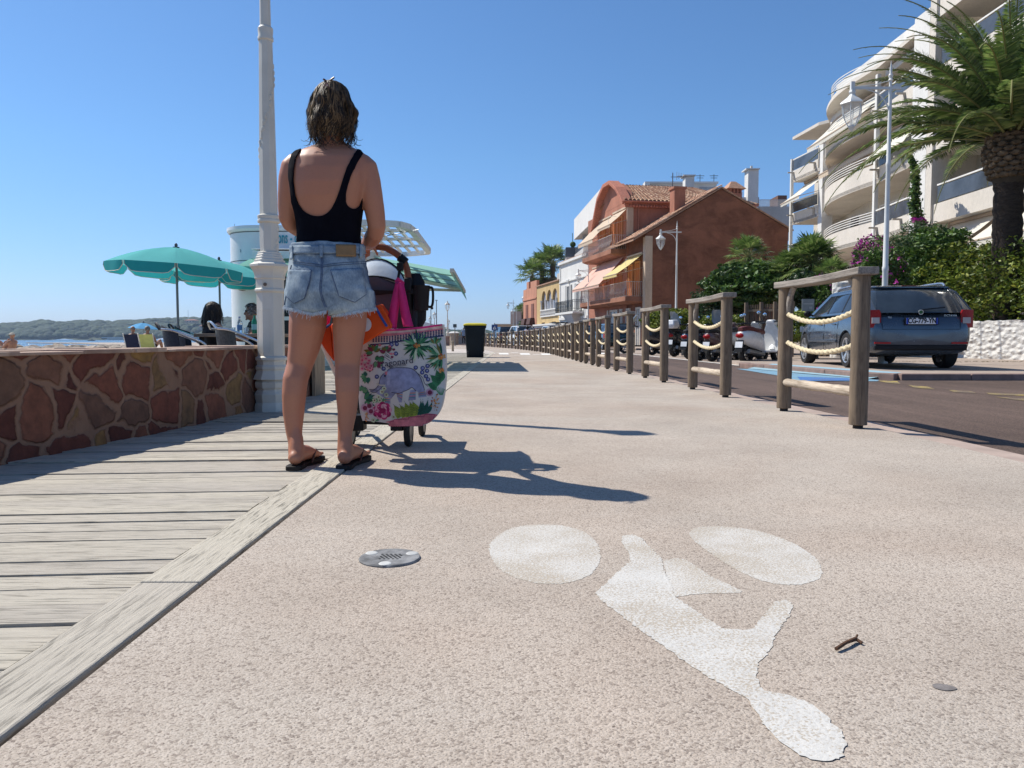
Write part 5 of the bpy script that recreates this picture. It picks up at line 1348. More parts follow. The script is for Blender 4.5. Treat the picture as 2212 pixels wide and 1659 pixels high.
# seat shell and hood: dark dome with pale upper panel
def hood(y0, y1, ys, wd, zc, hh, n=15, dep=.30):
    rings = []
    for i in range(7):
        t_ = i/6; a = t_*PI*.5; k = math.cos(a*.75); rings.append([(cx_+ .0 + wd*math.cos(PI*j/(n-1))*(.86+.14*k), ys + dep*t_, zc + (hh*math.sin(PI*j/(n-1)))*(.55+.45*k)) for j in range(n)])
    return rings
W_ = (RX-LX)/2 - .015
m_ = MB(world=True); hz = P(800, 640, 3.66).z
m_.loft(hood(0,0,3.66, W_, hz, P(790,597,3.66).z-hz), caps=False, closed=False); m_.build('hood', HOOD, pr); 
m_ = MB(world=True); hz2 = P(800, 640, 3.70).z; hh2 = P(790,557,3.70).z-hz2
m_.loft([[(cx_ + (W_+.004)*math.cos(PI*j/20), 3.662, hz + (P(790,598,3.66).z-hz)*math.sin(PI*j/20)) for j in range(21)], [(cx_ + (W_-.002)*math.cos(PI*j/20), 3.70, hz2 + hh2*.55*math.sin(PI*j/20)**.9 + (P(790,577,3.7).z-P(790,600,3.7).z)*0 + .04*math.sin(PI*j/20)) for j in range(21)], [(cx_ + (W_-.012)*math.cos(PI*j/20), 3.78, hz2 + hh2*math.sin(PI*j/20)) for j in range(21)], [(cx_ + (W_-.02)*math.cos(PI*j/20), 3.95, hz2 + hh2*.95*math.sin(PI*j/20)) for j in range(21)], [(cx_ + (W_-.03)*math.cos(PI*j/20), 4.08, hz2 + hh2*.55*math.sin(PI*j/20)) for j in range(21)]], caps=False, closed=False)
m_.build('hood_panel', HOODL, pr)
m_ = MB(world=True)
m_.tube([(cx_ + (W_+.006)*math.cos(PI*j/20), 3.658, hz + (P(790,597,3.66).z-hz)*math.sin(PI*j/20)) for j in range(21)], .0045, 6)
m_.tube([(cx_ + (W_-.010)*math.cos(PI*j/20), 3.775, hz2 + (hh2+.003)*math.sin(PI*j/20)) for j in range(21)], .004, 6); m_.build('hood_piping', BLACK, pr)
m_ = MB(world=True)   # back of the seat
rows_ = []
for i in range(8):
    t_ = i/7; z = hz + (P(790,598,3.66).z-hz)*.98*(1-t_) + (.36-hz)*t_*1.0 if False else (P(790,599,3.66).z*(1-t_) + .60*t_)
    half = W_*math.sqrt(max(0.02, 1-((z-hz)/(P(790,598,3.66).z-hz))**2)) if z > hz else W_
    rows_.append([(cx_ + half*math.cos(PI - PI*j/10), 3.668 + .03*t_ - .02*math.sin(PI*j/10), z) for j in range(11)])
m_.loft(rows_, caps=False, closed=False); m_.build('seat_back', HOOD, pr)
m_ = MB(world=True); z = P(800, 632, 3.64).z; m_.loft([[(cx_-W_, 3.66, z-.01),(cx_, 3.635, z-.015),(cx_+W_*.9, 3.655, z+.0)],[(cx_-W_, 3.66, z+.01),(cx_, 3.63, z+.012),(cx_+W_*.9, 3.65, z+.008)]], caps=False, closed=False); m_.build('seat_band', BLACK, pr)
# cup holder
c = P(920, 640, 3.60)
o = MB(world=True); R0, R1 = .040, .033; zt_ = P(915, 617, 3.60).z
o.lathe([(.001,zt_-.115),(R1*.95,zt_-.115),(R1,zt_-.11),(R0,zt_-.004),(R0+.002,zt_),(R0-.003,zt_),(R1-.003,zt_-.105),(.001,zt_-.105)], (P(910,617,3.6).x, 3.60, 0), 22); ch_ = o.build('cup_holder', BLACK, pr)
xx = P(910,617,3.6).x
MB(world=True).tube(smooth_path([(xx+R0-.004,3.60,zt_-.010),(xx+R0+.012,3.60,zt_-.014),(xx+R0+.014,3.60,zt_-.07),(xx+R0+.006,3.60,zt_-.098),(xx+R1-.006,3.60,zt_-.095)], 5), .006, 8).build('grip', BLACK, ch_)
MB(world=True).box((RX+.0, 3.585, zt_-.04), (xx-.02, 3.615, zt_-.012)).build('bracket', BLACK, ch_, bevel=.004)
MB(world=True).loft([[(RX-.03,3.62,.60),(RX+.035,3.62,.60),(RX+.035,3.66,.60),(RX-.03,3.66,.60)],[(RX-.02,3.61,zt-.03),(RX+.045,3.61,zt-.05),(RX+.045,3.66,zt-.05),(RX-.02,3.66,zt-.03)]]).build('side_panel', M('dark_teal_fabric', (.02,.03,.04), .7), pr, bevel=.008)
# folded black raincover hanging by the frame
rs = MB(world=True)
rs.loft([[(RX+.02+.055*math.cos(2*PI*k/10)*q, 3.66+.03*math.sin(2*PI*k/10)*q, z) for k in range(10)] for q, z in ((.6,.60),(1,.64),(1.05,.72),(.9,.82),(.5,.86))]); rs.build('rain_cover_pouch', BLACK, pr)
# hook strap on the handle
hk = P(868, 568, 3.585)
hkk = MB(world=True); hkk.tube([P(863,555,3.6), P(877,567,3.6)], .0205, 12); hkk.tube([P(866,566,3.575), P(862,590,3.56), P(858,612,3.55)], [.010,.007,.006], 8)
hkk.box((P(858,572,3.56).x, 3.545, P(858,585,3.56).z), (P(871,572,3.56).x, 3.575, P(858,568,3.56).z)); hkk.build('bag_hook', BLACK, pr, bevel=.004)
# ------------------------------------------------------------ tote bag with botanical print
TY = 3.50
TC = M('tote_cotton', (.56,.54,.52), .8, 0, .06, 5, .25, 9, .02); PINK = M('pink_webbing', (.62,.025,.16), .75, 0, .12, 20, .3, 150, .002)
tote = empty('tote_bag', 'white tote bag printed with plants and an elephant, pink handles, hooked on the pushchair', 'tote bag', (P(868,700,TY).x, TY, P(868,920,TY).z))
# outline in photo pixels: shape function giving a bulging front
def TZ(x, y): return (674.0 + (x - 0)*.0, y)
Q4 = lambda x, y: (1200 + x*.42208, 1150 + y*.42208)      # close-up pixels -> photo native
def q4(x, y): a, b = Q4(x, y); return (a/1.82278, b/1.82278)
top_l, top_r = q4(520, 375), q4(1285, 300)
left_e = [q4(520,375), q4(512,600), q4(505,900), q4(505,1080), q4(538,1200)]
out_px = [q4(505,372), q4(800,345), q4(900,342), q4(1100,322), q4(1275,298), q4(1287,330), q4(1300,450), q4(1310,620), q4(1312,780), q4(1300,930), q4(1275,1060), q4(1235,1150), q4(1170,1215), q4(1080,1250), q4(980,1252), q4(860,1240), q4(720,1215), q4(560,1200), q4(536,1190), q4(510,1080), q4(500,900), q4(500,600)]
tcx, tcy = q4(905, 800); th_w, th_h = (q4(1312,0)[0]-q4(500,0)[0])/2, (q4(0,1252)[1]-q4(0,300)[1])/2
def bulge(x, y):
    u = (x-tcx)/th_w; v_ = (y-tcy)/th_h
    b = max(0, 1-u*u)*max(.25, 1-max(0, v_)**2*.8)*.055*(.55+.45*min(1, (v_+1)))
    b += .0045*math.sin(u*7+v_*2) + .004*math.sin(v_*6-u*3)
    return TY - b
def tp(x, y, off=0): return P(x, y, bulge(x, y) - off)
def bag_sheet(name, poly, off, mat, parent, dens=5.0):
    "fills a photo polygon with a fine mesh laid on the bulging bag front"
    xs = [p[0] for p in poly]; ys = [p[1] for p in poly]; bm = bmesh.new()
    vs = [bm.verts.new((x, y, 0)) for x, y in poly]; bm.faces.new(vs)
    if max(xs)-min(xs) > dens*1.5 or max(ys)-min(ys) > dens*1.5:
        bmesh.ops.triangulate(bm, faces=bm.faces[:])
        k = min(xs)
        while k < max(xs): bmesh.ops.bisect_plane(bm, geom=bm.verts[:]+bm.edges[:]+bm.faces[:], plane_co=(k,0,0), plane_no=(1,0,0)); k += dens
        k = min(ys)
        while k < max(ys): bmesh.ops.bisect_plane(bm, geom=bm.verts[:]+bm.edges[:]+bm.faces[:], plane_co=(0,k,0), plane_no=(0,1,0)); k += dens
    for v_ in bm.verts: v_.co = tp(v_.co.x, v_.co.y, off)
    out = ([tuple(v_.co) for v_ in bm.verts], [[v_.index for v_ in f.verts] for f in bm.faces]) if False else None
    bm.verts.index_update(); V_ = [tuple(v_.co) for v_ in bm.verts]; F_ = [[v_.index for v_ in f.verts] for f in bm.faces]; bm.free()
    parent.add(V_, F_); return parent
# body of the bag: front, back and gusset
op = closed_path([(x, y, 0) for x, y in out_px], 3)
m_ = MB(world=True); bag_sheet('', [(p.x, p.y) for p in op], 0, None, m_, 6.0)
n_ = len(op); fr_ = [tp(p.x, p.y) for p in op]; mid = [Vector((a.x + (.005 if a.x > tcx else 0), TY+.045, a.z)) for a in fr_]; bk = [Vector((a.x, TY+.09, a.z)) for a in fr_]
base_i = len(m_.v); m_.loft([fr_, mid, bk], caps=False); m_.add(bk, [tuple(range(n_))])
tbody = m_.build('bag_body', TC, tote, recalc=True, ang=50)
INK = {}
def ink(name, c, **k):
    if name not in INK: INK[name] = M('print_'+name, c, .8, 0, .25, 30, **k)
    return INK[name]
LAY = {}
def shape(poly, colr, layer=1):
    key = (colr, layer)
    if key not in LAY: LAY[key] = MB(world=True)
    bag_sheet('', poly, .0008*layer, None, LAY[key], 7.0)
def leafpx(x0, y0, x1, y1, w_, colr, layer=1, bend=0):
    dx, dy = x1-x0, y1-y0; L = math.hypot(dx, dy); nx, ny = -dy/L, dx/L
    L_, R_ = [], []
    for i in range(7):
        t_ = i/6; b = bend*math.sin(t_*PI); x, y = x0+dx*t_+nx*b, y0+dy*t_+ny*b; h = w_*math.sin(min(1, t_*1.15+.12)*PI)**.8*.5 if t_ < .99 else 0.05
        L_.append((x+nx*h, y+ny*h)); R_.append((x-nx*h, y-ny*h))
    shape(L_ + R_[::-1], colr, layer)
def disc(x, y, r, colr, layer=1, n=12, sy=1): shape([(x+r*math.cos(2*PI*k/n), y+r*sy*math.sin(2*PI*k/n)) for k in range(n)], colr, layer)
random.seed(31)
def q(x, y): return q4(x, y)
# top band
rim = [q(505,348), q(800,345), q(900,340), q(1100,322), q(1278,297), q(1284,312), q(1100,340), q(900,360), q(800,363), q(505,392)]
shape(rim, 'pinktrim', 4)
band = [(505,378),(800,363),(900,358),(1100,340),(1283,312),(1294,388),(1100,418),(900,440),(790,452),(690,470),(505,470)]
shape([q(*p) for p in band], 'peach', 1)
shape([q(*p) for p in [(520,395),(800,385),(900,378),(1100,360),(1287,335),(1290,352),(1100,380),(900,400),(800,408),(520,418)]], 'rosy', 2)
for a, b in (((610,485),(790,472)), ((790,464),(1296,400))):
    shape([q(*a), q(*b), q(b[0], b[1]+14), q(a[0], a[1]+14)], 'navyline', 2)
for i in range(26):
    x = 640 + i*25.5; yb = 470 - max(0, (x-790))*.126; yt = yb - 62
    shape([q(x-1.6, yb), q(x+1.6, yb), q(x+1.4, yt), q(x-1.4, yt)], 'navyline', 3)
    for k in range(4):
        yy = yt + 6 + k*14
        for s_ in (-1, 1): leafpx(*q(x, yy+8), *q(x+s_*9, yy-3), 2.6, 'navyline', 3)
# spiky green palms with orange centres
def starburst(cx, cy, r, n, a0, a1, cols, wd=5.5, layer=2, rv=.25):
    for i in range(n):
        a = R(a0 + (a1-a0)*i/(n-1) + random.uniform(-3,3)); rr_ = r*random.uniform(1-rv, 1+.05)
        X, Y = q(cx+rr_*math.cos(a), cy+rr_*math.sin(a)); leafpx(*q(cx+10*math.cos(a), cy+10*math.sin(a)), X, Y, wd, cols[i % len(cols)], layer + (i % 2), random.uniform(-1.5, 1.5))
starburst(1045,495,195,34,-190,160,('green','dkgreen','paleleaf','green2','dkgreen'), 5.5, 2)
starburst(1275,600,190,22,95,262,('green','dkgreen','paleleaf','green2','olive'), 5.5, 3)
starburst(1215,490,110,10,225,320,('green2','olive','dkgreen'), 4.5, 2)
for cx, cy, r in ((1045,495,24),(1280,605,30),(1275,730,20)):
    for k in range(12):
        a = random.random()*6.3; rr_ = r*math.sqrt(random.random()); disc(*q(cx+rr_*math.cos(a), cy+rr_*math.sin(a)), 2.2, ('orange','orange2','rust')[k % 3], 5, 8)
# elephant in grey-violet
el = [(770,735),(800,712),(880,705),(960,708),(1010,720),(1055,760),(1085,810),(1105,870),(1118,915),(1090,925),(1050,930),(1020,905),(1000,890),(975,905),(930,925),(890,940),(850,945),(808,935),(800,1000),(760,1000),(752,940),(760,880),(745,860),(700,905),(655,935),(618,930),(600,908),(625,918),(660,905),(690,860),(705,800),(735,760)]
shape([q(x, y) for x, y in el], 'elephant', 2)
shape([q(x, y) for x, y in [(772,740),(800,735),(800,800),(790,860),(770,870),(762,800)]], 'elephant2', 4)
shape([q(x, y) for x, y in [(745,745),(775,738),(770,775),(750,770)]], 'rosy', 4); disc(*q(748,782), 2.2, 'ink', 5)
for leg in ([(750,975),(800,975),(798,1040),(745,1040)], [(855,935),(915,930),(905,1030),(880,1030),(862,980)], [(985,915),(1035,915),(1035,1005),(965,1012)], [(1058,930),(1115,912),(1138,975),(1062,985)]):
    shape([q(x, y) for x, y in leg], 'elephant', 1)
    (x0, y0), (x1, y1), (x2, y2), (x3, y3) = leg[0], leg[1], leg[2], leg[3]
    for k, cl in enumerate(('orange','teal2','rosy','teal2')):
        f0, f1 = .25+k*.15, .25+k*.15+.07
        L0 = (x0+(leg[-1][0]-x0)*f0, y0+(leg[-1][1]-y0)*f0); R0_ = (x1+(x2-x1)*f0, y1+(y2-y1)*f0); L1 = (x0+(leg[-1][0]-x0)*f1, y0+(leg[-1][1]-y0)*f1); R1_ = (x1+(x2-x1)*f1, y1+(y2-y1)*f1)
        shape([q(*L0), q(*R0_), q(*R1_), q(*L1)], cl, 3)
def inkline(pts, w_=1.1, colr='ink', layer=4):
    pp = smooth_path([(*q(x, y), 0) for x, y in pts], 4); L_, R_ = [], []
    for i, p in enumerate(pp):
        d_ = (pp[min(i+1, len(pp)-1)] - pp[max(i-1, 0)]).normalized(); L_.append((p.x-d_.y*w_/2, p.y+d_.x*w_/2)); R_.append((p.x+d_.y*w_/2, p.y-d_.x*w_/2))
    shape(L_ + R_[::-1], colr, layer)
inkline([(770,735),(800,712),(880,705),(960,708),(1010,720),(1055,760),(1085,810),(1105,870),(1118,915)]); inkline([(1060,762),(1100,800),(1118,850),(1150,880)])
inkline([(735,760),(705,800),(690,860),(655,905),(600,908)]); inkline([(745,860),(700,905),(655,938),(612,930)]); inkline([(808,935),(870,945),(930,925),(975,905),(1000,890),(1040,925)])
for i in range(9): inkline([(612+i*10, 912+4*math.sin(i)), (616+i*10, 930-i*1.5)], .8)
inkline([(752,868),(700,868),(668,852)], 2.0, 'tusk', 5)
# ferns at the bottom
def fern(x0, y0, x1, y1, w_, c1, c2, bend=4):
    X0, Y0 = q(x0, y0); X1, Y1 = q(x1, y1); leafpx(X0, Y0, X1, Y1, w_, c1, 2, bend)
    dx, dy = X1-X0, Y1-Y0; L = math.hypot(dx, dy); nx, ny = -dy/L, dx/L
    for k in range(9):
        t_ = .08 + k*.10; b = bend*math.sin(t_*PI); x, y = X0+dx*t_+nx*b, Y0+dy*t_+ny*b; h = w_*.42*math.sin(min(1, t_*1.1+.1)*PI)
        for s_ in (-1, 1): leafpx(x, y, x+nx*h*s_+dx/L*3, y+ny*h*s_+dy/L*3, .9, c2, 4)
for a in ((880,1175,815,1040),(925,1170,875,1040),(960,1165,920,1010),(1000,1160,965,1005),(1035,1155,990,1000)): fern(*a, 17, 'lime', 'dkgreen')
for a in ((1060,1150,1075,985),(1090,1145,1150,975),(1120,1140,1190,1000),(1075,1150,1095,990)): fern(*a, 10, 'teal', 'dkgreen')
for a in ((1250,860,1215,700),(1250,870,1150,760),(1230,900,1125,860),(1255,840,1275,690)): fern(*a, 17, 'green', 'dkgreen', 3)
for i in range(9): inkline([(1260+i*3, 960),(1245-60*math.cos(i*.4), 860+i*6)], 1.0, 'green2', 2)
# left side foliage
for cx, cy, r, a0, a1, cl in ((640,560,110,150,330,('wine','green','olive')),(670,640,95,-30,120,('wine','green2','wine')),(580,790,80,60,250,('green','teal','green2')),(560,1010,130,-75,60,('teal','green','dkgreen')),(530,930,80,-120,0,('teal','green2')),(760,560,80,180,330,('olive','wine','green')),(700,600,70,20,160,('wine','green')),(600,700,60,0,160,('wine','rosy'))):
    starburst(cx, cy, r, 9, a0, a1, cl, 8, 2)
for x, y in [(560,590),(535,635),(570,620),(600,640),(530,670),(560,680),(590,665),(620,690),(535,715),(520,600),(575,700),(610,710)]:
    disc(*q(x, y), 4.6, 'pink', 4); disc(*q(x, y), 1.8, 'rose', 5)
for x, y in [(735,715),(672,790),(810,490),(858,485),(1035,705),(1100,710),(1145,690),(1095,750),(1140,735),(1130,785),(1150,815),(850,575)]:
    disc(*q(x, y), 4.8, 'navyline', 3); disc(*q(x, y), 3.2, 'berry', 4); disc(*q(x+3, y-3), 1.0, 'paleleaf', 5)
for i in range(9): inkline([(770-i*4, 505+i*12),(800+18*math.sin(i*2), 530+i*14)], .9, 'ink', 2)
for x, y in [(830,540),(805,580),(835,580),(815,610),(790,510),(740,545),(700,500)]: leafpx(*q(x, y-14), *q(x, y+14), 7, ('orange2','rosy','wine')[int(x) % 3], 3)
# pink peony and bottom scales
for rr_, n_p in ((62,9),(42,8),(24,6)):
    for k in range(n_p):
        a = 2*PI*k/n_p + rr_; disc(*q(722+rr_*math.cos(a), 1108+rr_*.9*math.sin(a)), 7.2 if rr_ > 40 else 6, ('rose','pink','rosedk')[k % 3], 3 + (rr_ < 50))
disc(*q(722,1108), 6, 'rosedk', 5)
for x, y in [(600,1060),(615,1110),(1165,935),(560,1080)]: disc(*q(x, y), 8.5, 'mauve', 3); disc(*q(x+2, y+2), 5, 'wine', 4)
for cx, cy, n_p, r in ((1215,1035,34,80),(575,1170,16,40)):
    for k in range(n_p):
        a = random.random()*6.3; rr_ = r*random.random(); leafpx(*q(cx+.35*rr_*math.cos(a), cy+rr_*math.sin(a)), *q(cx+.7*rr_*math.cos(a)+6, cy+1.1*rr_*math.sin(a)-12), 2.6, ('orange','rust','orange2')[k % 3], 4)
for cx, cy in ((690,980),(720,930),(740,900),(700,1010),(760,960),(650,1010),(830,1165),(640,1195)):
    for k in range(5): a = 2*PI*k/5; disc(*q(cx+11*math.cos(a), cy+11*math.sin(a)), 2.6, ('paleleaf','teal2')[cx % 2], 3)
    disc(*q(cx, cy), 1.6, 'wine', 4)
for i in range(6): inkline([(700+i*2,1160),(690-i*8,1200+i*2)], 1.2, 'green2', 2); leafpx(*q(640+i*22, 1035-i*3), *q(655+i*22, 975), 5, 'green2', 2)
shape([q(x, y) for x, y in [(750,1212),(830,1192),(930,1170),(1050,1150),(1150,1132),(1232,1140),(1238,1150),(1170,1213),(1080,1248),(980,1251),(860,1238)]], 'rosy', 2)
for r_ in range(5):
    for k in range(22):
        x = 800 + k*22 + (r_ % 2)*11; y = 1160 + r_*20 - (x-800)*.02
        lo = 1205 - (x-760)*.16; hi = 1250 if x < 1080 else 1250-(x-1080)*.6
        if lo < y-6 and y < hi-6 and x < 1215: disc(*q(x, y), 4.6, 'rosedk', 3, 10, .8); disc(*q(x, y+2), 3.7, 'rosy', 4, 10, .8)
CL = dict(pinktrim=(.60,.03,.17), peach=(.62,.42,.36), rosy=(.55,.17,.20), navyline=(.035,.04,.11), green=(.045,.19,.085), dkgreen=(.012,.065,.035), paleleaf=(.48,.55,.38), green2=(.10,.26,.13), olive=(.15,.13,.035), orange=(.60,.22,.05), orange2=(.62,.33,.10), rust=(.30,.08,.03), elephant=(.26,.27,.40), elephant2=(.34,.34,.46), teal=(.02,.10,.085), teal2=(.10,.24,.30), lime=(.24,.30,.045), ink=(.02,.02,.05), tusk=(.6,.56,.45), wine=(.16,.025,.06), pink=(.60,.30,.38), rose=(.42,.03,.13), rosedk=(.25,.012,.08), berry=(.12,.13,.33), mauve=(.45,.27,.36))
by = {}
for (c_, l_), m_ in LAY.items():
    by.setdefault(l_, MB(world=True)); g = by[l_]
pr_parts = {'peach': 'printed_band', 'pinktrim': 'pink_rim', 'elephant': 'printed_elephant', 'elephant2': 'printed_elephant'}
groups = {}
for (c_, l_), m_ in LAY.items():
    kk_ = 'printed_elephant' if c_.startswith('elephant') else ('pink_rim' if c_ == 'pinktrim' else 'printed_pattern')
    g = groups.setdefault(kk_, [MB(world=True), []])
    if c_ not in g[1]: g[1].append(c_)
    g[0].cm = g[1].index(c_); g[0].add(m_.v, m_.f)
for kk_, (g, names) in groups.items(): g.build(kk_, [ink(n_, CL[n_]) for n_ in names], tbody, ang=60)
def bagtext(body, x, y, h, tilt, name):
    v, f = text_mesh(body, h*1.4, 0, spacing=1.02); X, Y = q(x, y); m_ = MB(world=True); ca, sa = math.cos(tilt), math.sin(tilt)
    m_.add([tp(X + a*ca + b*sa, Y + a*sa - b*ca, .005) for a, b, c in v], f); m_.build(name, ink('ink', CL['ink']), tbody, smooth=False)
bagtext('ragonard', 862, 655, 13.5, R(-7), 'lettering'); bagtext('PARFUMEUR', 858, 688, 5.2, R(-6), 'lettering')
# pink straps from the hook
def strap_(pts, w_, name):
    rows_ = []
    for i, (p, s_) in enumerate(pts): rows_.append([p - Vector((s_, 0, 0)), p + Vector((0,-.004,0)), p + Vector((s_, 0, 0))])
    m_ = MB(world=True); m_.loft(rows_, caps=False, closed=False); o = m_.build(name, PINK, tote); md = o.modifiers.new('s', 'SOLIDIFY'); md.thickness = .004; return o
Z3p = lambda x, y: Z3([(x, y)])[0]
for dy in (0, .05):
    for a in ([(942,350),(925,440),(905,560),(893,655)], [(948,352),(962,430),(985,560),(1003,640)]):
        pts = []
        for i, (x, y) in enumerate(a): X, Y = Z3p(x, y); pts.append((P(X + (4 if dy else 0), Y, TY-.03*i/3 + .02 + dy), (.010, .013, .017, .0185)[i]))
        sp = smooth_path([p for p, s_ in pts], 4); ws = [pts[min(3, i//4)][1]*(1-(i % 4)/4) + pts[min(3, i//4+1)][1]*((i % 4)/4) for i in range(len(sp))]
        strap_(list(zip(sp, ws)), 0, 'strap')
m_ = MB(world=True); X, Y = Z3p(944, 352); c = P(X, Y, TY+.03)
m_.tube([c + Vector((-.010,-.0,.0)), c + Vector((0,.0,.014)), c + Vector((.012,.05,.0))], .010, 8); m_.build('strap_loop', PINK, tote)
# ------------------------------------------------------------ orange bag hanging beside it
OR = M('orange_fabric', (.72,.085,.008), .6, 0, .08, 6, .2, 120, .002)
ob_ = empty('orange_bag', 'orange bag with blue striped rim hanging tilted between the legs and the tote bag', 'bag', (P(775,700,3.44).x, 3.44, P(775,770,3.44).z))
def z3w(pts, Y): return [P(*Z3p(x, y), Y) for x, y in pts]
front = [(500,625),(620,575),(740,528),(800,512),(835,560),(888,650),(800,705),(700,768),(600,820),(520,868),(512,780),(505,700)]
fw = z3w(front, 3.43); bwk = [p + Vector((.012, .11, .02)) for p in fw]
m_ = MB(world=True); m_.loft([fw, [p + Vector((.006,.05,.01)) for p in fw], bwk]); m_.build('bag_body', OR, ob_, bevel=.008, recalc=True)
side = [(500,628),(440,668),(430,735),(470,800),(520,868),(512,780),(505,700)]
m_ = MB(world=True); sw = z3w(side, 3.44); m_.loft([sw, [p + Vector((.0,.08,.0)) for p in sw]]); m_.build('side_panel', M('orange_side_fabric', (.62,.07,.01), .6), ob_, recalc=True, bevel=.004)
m_ = MB(world=True); m_.tube(z3w([(440,664),(500,625)], 3.425), .006, 6); m_.build('blue_rim', M('blue_stripe', (.03,.07,.28), .7), ob_)
m_ = MB(world=True)
for o_, nm in ((0, 0),): m_.tube(z3w([(798,520),(828,575),(868,640)], 3.42), .006, 6)
m_.build('blue_rim', M('blue_stripe', (.03,.07,.28), .7), ob_)
for a in ([(808,505),(850,560),(892,655)], [(818,500),(862,560),(897,650)]):
    m_ = MB(world=True); m_.tube(z3w(a, 3.445), .005, 6); m_.build('orange_piping', OR, ob_)
c = P(*Z3p(728,627), 3.426); m_ = MB(world=True); m_.loft([[(c.x+.027*r_*math.cos(2*PI*k/20), 3.4262-d_, c.z+.031*r_*math.sin(2*PI*k/20)) for k in range(20)] for r_, d_ in ((1,0),(1,.003))]); m_.build('white_dot', M('white_print', (.7,.7,.72), .6), ob_, smooth=False)
m_ = MB(world=True); m_.tube(smooth_path(z3w([(470,650),(485,580),(492,540),(500,500),(520,440),(560,380)], 3.50), 4), .011, 8, flat=.4); m_.build('pink_strap', PINK, ob_)
# pale strut of the pushchair seen beside the orange bag
m_ = MB(world=True); m_.tube([P(*Z3p(440,745), 3.62), P(*Z3p(540,965), 3.62)], .010, 8); m_.build('pale_strut', M('cream_strut', (.55,.5,.42), .5), pr)
m_ = MB(world=True); m_.tube([P(*Z3p(300,40), 3.6)+Vector((0,0,0)), P(*Z3p(400,300), 3.62)], .004, 6) if False else None
# ------------------------------------------------------------ wooden rail panels with ropes
FG = 'rope and timber rail panels along the road'
def rope_tube(mb, a, b, sag, r=.0165):
    a, b = Vector(a), Vector(b); n_ = 110; rings = []
    pts = [a.lerp(b, i/n_) + Vector((0,0,-4*sag*(i/n_)*(1-i/n_))) for i in range(n_+1)]
    for i, p in enumerate(pts):
        d_ = (pts[min(i+1, n_)] - pts[max(i-1, 0)]).normalized(); x = Vector((1,0,0)); y = d_.cross(x).normalized()
        rings.append([p + (x*math.cos(t_) + y*math.sin(t_))*r*(1 + .16*math.cos(3*t_ - i*.95)) for t_ in [2*PI*k/12 for k in range(12)]])
    mb.loft(rings)
def rail_panel():
    o = empty('rail_panel', '', 'railing'); L = 1.15; random.seed(17)
    for y in (0, L):
        mb = MB(); rings = []
        for i in range(9):
            z = .022 + .928*i/8; rr_ = .0535*(1 + random.uniform(-.02,.02)); rings.append([(rr_*math.cos(2*PI*k/18)*(1+.02*math.sin(k*1.7+i)), y + rr_*math.sin(2*PI*k/18), z) for k in range(18)])
        mb.loft(rings); p_ = mb.build('post', WOOD, o, bevel=.004)
        MB().tube([(0,y,-.01),(0,y,.05)], .030, 14).build('steel_foot', M('dark_steel', (.03,.03,.03), .5, .5), p_)
    mb = MB(); n_ = 12; rings = []
    for i in range(n_+1):
        y = -.085 + (L+.17)*i/n_; w_ = .066 + .002*math.sin(i*1.3); zt = .985 - .010*math.sin(i/n_*PI); rings.append([(-w_, y, zt-.046), (w_, y, zt-.046), (w_, y, zt), (-w_, y, zt)])
    mb.loft(rings); mb.build('top_rail', WOODY, o, bevel=.006, ang=30)
    for y, s_ in ((0, 1), (L, -1)):
        mb = MB(); mb.tube(smooth_path([(0, y+s_*.035, .74), (0, y+s_*.052, .82), (0, y+s_*.095, .89), (0, y+s_*.15, .945)], 5), [.020]*16, 8, flat=1.3); mb.build('brace', WOODY, o)
    for z, sg in ((.742, .072), (.530, .066)):
        mb = MB(); rope_tube(mb, (0, .03, z-.006), (0, L-.03, z), sg); mb.build('rope', ROPE, o)
    mb = MB(); rings = []
    for i in range(15):
        y = .03 + (L-.06)*i/14; r_ = .031 + .0025*math.sin(i*.9) + .0015*math.sin(i*2.7); rings.append([(r_*math.cos(2*PI*k/12), y, .222 + r_*math.sin(2*PI*k/12)) for k in range(12)])
    mb.loft(rings); mb.build('lower_rail', WOODP, o)
    return o
pp = rail_panel()
ORD = ['first','second','third','fourth','fifth','sixth','seventh','eighth','ninth','tenth','eleventh','twelfth','thirteenth','fourteenth','fifteenth','sixteenth','seventeenth','eighteenth','nineteenth','twentieth','twenty-first','twenty-second','twenty-third','twenty-fourth']
allp = fl + fl2
for i, p in enumerate(allp):
    nx = allp[i+1] if i+1 < len(allp) else p + (p - allp[i-1])
    d_ = nx - p; rz = math.atan2(-d_.x, d_.y)
    lab = 'nearest timber rail panel with two sagging ropes beside the road' if i == 0 else ORD[i] + ' timber rail panel with ropes counted from the camera'
    place(pp, i, (p.x, p.y, 0), rz, lab, FG)
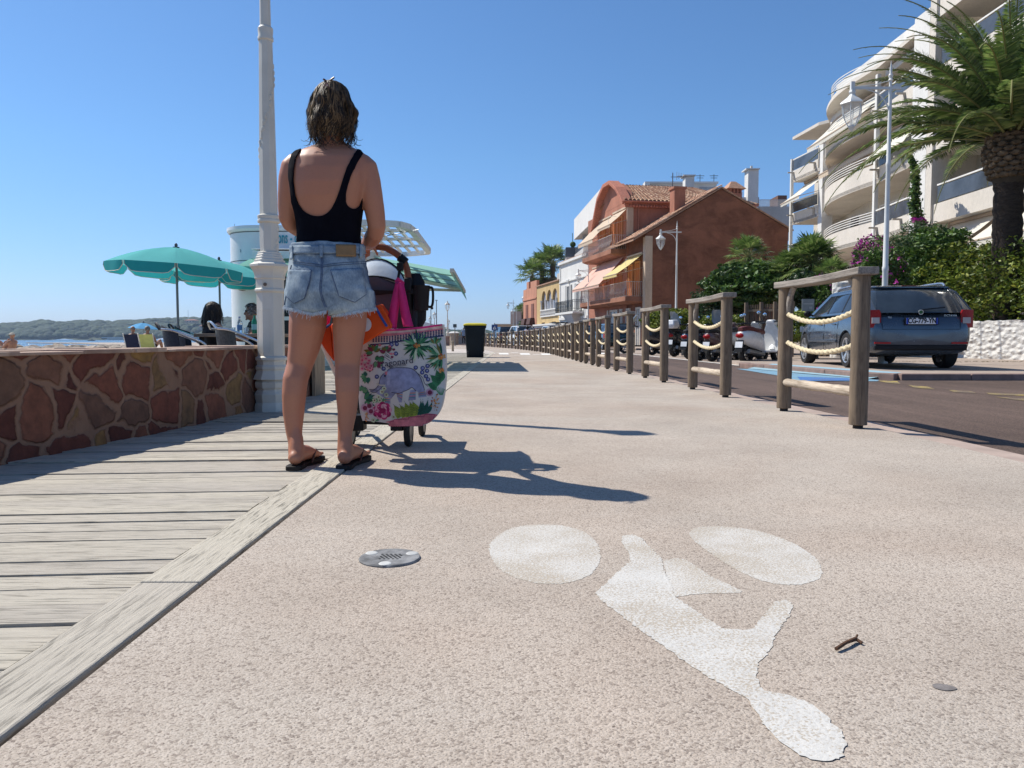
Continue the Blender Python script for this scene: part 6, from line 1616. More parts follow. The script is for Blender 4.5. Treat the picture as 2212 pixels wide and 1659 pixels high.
# ------------------------------------------------------------ lanterns
WPOST = M('white_lamp_paint', (.66,.66,.63), .4, 0, .04, 5); t = NT('lantern_pane'); t.fin((.75,.8,.82), .05); _tr = t.n('ShaderNodeBsdfTransparent'); _mx = t.n('ShaderNodeMixShader'); _mx.inputs[0].default_value = .82; t.l(t.b.outputs[0], _mx.inputs[1]); t.l(_tr.outputs[0], _mx.inputs[2]); t.l(_mx.outputs[0], t.out.inputs[0]); LGL = t.m
def lantern(mb, g, c, s=1.0, hang=True):
    c = Vector(c)
    top = [(.02,.05),(.06,.03),(.07,-.01),(.05,-.05),(.09,-.10),(.215,-.20),(.235,-.235),(.215,-.25),(.19,-.25)] if hang else [(.004,.30),(.02,.26),(.05,.20),(.04,.17),(.10,.12),(.20,.02),(.21,-.01),(.19,-.02)]
    z0 = -.25 if hang else -.02
    mb.lathe([(r*s, z*s) for r, z in top[::-1]], c, 6)
    for k in range(6):
        a = 2*PI*k/6; mb.tube(smooth_path([c + Vector((.19*s*math.cos(a), .19*s*math.sin(a), z0*s)), c + Vector((.165*s*math.cos(a), .165*s*math.sin(a), (z0-.22)*s)), c + Vector((.06*s*math.cos(a), .06*s*math.sin(a), (z0-.42)*s))], 4), .010*s, 5)
    mb.lathe([(.002,(z0-.50)*s),(.035*s,(z0-.47)*s),(.07*s,(z0-.42)*s),(.06*s,(z0-.39)*s),(.02*s,(z0-.38)*s)], c, 10)
    g.lathe([(.05*s,(z0-.40)*s),(.155*s,(z0-.22)*s),(.178*s,(z0-.01)*s)], c, 6)
def street_lamp():
    o = empty('street_lamp', '', 'street lamp')
    mb = MB(); mb.lathe([(.10,0),(.10,.25),(.075,.32),(.07,.9),(.078,.92),(.06,.95),(.058,2.0),(.066,2.02),(.066,2.08),(.056,2.10),(.045,4.2),(.052,4.22),(.052,4.27),(.042,4.3),(.034,5.75)], n=14); mb.build('post', WPOST, o)
    mb = MB(); mb.lathe([(.034,5.72),(.03,5.95),(.055,5.98),(.03,6.02),(.05,6.08),(.022,6.14),(.03,6.18),(.004,6.38)], n=10); mb.build('finial', WPOST, o)
    mb = MB(); mb.bar((.22,0,5.82), (-.80,0,5.82), .045, .055); mb.tube(smooth_path([(0,0,5.25),(-.08,0,5.5),(-.25,0,5.7),(-.5,0,5.79)], 5), .014, 7); mb.tube([(-.78,0,5.84),(-.3,0,5.90),(0,0,5.98)], .010, 6); mb.box((-.84,-.035,5.78), (-.76,.035,5.95)); mb.build('arm', WPOST, o)
    a, g = MB(), MB(); lantern(a, g, (-.80, 0, 5.74), 1.08); l_ = a.build('lantern', WPOST, o, ang=25); g.build('lantern_glass', LGL, l_, ang=20)
    return o
sl_ = street_lamp()
def lx(x, Y): return (x-1106)/F*Y
for i, (x, Y, rz, lab) in enumerate(((1907, 16.5, 0, 'tall white street lamp with hanging lantern rising behind the parked estate car'), (1459, 38.3, 0, 'white street lamp with hanging lantern in front of the red gable wall'),
    (1270, 60, 8, 'white street lamp whose lantern hangs in front of the pale pink awning'), (1145, 93, 8, 'white street lamp standing before the pink terraced house'), (1109, 113, 8, 'distant white street lamp left of the small palm'), (1116, 138, 8, 'most distant white street lamp with arm, just left of the small palm'))):
    place(sl_, i, (lx(x, Y), Y, -.0), R(rz), lab, 'white lantern street lamps along the road')
def prom_lamp():
    o = empty('promenade_lamp', '', 'street lamp')
    mb = MB(); mb.lathe([(.15,0),(.15,.12),(.12,.2),(.11,.28),(.11,1.05),(.14,1.1),(.14,1.16),(.09,1.22),(.06,1.3),(.055,1.7),(.065,1.72),(.055,1.76),(.036,3.0),(.05,3.02),(.03,3.06)], n=8); mb.build('post', CREAM, o, ang=25)
    a, g = MB(), MB(); lantern(a, g, (0,0,3.55), 1.15, False); l_ = a.build('lantern', CREAM, o, ang=25); g.build('lantern_glass', LGL, l_, ang=20); return o
pl = prom_lamp()
for i, (x, Y, lab) in enumerate(((967, 66, 'cream promenade lamp left of the wheelie bin'), (939, 92, 'cream promenade lamp farther off beside a thin mast'), (929.5, 110, 'faint cream promenade lamp nearest the tote bag edge'), (969.5, 128, 'faint cream promenade lamp peeping beside the nearer one left of the bin'), (1048.5, 165, 'tiny cream promenade lamp just right of the bin'))):
    place(pl, i, (lx(x, Y), Y, -.05), 0, lab, 'cream promenade lamps in the distance')
o = empty('flag_mast', 'thin bare grey mast beyond the tote bag', 'mast', (lx(943.5, 95), 95, 0)); MB().tube([(0,0,0),(0,0,5.3)], [.07,.045], 8).build('pole', POLE, o); MB().box((-.16,-.05,5.28),(.16,.05,5.36)).build('cap', POLE, o)
o = empty('camera_pole', 'slim pole with a dark round head just right of the cup holder', 'pole', (lx(931.5, 80), 80, 0)); MB().tube([(0,0,0),(0,0,3.8)], [.05,.035], 8).build('pole', POLE, o); MB().ball((.12,0,3.75), .14, 10, 7).build('head', BLACK, o)
# blue pedestrian crossing sign
Y = 52; o = empty('crossing_sign', 'small blue square pedestrian crossing sign on a thin grey pole beyond the bin', 'road sign', (lx(1068.5, Y), Y, 0))
zt = .55 + (732.5-698)/F*Y
MB().tube([(0,.03,0),(0,.03,zt)], .028, 8).build('pole', POLE, o)
MB().box((-.20,-.01,zt-.50), (.20,.01,zt-.10)).build('panel', M('sign_blue', (.03,.07,.22), .5), o, smooth=False)
MB().add([(-.13,-.016,zt-.43),(.13,-.016,zt-.43),(0,-.016,zt-.17)], [(0,1,2)]).build('triangle', M('sign_white', (.75,.77,.8), .5), o, smooth=False)
mb = MB(); mb.tube([(0,-.019,zt-.27),(0,-.019,zt-.34)], .018, 6); mb.tube([(0,-.019,zt-.34),(-.04,-.019,zt-.42)], .010, 5); mb.tube([(0,-.019,zt-.34),(.04,-.019,zt-.42)], .010, 5); mb.ball((0,-.019,zt-.235), .018, 8, 6); mb.build('pedestrian_figure', BLACK, o)
# ------------------------------------------------------------ wheelie bin
Y = 23.2; bx = lx(1026, Y); o = empty('wheelie_bin', 'dark wheelie bin with yellow lid on the boardwalk', 'bin', (bx, Y, 0), R(4)); s_ = Y/F
BIN = M('bin_anthracite', (.008,.014,.020), .6, 0, .15, 4, spec=.15); BINL = M('bin_yellow', (.55,.47,.03), .45, 0, .08, 4)
mb = MB(); rings = []
for z, wa, da in ((.0,.235,.25),(.03,.245,.26),(.86,.305,.33),(.88,.33,.36),(.95,.335,.365),(.96,.33,.36)):
    rings.append([(x*wa, y*da, z) for x, y in ((-1,-.9),(-.9,-1),(.9,-1),(1,-.9),(1,.9),(.9,1),(-.9,1),(-1,.9))])
mb.loft(rings); mb.build('tub', BIN, o, bevel=.01)
mb = MB(); rings = []
for z, wa, da in ((.955,.345,.375),(.985,.35,.38),(1.01,.32,.34),(1.03,.20,.22)): rings.append([(x*wa, y*da, z + .02*(y<0)*0) for x, y in ((-1,-.85),(-.85,-1),(.85,-1),(1,-.85),(1,.85),(.85,1),(-.85,1),(-1,.85))])
mb.loft(rings); mb.build('lid', BINL, o, bevel=.008)
for sx in (-1, 1):
    mb = MB(); mb.tube([(sx*.19,-.22,.11), (sx*.25,-.22,.11)], .11, 18); mb.build('wheel', RUBBER, o)
mb = MB(); mb.tube([(-.26,.40,.92),(.26,.40,.92)], .016, 8); mb.build('handle', BIN, o)
# timber bollards on the deck
def bollard(label, x, yb, yt, mat, r=.055, grp=None):
    g = G(x, yb); h = CAM_H + (732.5-yt)/F*g.y; o = empty('bollard', label, 'bollard', (g.x, g.y, 0), 0, grp)
    MB().lathe([(r,0),(r,h-.03),(r*.8,h-.005),(.01,h)], n=14).build('post', mat, o); MB().lathe([(r*1.02,h*.80),(r*1.02,h*.84)], n=14).build('band', M('band_dark', (.08,.07,.06), .6), o); return o
PALEP = mat_wood('pale_bollard_wood', (.42,.34,.24), (.22,.17,.12))
bollard('short pale timber bollard left of the wheelie bin', 978, 759, 736, PALEP); bollard('short timber bollard half hidden behind the right edge of the wheelie bin', 1043.5, 759.5, 735, PALEP)
# stone litter column with pale cap
Y = 72; o = empty('litter_column', 'round stone litter bin with pale cap beyond the first bollard', 'litter bin', (lx(981, Y), Y, 0))
MB().lathe([(.42,0),(.42,1.05),(.46,1.07)], n=16).build('drum', M('drum_stone', (.36,.29,.22), .85, 0, .2, 8), o); MB().lathe([(.52,1.07),(.53,1.15),(.3,1.24),(.01,1.26)], n=16).build('cap', WHITE, o)
Y = 60; o = empty('info_post', 'thin post with a small dark plate left of the wheelie bin', 'sign', (lx(970.5+12.5, Y), Y, 0)); MB().tube([(0,0,0),(0,0,1.55)], .035, 8).build('post', POLE, o); MB().box((-.14,-.03,1.45),(.14,.0,1.72)).build('plate', M('dark_plate', (.05,.07,.08), .5), o, smooth=False)
# parapet and far benches / small crowd of low objects at the promenade end
def far_block(name, label, cat, x, Y, w_, d_, h, mat):
    o = empty(name, label, cat, (lx(x, Y), Y, 0)); MB().box((-w_/2,-d_/2,0),(w_/2,d_/2,h)).build('base', mat, o, smooth=False, bevel=.03); MB().box((-w_/2-.05,-d_/2-.05,h),(w_/2+.05,d_/2+.05,h+.08)).build('coping', COPE, o, smooth=False); return o
SB = M('promenade_stone', (.26,.17,.14), .85, 0, .3, 6, .4, 20)
far_block('stone_planter', 'low brown stone planter at the foot of the nearest promenade lamp', 'planter', 958, 64, 1.0, .8, .75, SB)
far_block('stone_planter', 'low grey block between the litter column and the bin', 'planter', 1000, 80, 2.0, 1, .8, M('grey_block', (.28,.27,.26), .8))
far_block('stone_planter', 'long low wall at the far end of the promenade', 'wall', 960, 118, 22, 1, .7, M('pale_block', (.42,.38,.33), .8))
J = dict(pelvis=(0,0,.92), chest=(0,0,1.25), neck=(0,0,1.45), head=(0,.02,1.60))
for q_, sx in (('L',-1),('R',1)):
    J['sh'+q_] = (sx*.18,0,1.40); J['el'+q_] = (sx*.25,.0,1.12); J['wr'+q_] = (sx*.24,.1,.88); J['hip'+q_] = (sx*.09,0,.90); J['kn'+q_] = (sx*.10,.03+.1*sx,.50); J['an'+q_] = (sx*.10,-.02+.12*sx,.09); J['to'+q_] = (sx*.10,.14+.12*sx,.03)
human('person', 'distant walker in a pale cap just left of the wheelie bin', None, (lx(1002, 78), 78, 0), J, SKIN2, HAIR_GR, 'short', (M('blue_shirt', (.25,.33,.45), .8), .5), (BLK, 2), voxel=.03, hands=False)
# white pavilion roof far off behind the cup holder
o = empty('beach_pavilion', 'flat white pavilion roof in the distance just above the tote bag edge', 'pavilion', (lx(917, 150), 150, 0))
MB().loft([[(-3.5,0,2.8),(4.5,0,2.8),(4.5,6,2.8),(-3.5,6,2.8)],[(-3.2,0.2,3.9),(0,0.2,3.9),(0,5,3.9),(-3.2,5,3.9)]]).build('roof', WHITE, o, smooth=False); MB().box((-3,.5,0),(3.6,5,2.8)).build('wall', KW, o, smooth=False)
# ------------------------------------------------------------ round plate, twig
g = G(842, 1207); o = empty('ground_plate', 'round grey metal plate with holes set in the path', 'manhole cover', (g.x, g.y, 0))
PLM = M('zinc_plate', (.19,.19,.19), .7, 0, .45, 25, .15, 80, .002)
mb = MB(); rr_ = G(908,1207).x - G(776,1207).x; rr_ /= 2
mb.lathe([(.001,.0055),(rr_*.97,.0055),(rr_,.003),(rr_,.0)][::-1], n=40); mb.build('plate', PLM, o)
mb = MB()
for i in range(-3, 4):
    for j in range(-2, 3): 
        if i*i+j*j < 9: mb.lathe([(.0032,.0062),(.0001,.0064)], (i*.011+(j%2)*.005, j*.010, 0), 8)
for k in range(3): a = k*2.09+.5; mb.lathe([(.008,.0065),(.0001,.007)], (rr_*.78*math.cos(a), rr_*.78*math.sin(a), 0), 10)
mb.build('holes', M('dark_hole', (.02,.02,.02), .9), o)
for k in range(3): a = k*2.09+.5; MB().lathe([(.016,.0058),(.014,.0072),(.0095,.0072)], (rr_*.78*math.cos(a), rr_*.78*math.sin(a), 0), 16).build('screw_ring', M('bright_zinc', (.5,.5,.48), .6), o)
a, b = G(1806,1409), G(1848,1388); mb = MB(); mb.tube([a+Vector((0,0,.006)), a.lerp(b,.5)+Vector((0,0,.009)), b+Vector((0,0,.007))], [.0035,.0033,.0040], 7); mb.tube([b+Vector((0,0,.007)), b+Vector((.006,-.012,.004))], .003, 6); mb.tube([b+Vector((0,0,.007)), b+Vector((.006,.006,.012))], .002, 6)
o = mb.build('twig', M('brown_twig', (.11,.055,.03), .8, 0, .3, 60), None); tag(o, 'short brown twig lying on the path right of the bicycle symbol', 'twig')
# ------------------------------------------------------------ cars
def car(name, label, loc, rz, col, L=4.55, W=1.77, H=1.45, kind='estate', detail=True, group='parked cars'):
    o = empty(name, label, 'car', loc, rz, group)
    paint = M('car_paint_'+col[0], col[1], .22, .55 if col[2] else 0, .05, 3, spec=.6, Coat_Weight=.6, Coat_Roughness=.06)
    h = H; belt = (.985 if detail else .93) if kind != 'suv' else 1.02; y0, y1 = -L/2, L/2; hood = .90*h/1.45 if kind != 'suv' else 1.0
    wr = .32 if kind != 'suv' else .35; ya, yb = y0+.98 if kind != 'hatch' else y0+.72, y1-.88
    st = []   # y, half width, bottom z, top z
    st = [(y0, .70, .42, .62), (y0+.02, .82, .32, .80), (y0+.10, .90, .26, belt-.02), (y0+.30, .97, .24, belt), (y0+.9, 1.0, .20, belt), (0, 1.0, .19, belt-.01), (y1-1.25, 1.0, .19, belt-.03), (y1-1.0, .99, .20, hood), (y1-.5, .95, .21, hood-.06), (y1-.18, .86, .22, hood-.16), (y1-.04, .74, .26, .60), (y1, .55, .34, .50)]
    mb = MB(); rings = []
    for y, w_, zb, zt in st:
        w_ = w_*W/2; hh = zt - zb
        half = [(.0, zb), (w_*.80, zb), (w_*.95, zb+hh*.10), (w_*.99, zb+hh*.30), (w_*1.0, zb+hh*.52), (w_*.985, zb+hh*.74), (w_*.965, zb+hh*.90), (w_*.90, zt), (w_*.5, zt+.015*(y > 0)), (0, zt+.02*(y > 0))]
        rings.append([(x, y, z) for x, z in half] + [(-x, y, z) for x, z in half[-2:0:-1]])
    mb.loft(rings)
    # arches cut into the body
    me = bpy.data.meshes.new('t'); me.from_pydata(mb.v, [], mb.f)
    ob = bpy.data.objects.new('t', me); COL.objects.link(ob)
    sb = ob.modifiers.new('s', 'SUBSURF'); sb.levels = 1; sb.render_levels = 1
    cut = MB()
    for y in (ya, yb): cut.add([], []); cut.tube([(-W, y, wr-.01), (W, y, wr-.01)], wr+.055, 32)
    mc = bpy.data.meshes.new('c'); mc.from_pydata(cut.v, [], cut.f); oc = bpy.data.objects.new('c', mc); COL.objects.link(oc)
    bmo = ob.modifiers.new('b', 'BOOLEAN'); bmo.operation = 'DIFFERENCE'; bmo.object = oc; bmo.solver = 'EXACT'
    dg = bpy.context.evaluated_depsgraph_get(); me2 = bpy.data.meshes.new_from_object(ob.evaluated_get(dg))
    bpy.data.objects.remove(ob); bpy.data.objects.remove(oc)
    me2.materials.clear(); me2.materials.append(paint); me2.shade_smooth(); me2.set_sharp_from_angle(angle=R(35)); me2.name = 'body'
    bo = bpy.data.objects.new('body', me2); COL.objects.link(bo); bo.parent = o
    MB().box((-W/2*.80, y0+.35, .25), (W/2*.80, y1-.4, .55)).build('underbody', BLACK, o, smooth=False)
    # greenhouse
    if kind == 'estate': pf, pr_ = [(belt-.02, y1-1.12), (h-.03, y1-2.02)], [(belt-.02, y0+.06), (h*.93, y0+.36), (h-.03, y0+.58)]
    elif kind == 'hatch': pf, pr_ = [(belt-.02, y1-1.0), (h-.03, y1-1.85)], [(belt-.02, y0+.08), (h*.93, y0+.40), (h-.03, y0+.62)]
    else: pf, pr_ = [(belt-.02, y1-1.1), (h-.03, y1-1.8)], [(belt-.02, y0+.06), (h*.93, y0+.24), (h-.03, y0+.40)]
    def ipl(pl_, z):
        if z <= pl_[0][0]: return pl_[0][1]
        for (za, a), (zb, b) in zip(pl_, pl_[1:]):
            if z <= zb: return a + (b-a)*(z-za)/(zb-za)
        return pl_[-1][1]
    wz = lambda z: W/2*(.955 - .22*max(0, (z-belt))/(h-belt))
    mb = MB(); rings = []
    for i in range(6):
        z = belt-.02 + (h-.03-belt+.02)*i/5; w_ = wz(z); a, b = ipl(pr_, z), ipl(pf, z); c_ = .12
        rings.append([(-w_, a+c_, z), (-w_*.80, a+.01, z), (0, a-.03, z), (w_*.80, a+.01, z), (w_, a+c_, z), (w_, b-c_*1.6, z), (w_*.80, b-.02, z), (0, b+.05, z), (-w_*.80, b-.02, z), (-w_, b-c_*1.6, z)])
    mb.loft(rings); mb.build('windows', DARKWIN, o, ang=50)
    z = h-.035; w_ = wz(z); a, b = ipl(pr_, z), ipl(pf, z); aR, bR = a, b; wR = w_; mb = MB(); rings = []
    for dz, k_, ey in ((0,1.012,.03),(.022,1.0,.03),(.04,.90,-.02),(.048,.55,-.2)):
        rings.append([(-w_*k_, a+.10-ey, z+dz), (-w_*.8*k_, a-ey, z+dz), (0, a-.035-ey, z+dz), (w_*.8*k_, a-ey, z+dz), (w_*k_, a+.10-ey, z+dz), (w_*k_, b-.15+ey, z+dz), (w_*.8*k_, b-.02+ey, z+dz), (0, b+.05+ey, z+dz), (-w_*.8*k_, b-.02+ey, z+dz), (-w_*k_, b-.15+ey, z+dz)])
    mb.loft(rings); mb.build('roof', paint, o, ang=40)
    def side_poly(mb, s_, pts, off=.006):
        P3 = [Vector((s_*(wz(zz_)+off), yy_, zz_)) for yy_, zz_ in pts]; mb.prism(P3, (0,0,0), (-s_*.02,0,0))
    hz = h-.03; dl = .065
    for s_ in (-1, 1):
        mb = MB()
        side_poly(mb, s_, [(ipl(pf, belt)-.22, belt), (ipl(pf, belt)+.0, belt), (ipl(pf, hz)+.02, hz), (ipl(pf, hz)-.18, hz)])
        side_poly(mb, s_, [(ipl(pr_, belt)+.30, belt), (ipl(pr_, belt)+.09, belt), (ipl(pr_, h*.93)+.09, h*.93), (ipl(pr_, hz)+.09, hz), (ipl(pr_, hz)+.22, hz), (ipl(pr_, h*.93)+.24, h*.92)])
        side_poly(mb, s_, [(ipl(pr_, belt)+.1, belt-.01), (ipl(pf, belt)-.02, belt-.01), (ipl(pf, belt)-.02, belt+.025), (ipl(pr_, belt)+.1, belt+.025)], .004)
        side_poly(mb, s_, [(ipl(pr_, hz)+.1, hz-.055), (ipl(pf, hz)-.12, hz-.055), (ipl(pf, hz)-.02, hz+.005), (ipl(pr_, hz)+.1, hz+.005)], .005)
        mb.build('pillar', paint, o, smooth=False)
        mb = MB()
        for yc in ((y0+1.32, y0+2.18) if kind != 'hatch' else (y0+1.25, y0+1.95)):
            side_poly(mb, s_, [(yc-.035, belt+.02), (yc+.035, belt+.02), (yc+.01, hz-.05), (yc-.06, hz-.05)], .003)
        mb.build('door_pillar', BLACK, o, smooth=False)
    # tailgate frame
    for s_ in (-1, 1):
        mb = MB(); pts = [(wz(belt)*.80, belt), (wz(belt)*.99, belt), (wz(h*.93)*.99, h*.93), (wz(hz), hz), (wz(hz)*.80, hz), (wz(h*.93)*.84, h*.92)]
        Q = []
        for x, z in pts:
            w_ = wz(z); a = ipl(pr_, z); f_ = max(0, (x/w_-.80)/.20); Q.append(Vector((s_*x, a + .01 + f_*.11 - .012, z)))
        mb.prism(Q, (0,0,0), (0,.02,0)); mb.build('tailgate_frame', paint, o, smooth=False)
    mb = MB()
    for s_ in (-1, 1):     # lamps wrap round the corner
        mb.loft([[(s_*W*.355, y0+.06, z0_), (s_*W*.42, y0+.055+.0, z0_), (s_*W*.468, y0+.12, z0_), (s_*W*.486, y0+.36, z0_+.02)] + [(s_*W*.475, y0+.37, z0_+.02), (s_*W*.455, y0+.15, z0_), (s_*W*.355, y0+.09, z0_)] for z0_ in (belt-.24, belt-.03)])
    RED = M('tail_lamp_red', (.30,.006,.006), .3, spec=.3)
    for s_ in (-1, 1):
        mb = MB(); zz0, zz1 = belt-.27, belt+.03
        def rr2(z, q_): return [(s_*(W*.345+q_), y0+.035, z), (s_*W*.415, y0+.045, z), (s_*W*.470, y0+.115, z), (s_*W*.492, y0+.30, z), (s_*W*.470, y0+.31, z), (s_*W*.44, y0+.14, z), (s_*(W*.345+q_), y0+.08, z)]
        mb.loft([rr2(zz0, 0), rr2(zz0+.1, .0), rr2(zz1-.05, .005), rr2(zz1, .03)]); tl_ = mb.build('tail_lamp', RED, o, ang=40)
        mb = MB(); mb.box((min(s_*W*.36, s_*W*.425), y0+.022, zz0+.07), (max(s_*W*.36, s_*W*.425), y0+.045, zz0+.17)); mb.build('clear_lens', M('clear_lens', (.38,.36,.36), .15), tl_, smooth=False)
    # front lamps
    for s_ in (-1, 1):
        mb = MB(); mb.loft([[(s_*W*.30, y1-.10, z), (s_*W*.42, y1-.16, z), (s_*W*.47, y1-.42, z), (s_*W*.44, y1-.42, z), (s_*W*.40, y1-.22, z), (s_*W*.30, y1-.16, z)] for z in (hood-.22, hood-.10)]); mb.build('headlight', M('headlight_glass', (.55,.6,.62), .1, spec=.8), o, ang=40)
    for x in (-W/2, W/2):
        for y in (ya, yb):
            s_ = 1 if x > 0 else -1; xo = x - s_*.02; n_ = 32; mb = MB()
            prof = [(wr*.70,-.20),(wr*.95,-.20),(wr,-.17),(wr,-.03),(wr*.95,0),(wr*.72,-.006)]
            mb.loft([[(xo + s_*q_, y+r_*math.cos(2*PI*k/n_), wr+r_*math.sin(2*PI*k/n_)) for k in range(n_)] for r_, q_ in prof], caps=False); wl = mb.build('wheel', RUBBER, o)
            mb = MB(); rimr = wr*.72; mb.loft([[(xo + s_*q_, y+r_*math.cos(2*PI*k/n_), wr+r_*math.sin(2*PI*k/n_)) for k in range(n_)] for r_, q_ in ((rimr,-.19),(rimr,-.008),(rimr*.92,-.014),(rimr*.90,-.12))], caps=False)
            for k in range(5):
                a = 2*PI*k/5+.3
                for da in (-.16, .16): mb.bar((xo+s_*-.045, y+.04*math.cos(a+da), wr+.04*math.sin(a+da)), (xo+s_*-.02, y+rimr*.93*math.cos(a+da*.8), wr+rimr*.93*math.sin(a+da*.8)), .030, .022, up=(1,0,0))
            mb.tube([(xo+s_*-.06, y, wr), (xo+s_*-.02, y, wr)], .055, 14); mb.build('rim', M('alloy_rim', (.55,.56,.57), .3, .7), wl)
            mb = MB(); mb.tube([(xo+s_*-.125, y, wr), (xo+s_*-.11, y, wr)], rimr*.85, 20); mb.build('brake_disc', M('dark_disc', (.03,.03,.03), .5), wl)
    # bumper trim, seams, handles, plate
    mb = MB(); mb.box((-W*.40, y0-.004, .33), (W*.40, y0+.10, .43)); mb.build('bumper_trim', BLACK, o, bevel=.02)
    if detail:
        for s_ in (-1, 1):
            def sx_at(z): t_ = (z-.2)/(belt-.2); return W/2*(.99 if t_ < .3 else (1.0 if t_ < .55 else (.985 if t_ < .8 else .965)))
            for yy in (y0+1.42, y0+2.24, y0+3.22):
                mb = MB(); mb.tube([(s_*(sx_at(z)+.0005), yy + (.10*max(0, .55-z) if yy < y0+1.5 else 0), z) for z in [.30+.05*i for i in range(13)]], .004, 4); mb.build('door_gap', BLACK, o)
            mb = MB(); mb.box((s_*(sx_at(.5))-.012, y0+1.45, .46), (s_*(sx_at(.5))+.012, y0+3.2, .51)); mb.build('rub_strip', paint, o, bevel=.005)
            for yy in (y0+1.55, y0+2.40):
                mb = MB(); mb.tube([(s_*(sx_at(.82)), yy, .80), (s_*(sx_at(.82)+.02), yy+.04, .805), (s_*(sx_at(.82)+.02), yy+.16, .81), (s_*(sx_at(.82)), yy+.2, .81)], .011, 7); mb.build('door_handle', paint, o)
            mb = MB(); mb.ball((s_*(W/2+.06), y1-1.42, belt+.06), .09, 12, 8, (.9,.55,.75)); mb.bar((s_*(W/2-.06), y1-1.40, belt+.02), (s_*(W/2+.02), y1-1.42, belt+.05), .03); mb.build('mirror', BLACK, o)
            if kind == 'estate':
                mb = MB(); mb.tube(smooth_path([(s_*wz(h)*.93, aR+.10, h+.0), (s_*wz(h)*.93, aR+.24, h+.055), (s_*wz(h)*.93, (aR+bR)/2, h+.062), (s_*wz(h)*.93, bR-.35, h+.050), (s_*wz(h)*.93, bR-.2, h+.0)], 6), .019, 8); mb.build('roof_rail', ALU, o)
        yr = y0-.0
        pz = belt-.16
        mb = MB(); mb.box((-.27, y0-.012, pz-.06), (.27, y0+.03, pz+.06)); pb = mb.build('plate_frame', BLACK, o, smooth=False)
        mb = MB(); mb.box((-.255, y0-.018, pz-.052), (.255, y0-.010, pz+.052)); pl_ = mb.build('number_plate', M('plate_white', (.72,.74,.76), .4), o, smooth=False)
        for s_ in (-1, 1): MB().box((s_*.238-.016, y0-.021, pz-.052), (s_*.238+.016, y0-.017, pz+.052)).build('blue_band', M('plate_blue', (.02,.06,.40), .4), pl_, smooth=False)
        v_, f_ = text_mesh('CG-779-YN', .118, .001, spacing=.98, bold=.003); MB().add([(a_*.80, y0-.022-c_, pz + b_*1.05) for a_, b_, c_ in v_], f_).build('lettering', BLACK, pl_, smooth=False)
        v_, f_ = text_mesh('OCTAVIA', .045, .001, spacing=1.1); MB().add([(.48 + a_, y0+.05-c_, belt-.07+b_) for a_, b_, c_ in v_], f_).build('badge', ALU, o, smooth=False)
        v_, f_ = text_mesh('TDI', .04, .001); MB().add([(-.50 + a_, y0+.05-c_, belt-.10+b_) for a_, b_, c_ in v_], f_).build('badge', ALU, o, smooth=False)
        mb = MB(); mb.tube([(0, y0+.065, belt-.01), (0, y0+.035, belt-.012)], .042, 20); mb.build('emblem', ALU, o); mb = MB(); mb.tube([(0, y0+.04, belt-.01), (0, y0+.030, belt-.012)], .030, 20); mb.build('emblem_centre', M('emblem_green', (.03,.12,.05), .3), o)
        # tailgate panel, a little proud, with gap line
        mb = MB(); mb.tube([(-W*.335, y0+.012, belt-.30), (-W*.345, y0+.03, belt-.02)], .004, 4); mb.tube([(W*.335, y0+.012, belt-.30), (W*.345, y0+.03, belt-.02)], .004, 4); mb.tube([(-W*.335, y0+.010, belt-.30), (W*.335, y0+.010, belt-.30)], .004, 4); mb.build('tailgate_gap', BLACK, o)
        MB().box((-.12, ipl(pr_, hz)-.035, h-.015), (.12, ipl(pr_, hz)+.03, h+.008)).build('third_brake_lamp', RED, o, smooth=False)
        a, w_ = aR, wR; mb = MB(); mb.loft([[(-w_*.85, a-.02, h-.02), (w_*.85, a-.02, h-.02), (w_*.85, a+.12, h+.01), (-w_*.85, a+.12, h+.01)], [(-w_*.80, a-.09, h-.012), (w_*.80, a-.09, h-.012), (w_*.8, a+.1, h+.014), (-w_*.8, a+.1, h+.014)]]); mb.build('spoiler', paint, o, smooth=False, bevel=.006)
        MB().bar((.02, y0+.045, belt+.03), (.40, y0+.075, belt+.07), .022, .02).build('rear_wiper', BLACK, o, smooth=False)
        MB().tube([(0, a+.25, h), (0.02, a+.05, h+.20)], .004, 5).build('antenna', BLACK, o)
        for s_ in (-1, 1): MB().box((s_*.62-.13, y0-.008, .44), (s_*.62+.13, y0+.03, .47)).build('reflector', RED, o, smooth=False)
        # crumpled papers on the parcel shelf
        for s_ in (0,): MB().box((-.78, y0+1.0, belt), (-.68, y0+1.12, belt+.16)).build('stack_of_papers', M('paper', (.6,.58,.52), .8), o, smooth=False)
    return o
cy, cxx = 15.17, 7.0
car('parked_car', 'dark slate blue estate car with roof rails parked in front of the white stone wall', (7.12, 15.25, .03), R(-5.5), ('slate', (.085,.105,.13), 1), W=1.87, H=1.45)
def carat(name, label, x, Y, rz, col, kind, H=1.46, L=4.1, W=1.72): return car(name, label, (lx(x, Y), Y, -.05), R(rz), col, L, W, H, kind, False)
carat('parked_car', 'dark teal hatchback parked next to the black scooter with windscreen', 1322, 43.5, 4, ('teal', (.02,.055,.075), 1), 'hatch')
carat('parked_car', 'grey blue car parked ahead of the teal hatchback', 1277, 50, 6, ('greyblue', (.10,.13,.16), 1), 'estate')
carat('parked_car', 'dark car just visible between the teal hatchback and the grey blue car', 1300, 56, 6, ('black', (.02,.02,.022), 0), 'estate', 1.5)
carat('parked_car', 'pale silver hatchback with dark rear window before the yellow house', 1192, 58.5, 10, ('silver', (.50,.50,.46), 0), 'hatch', 1.60)
carat('parked_car', 'dark grey small car right behind the motorcyclist', 1150, 66, 12, ('darkgrey', (.05,.045,.05), 1), 'hatch', 1.48)
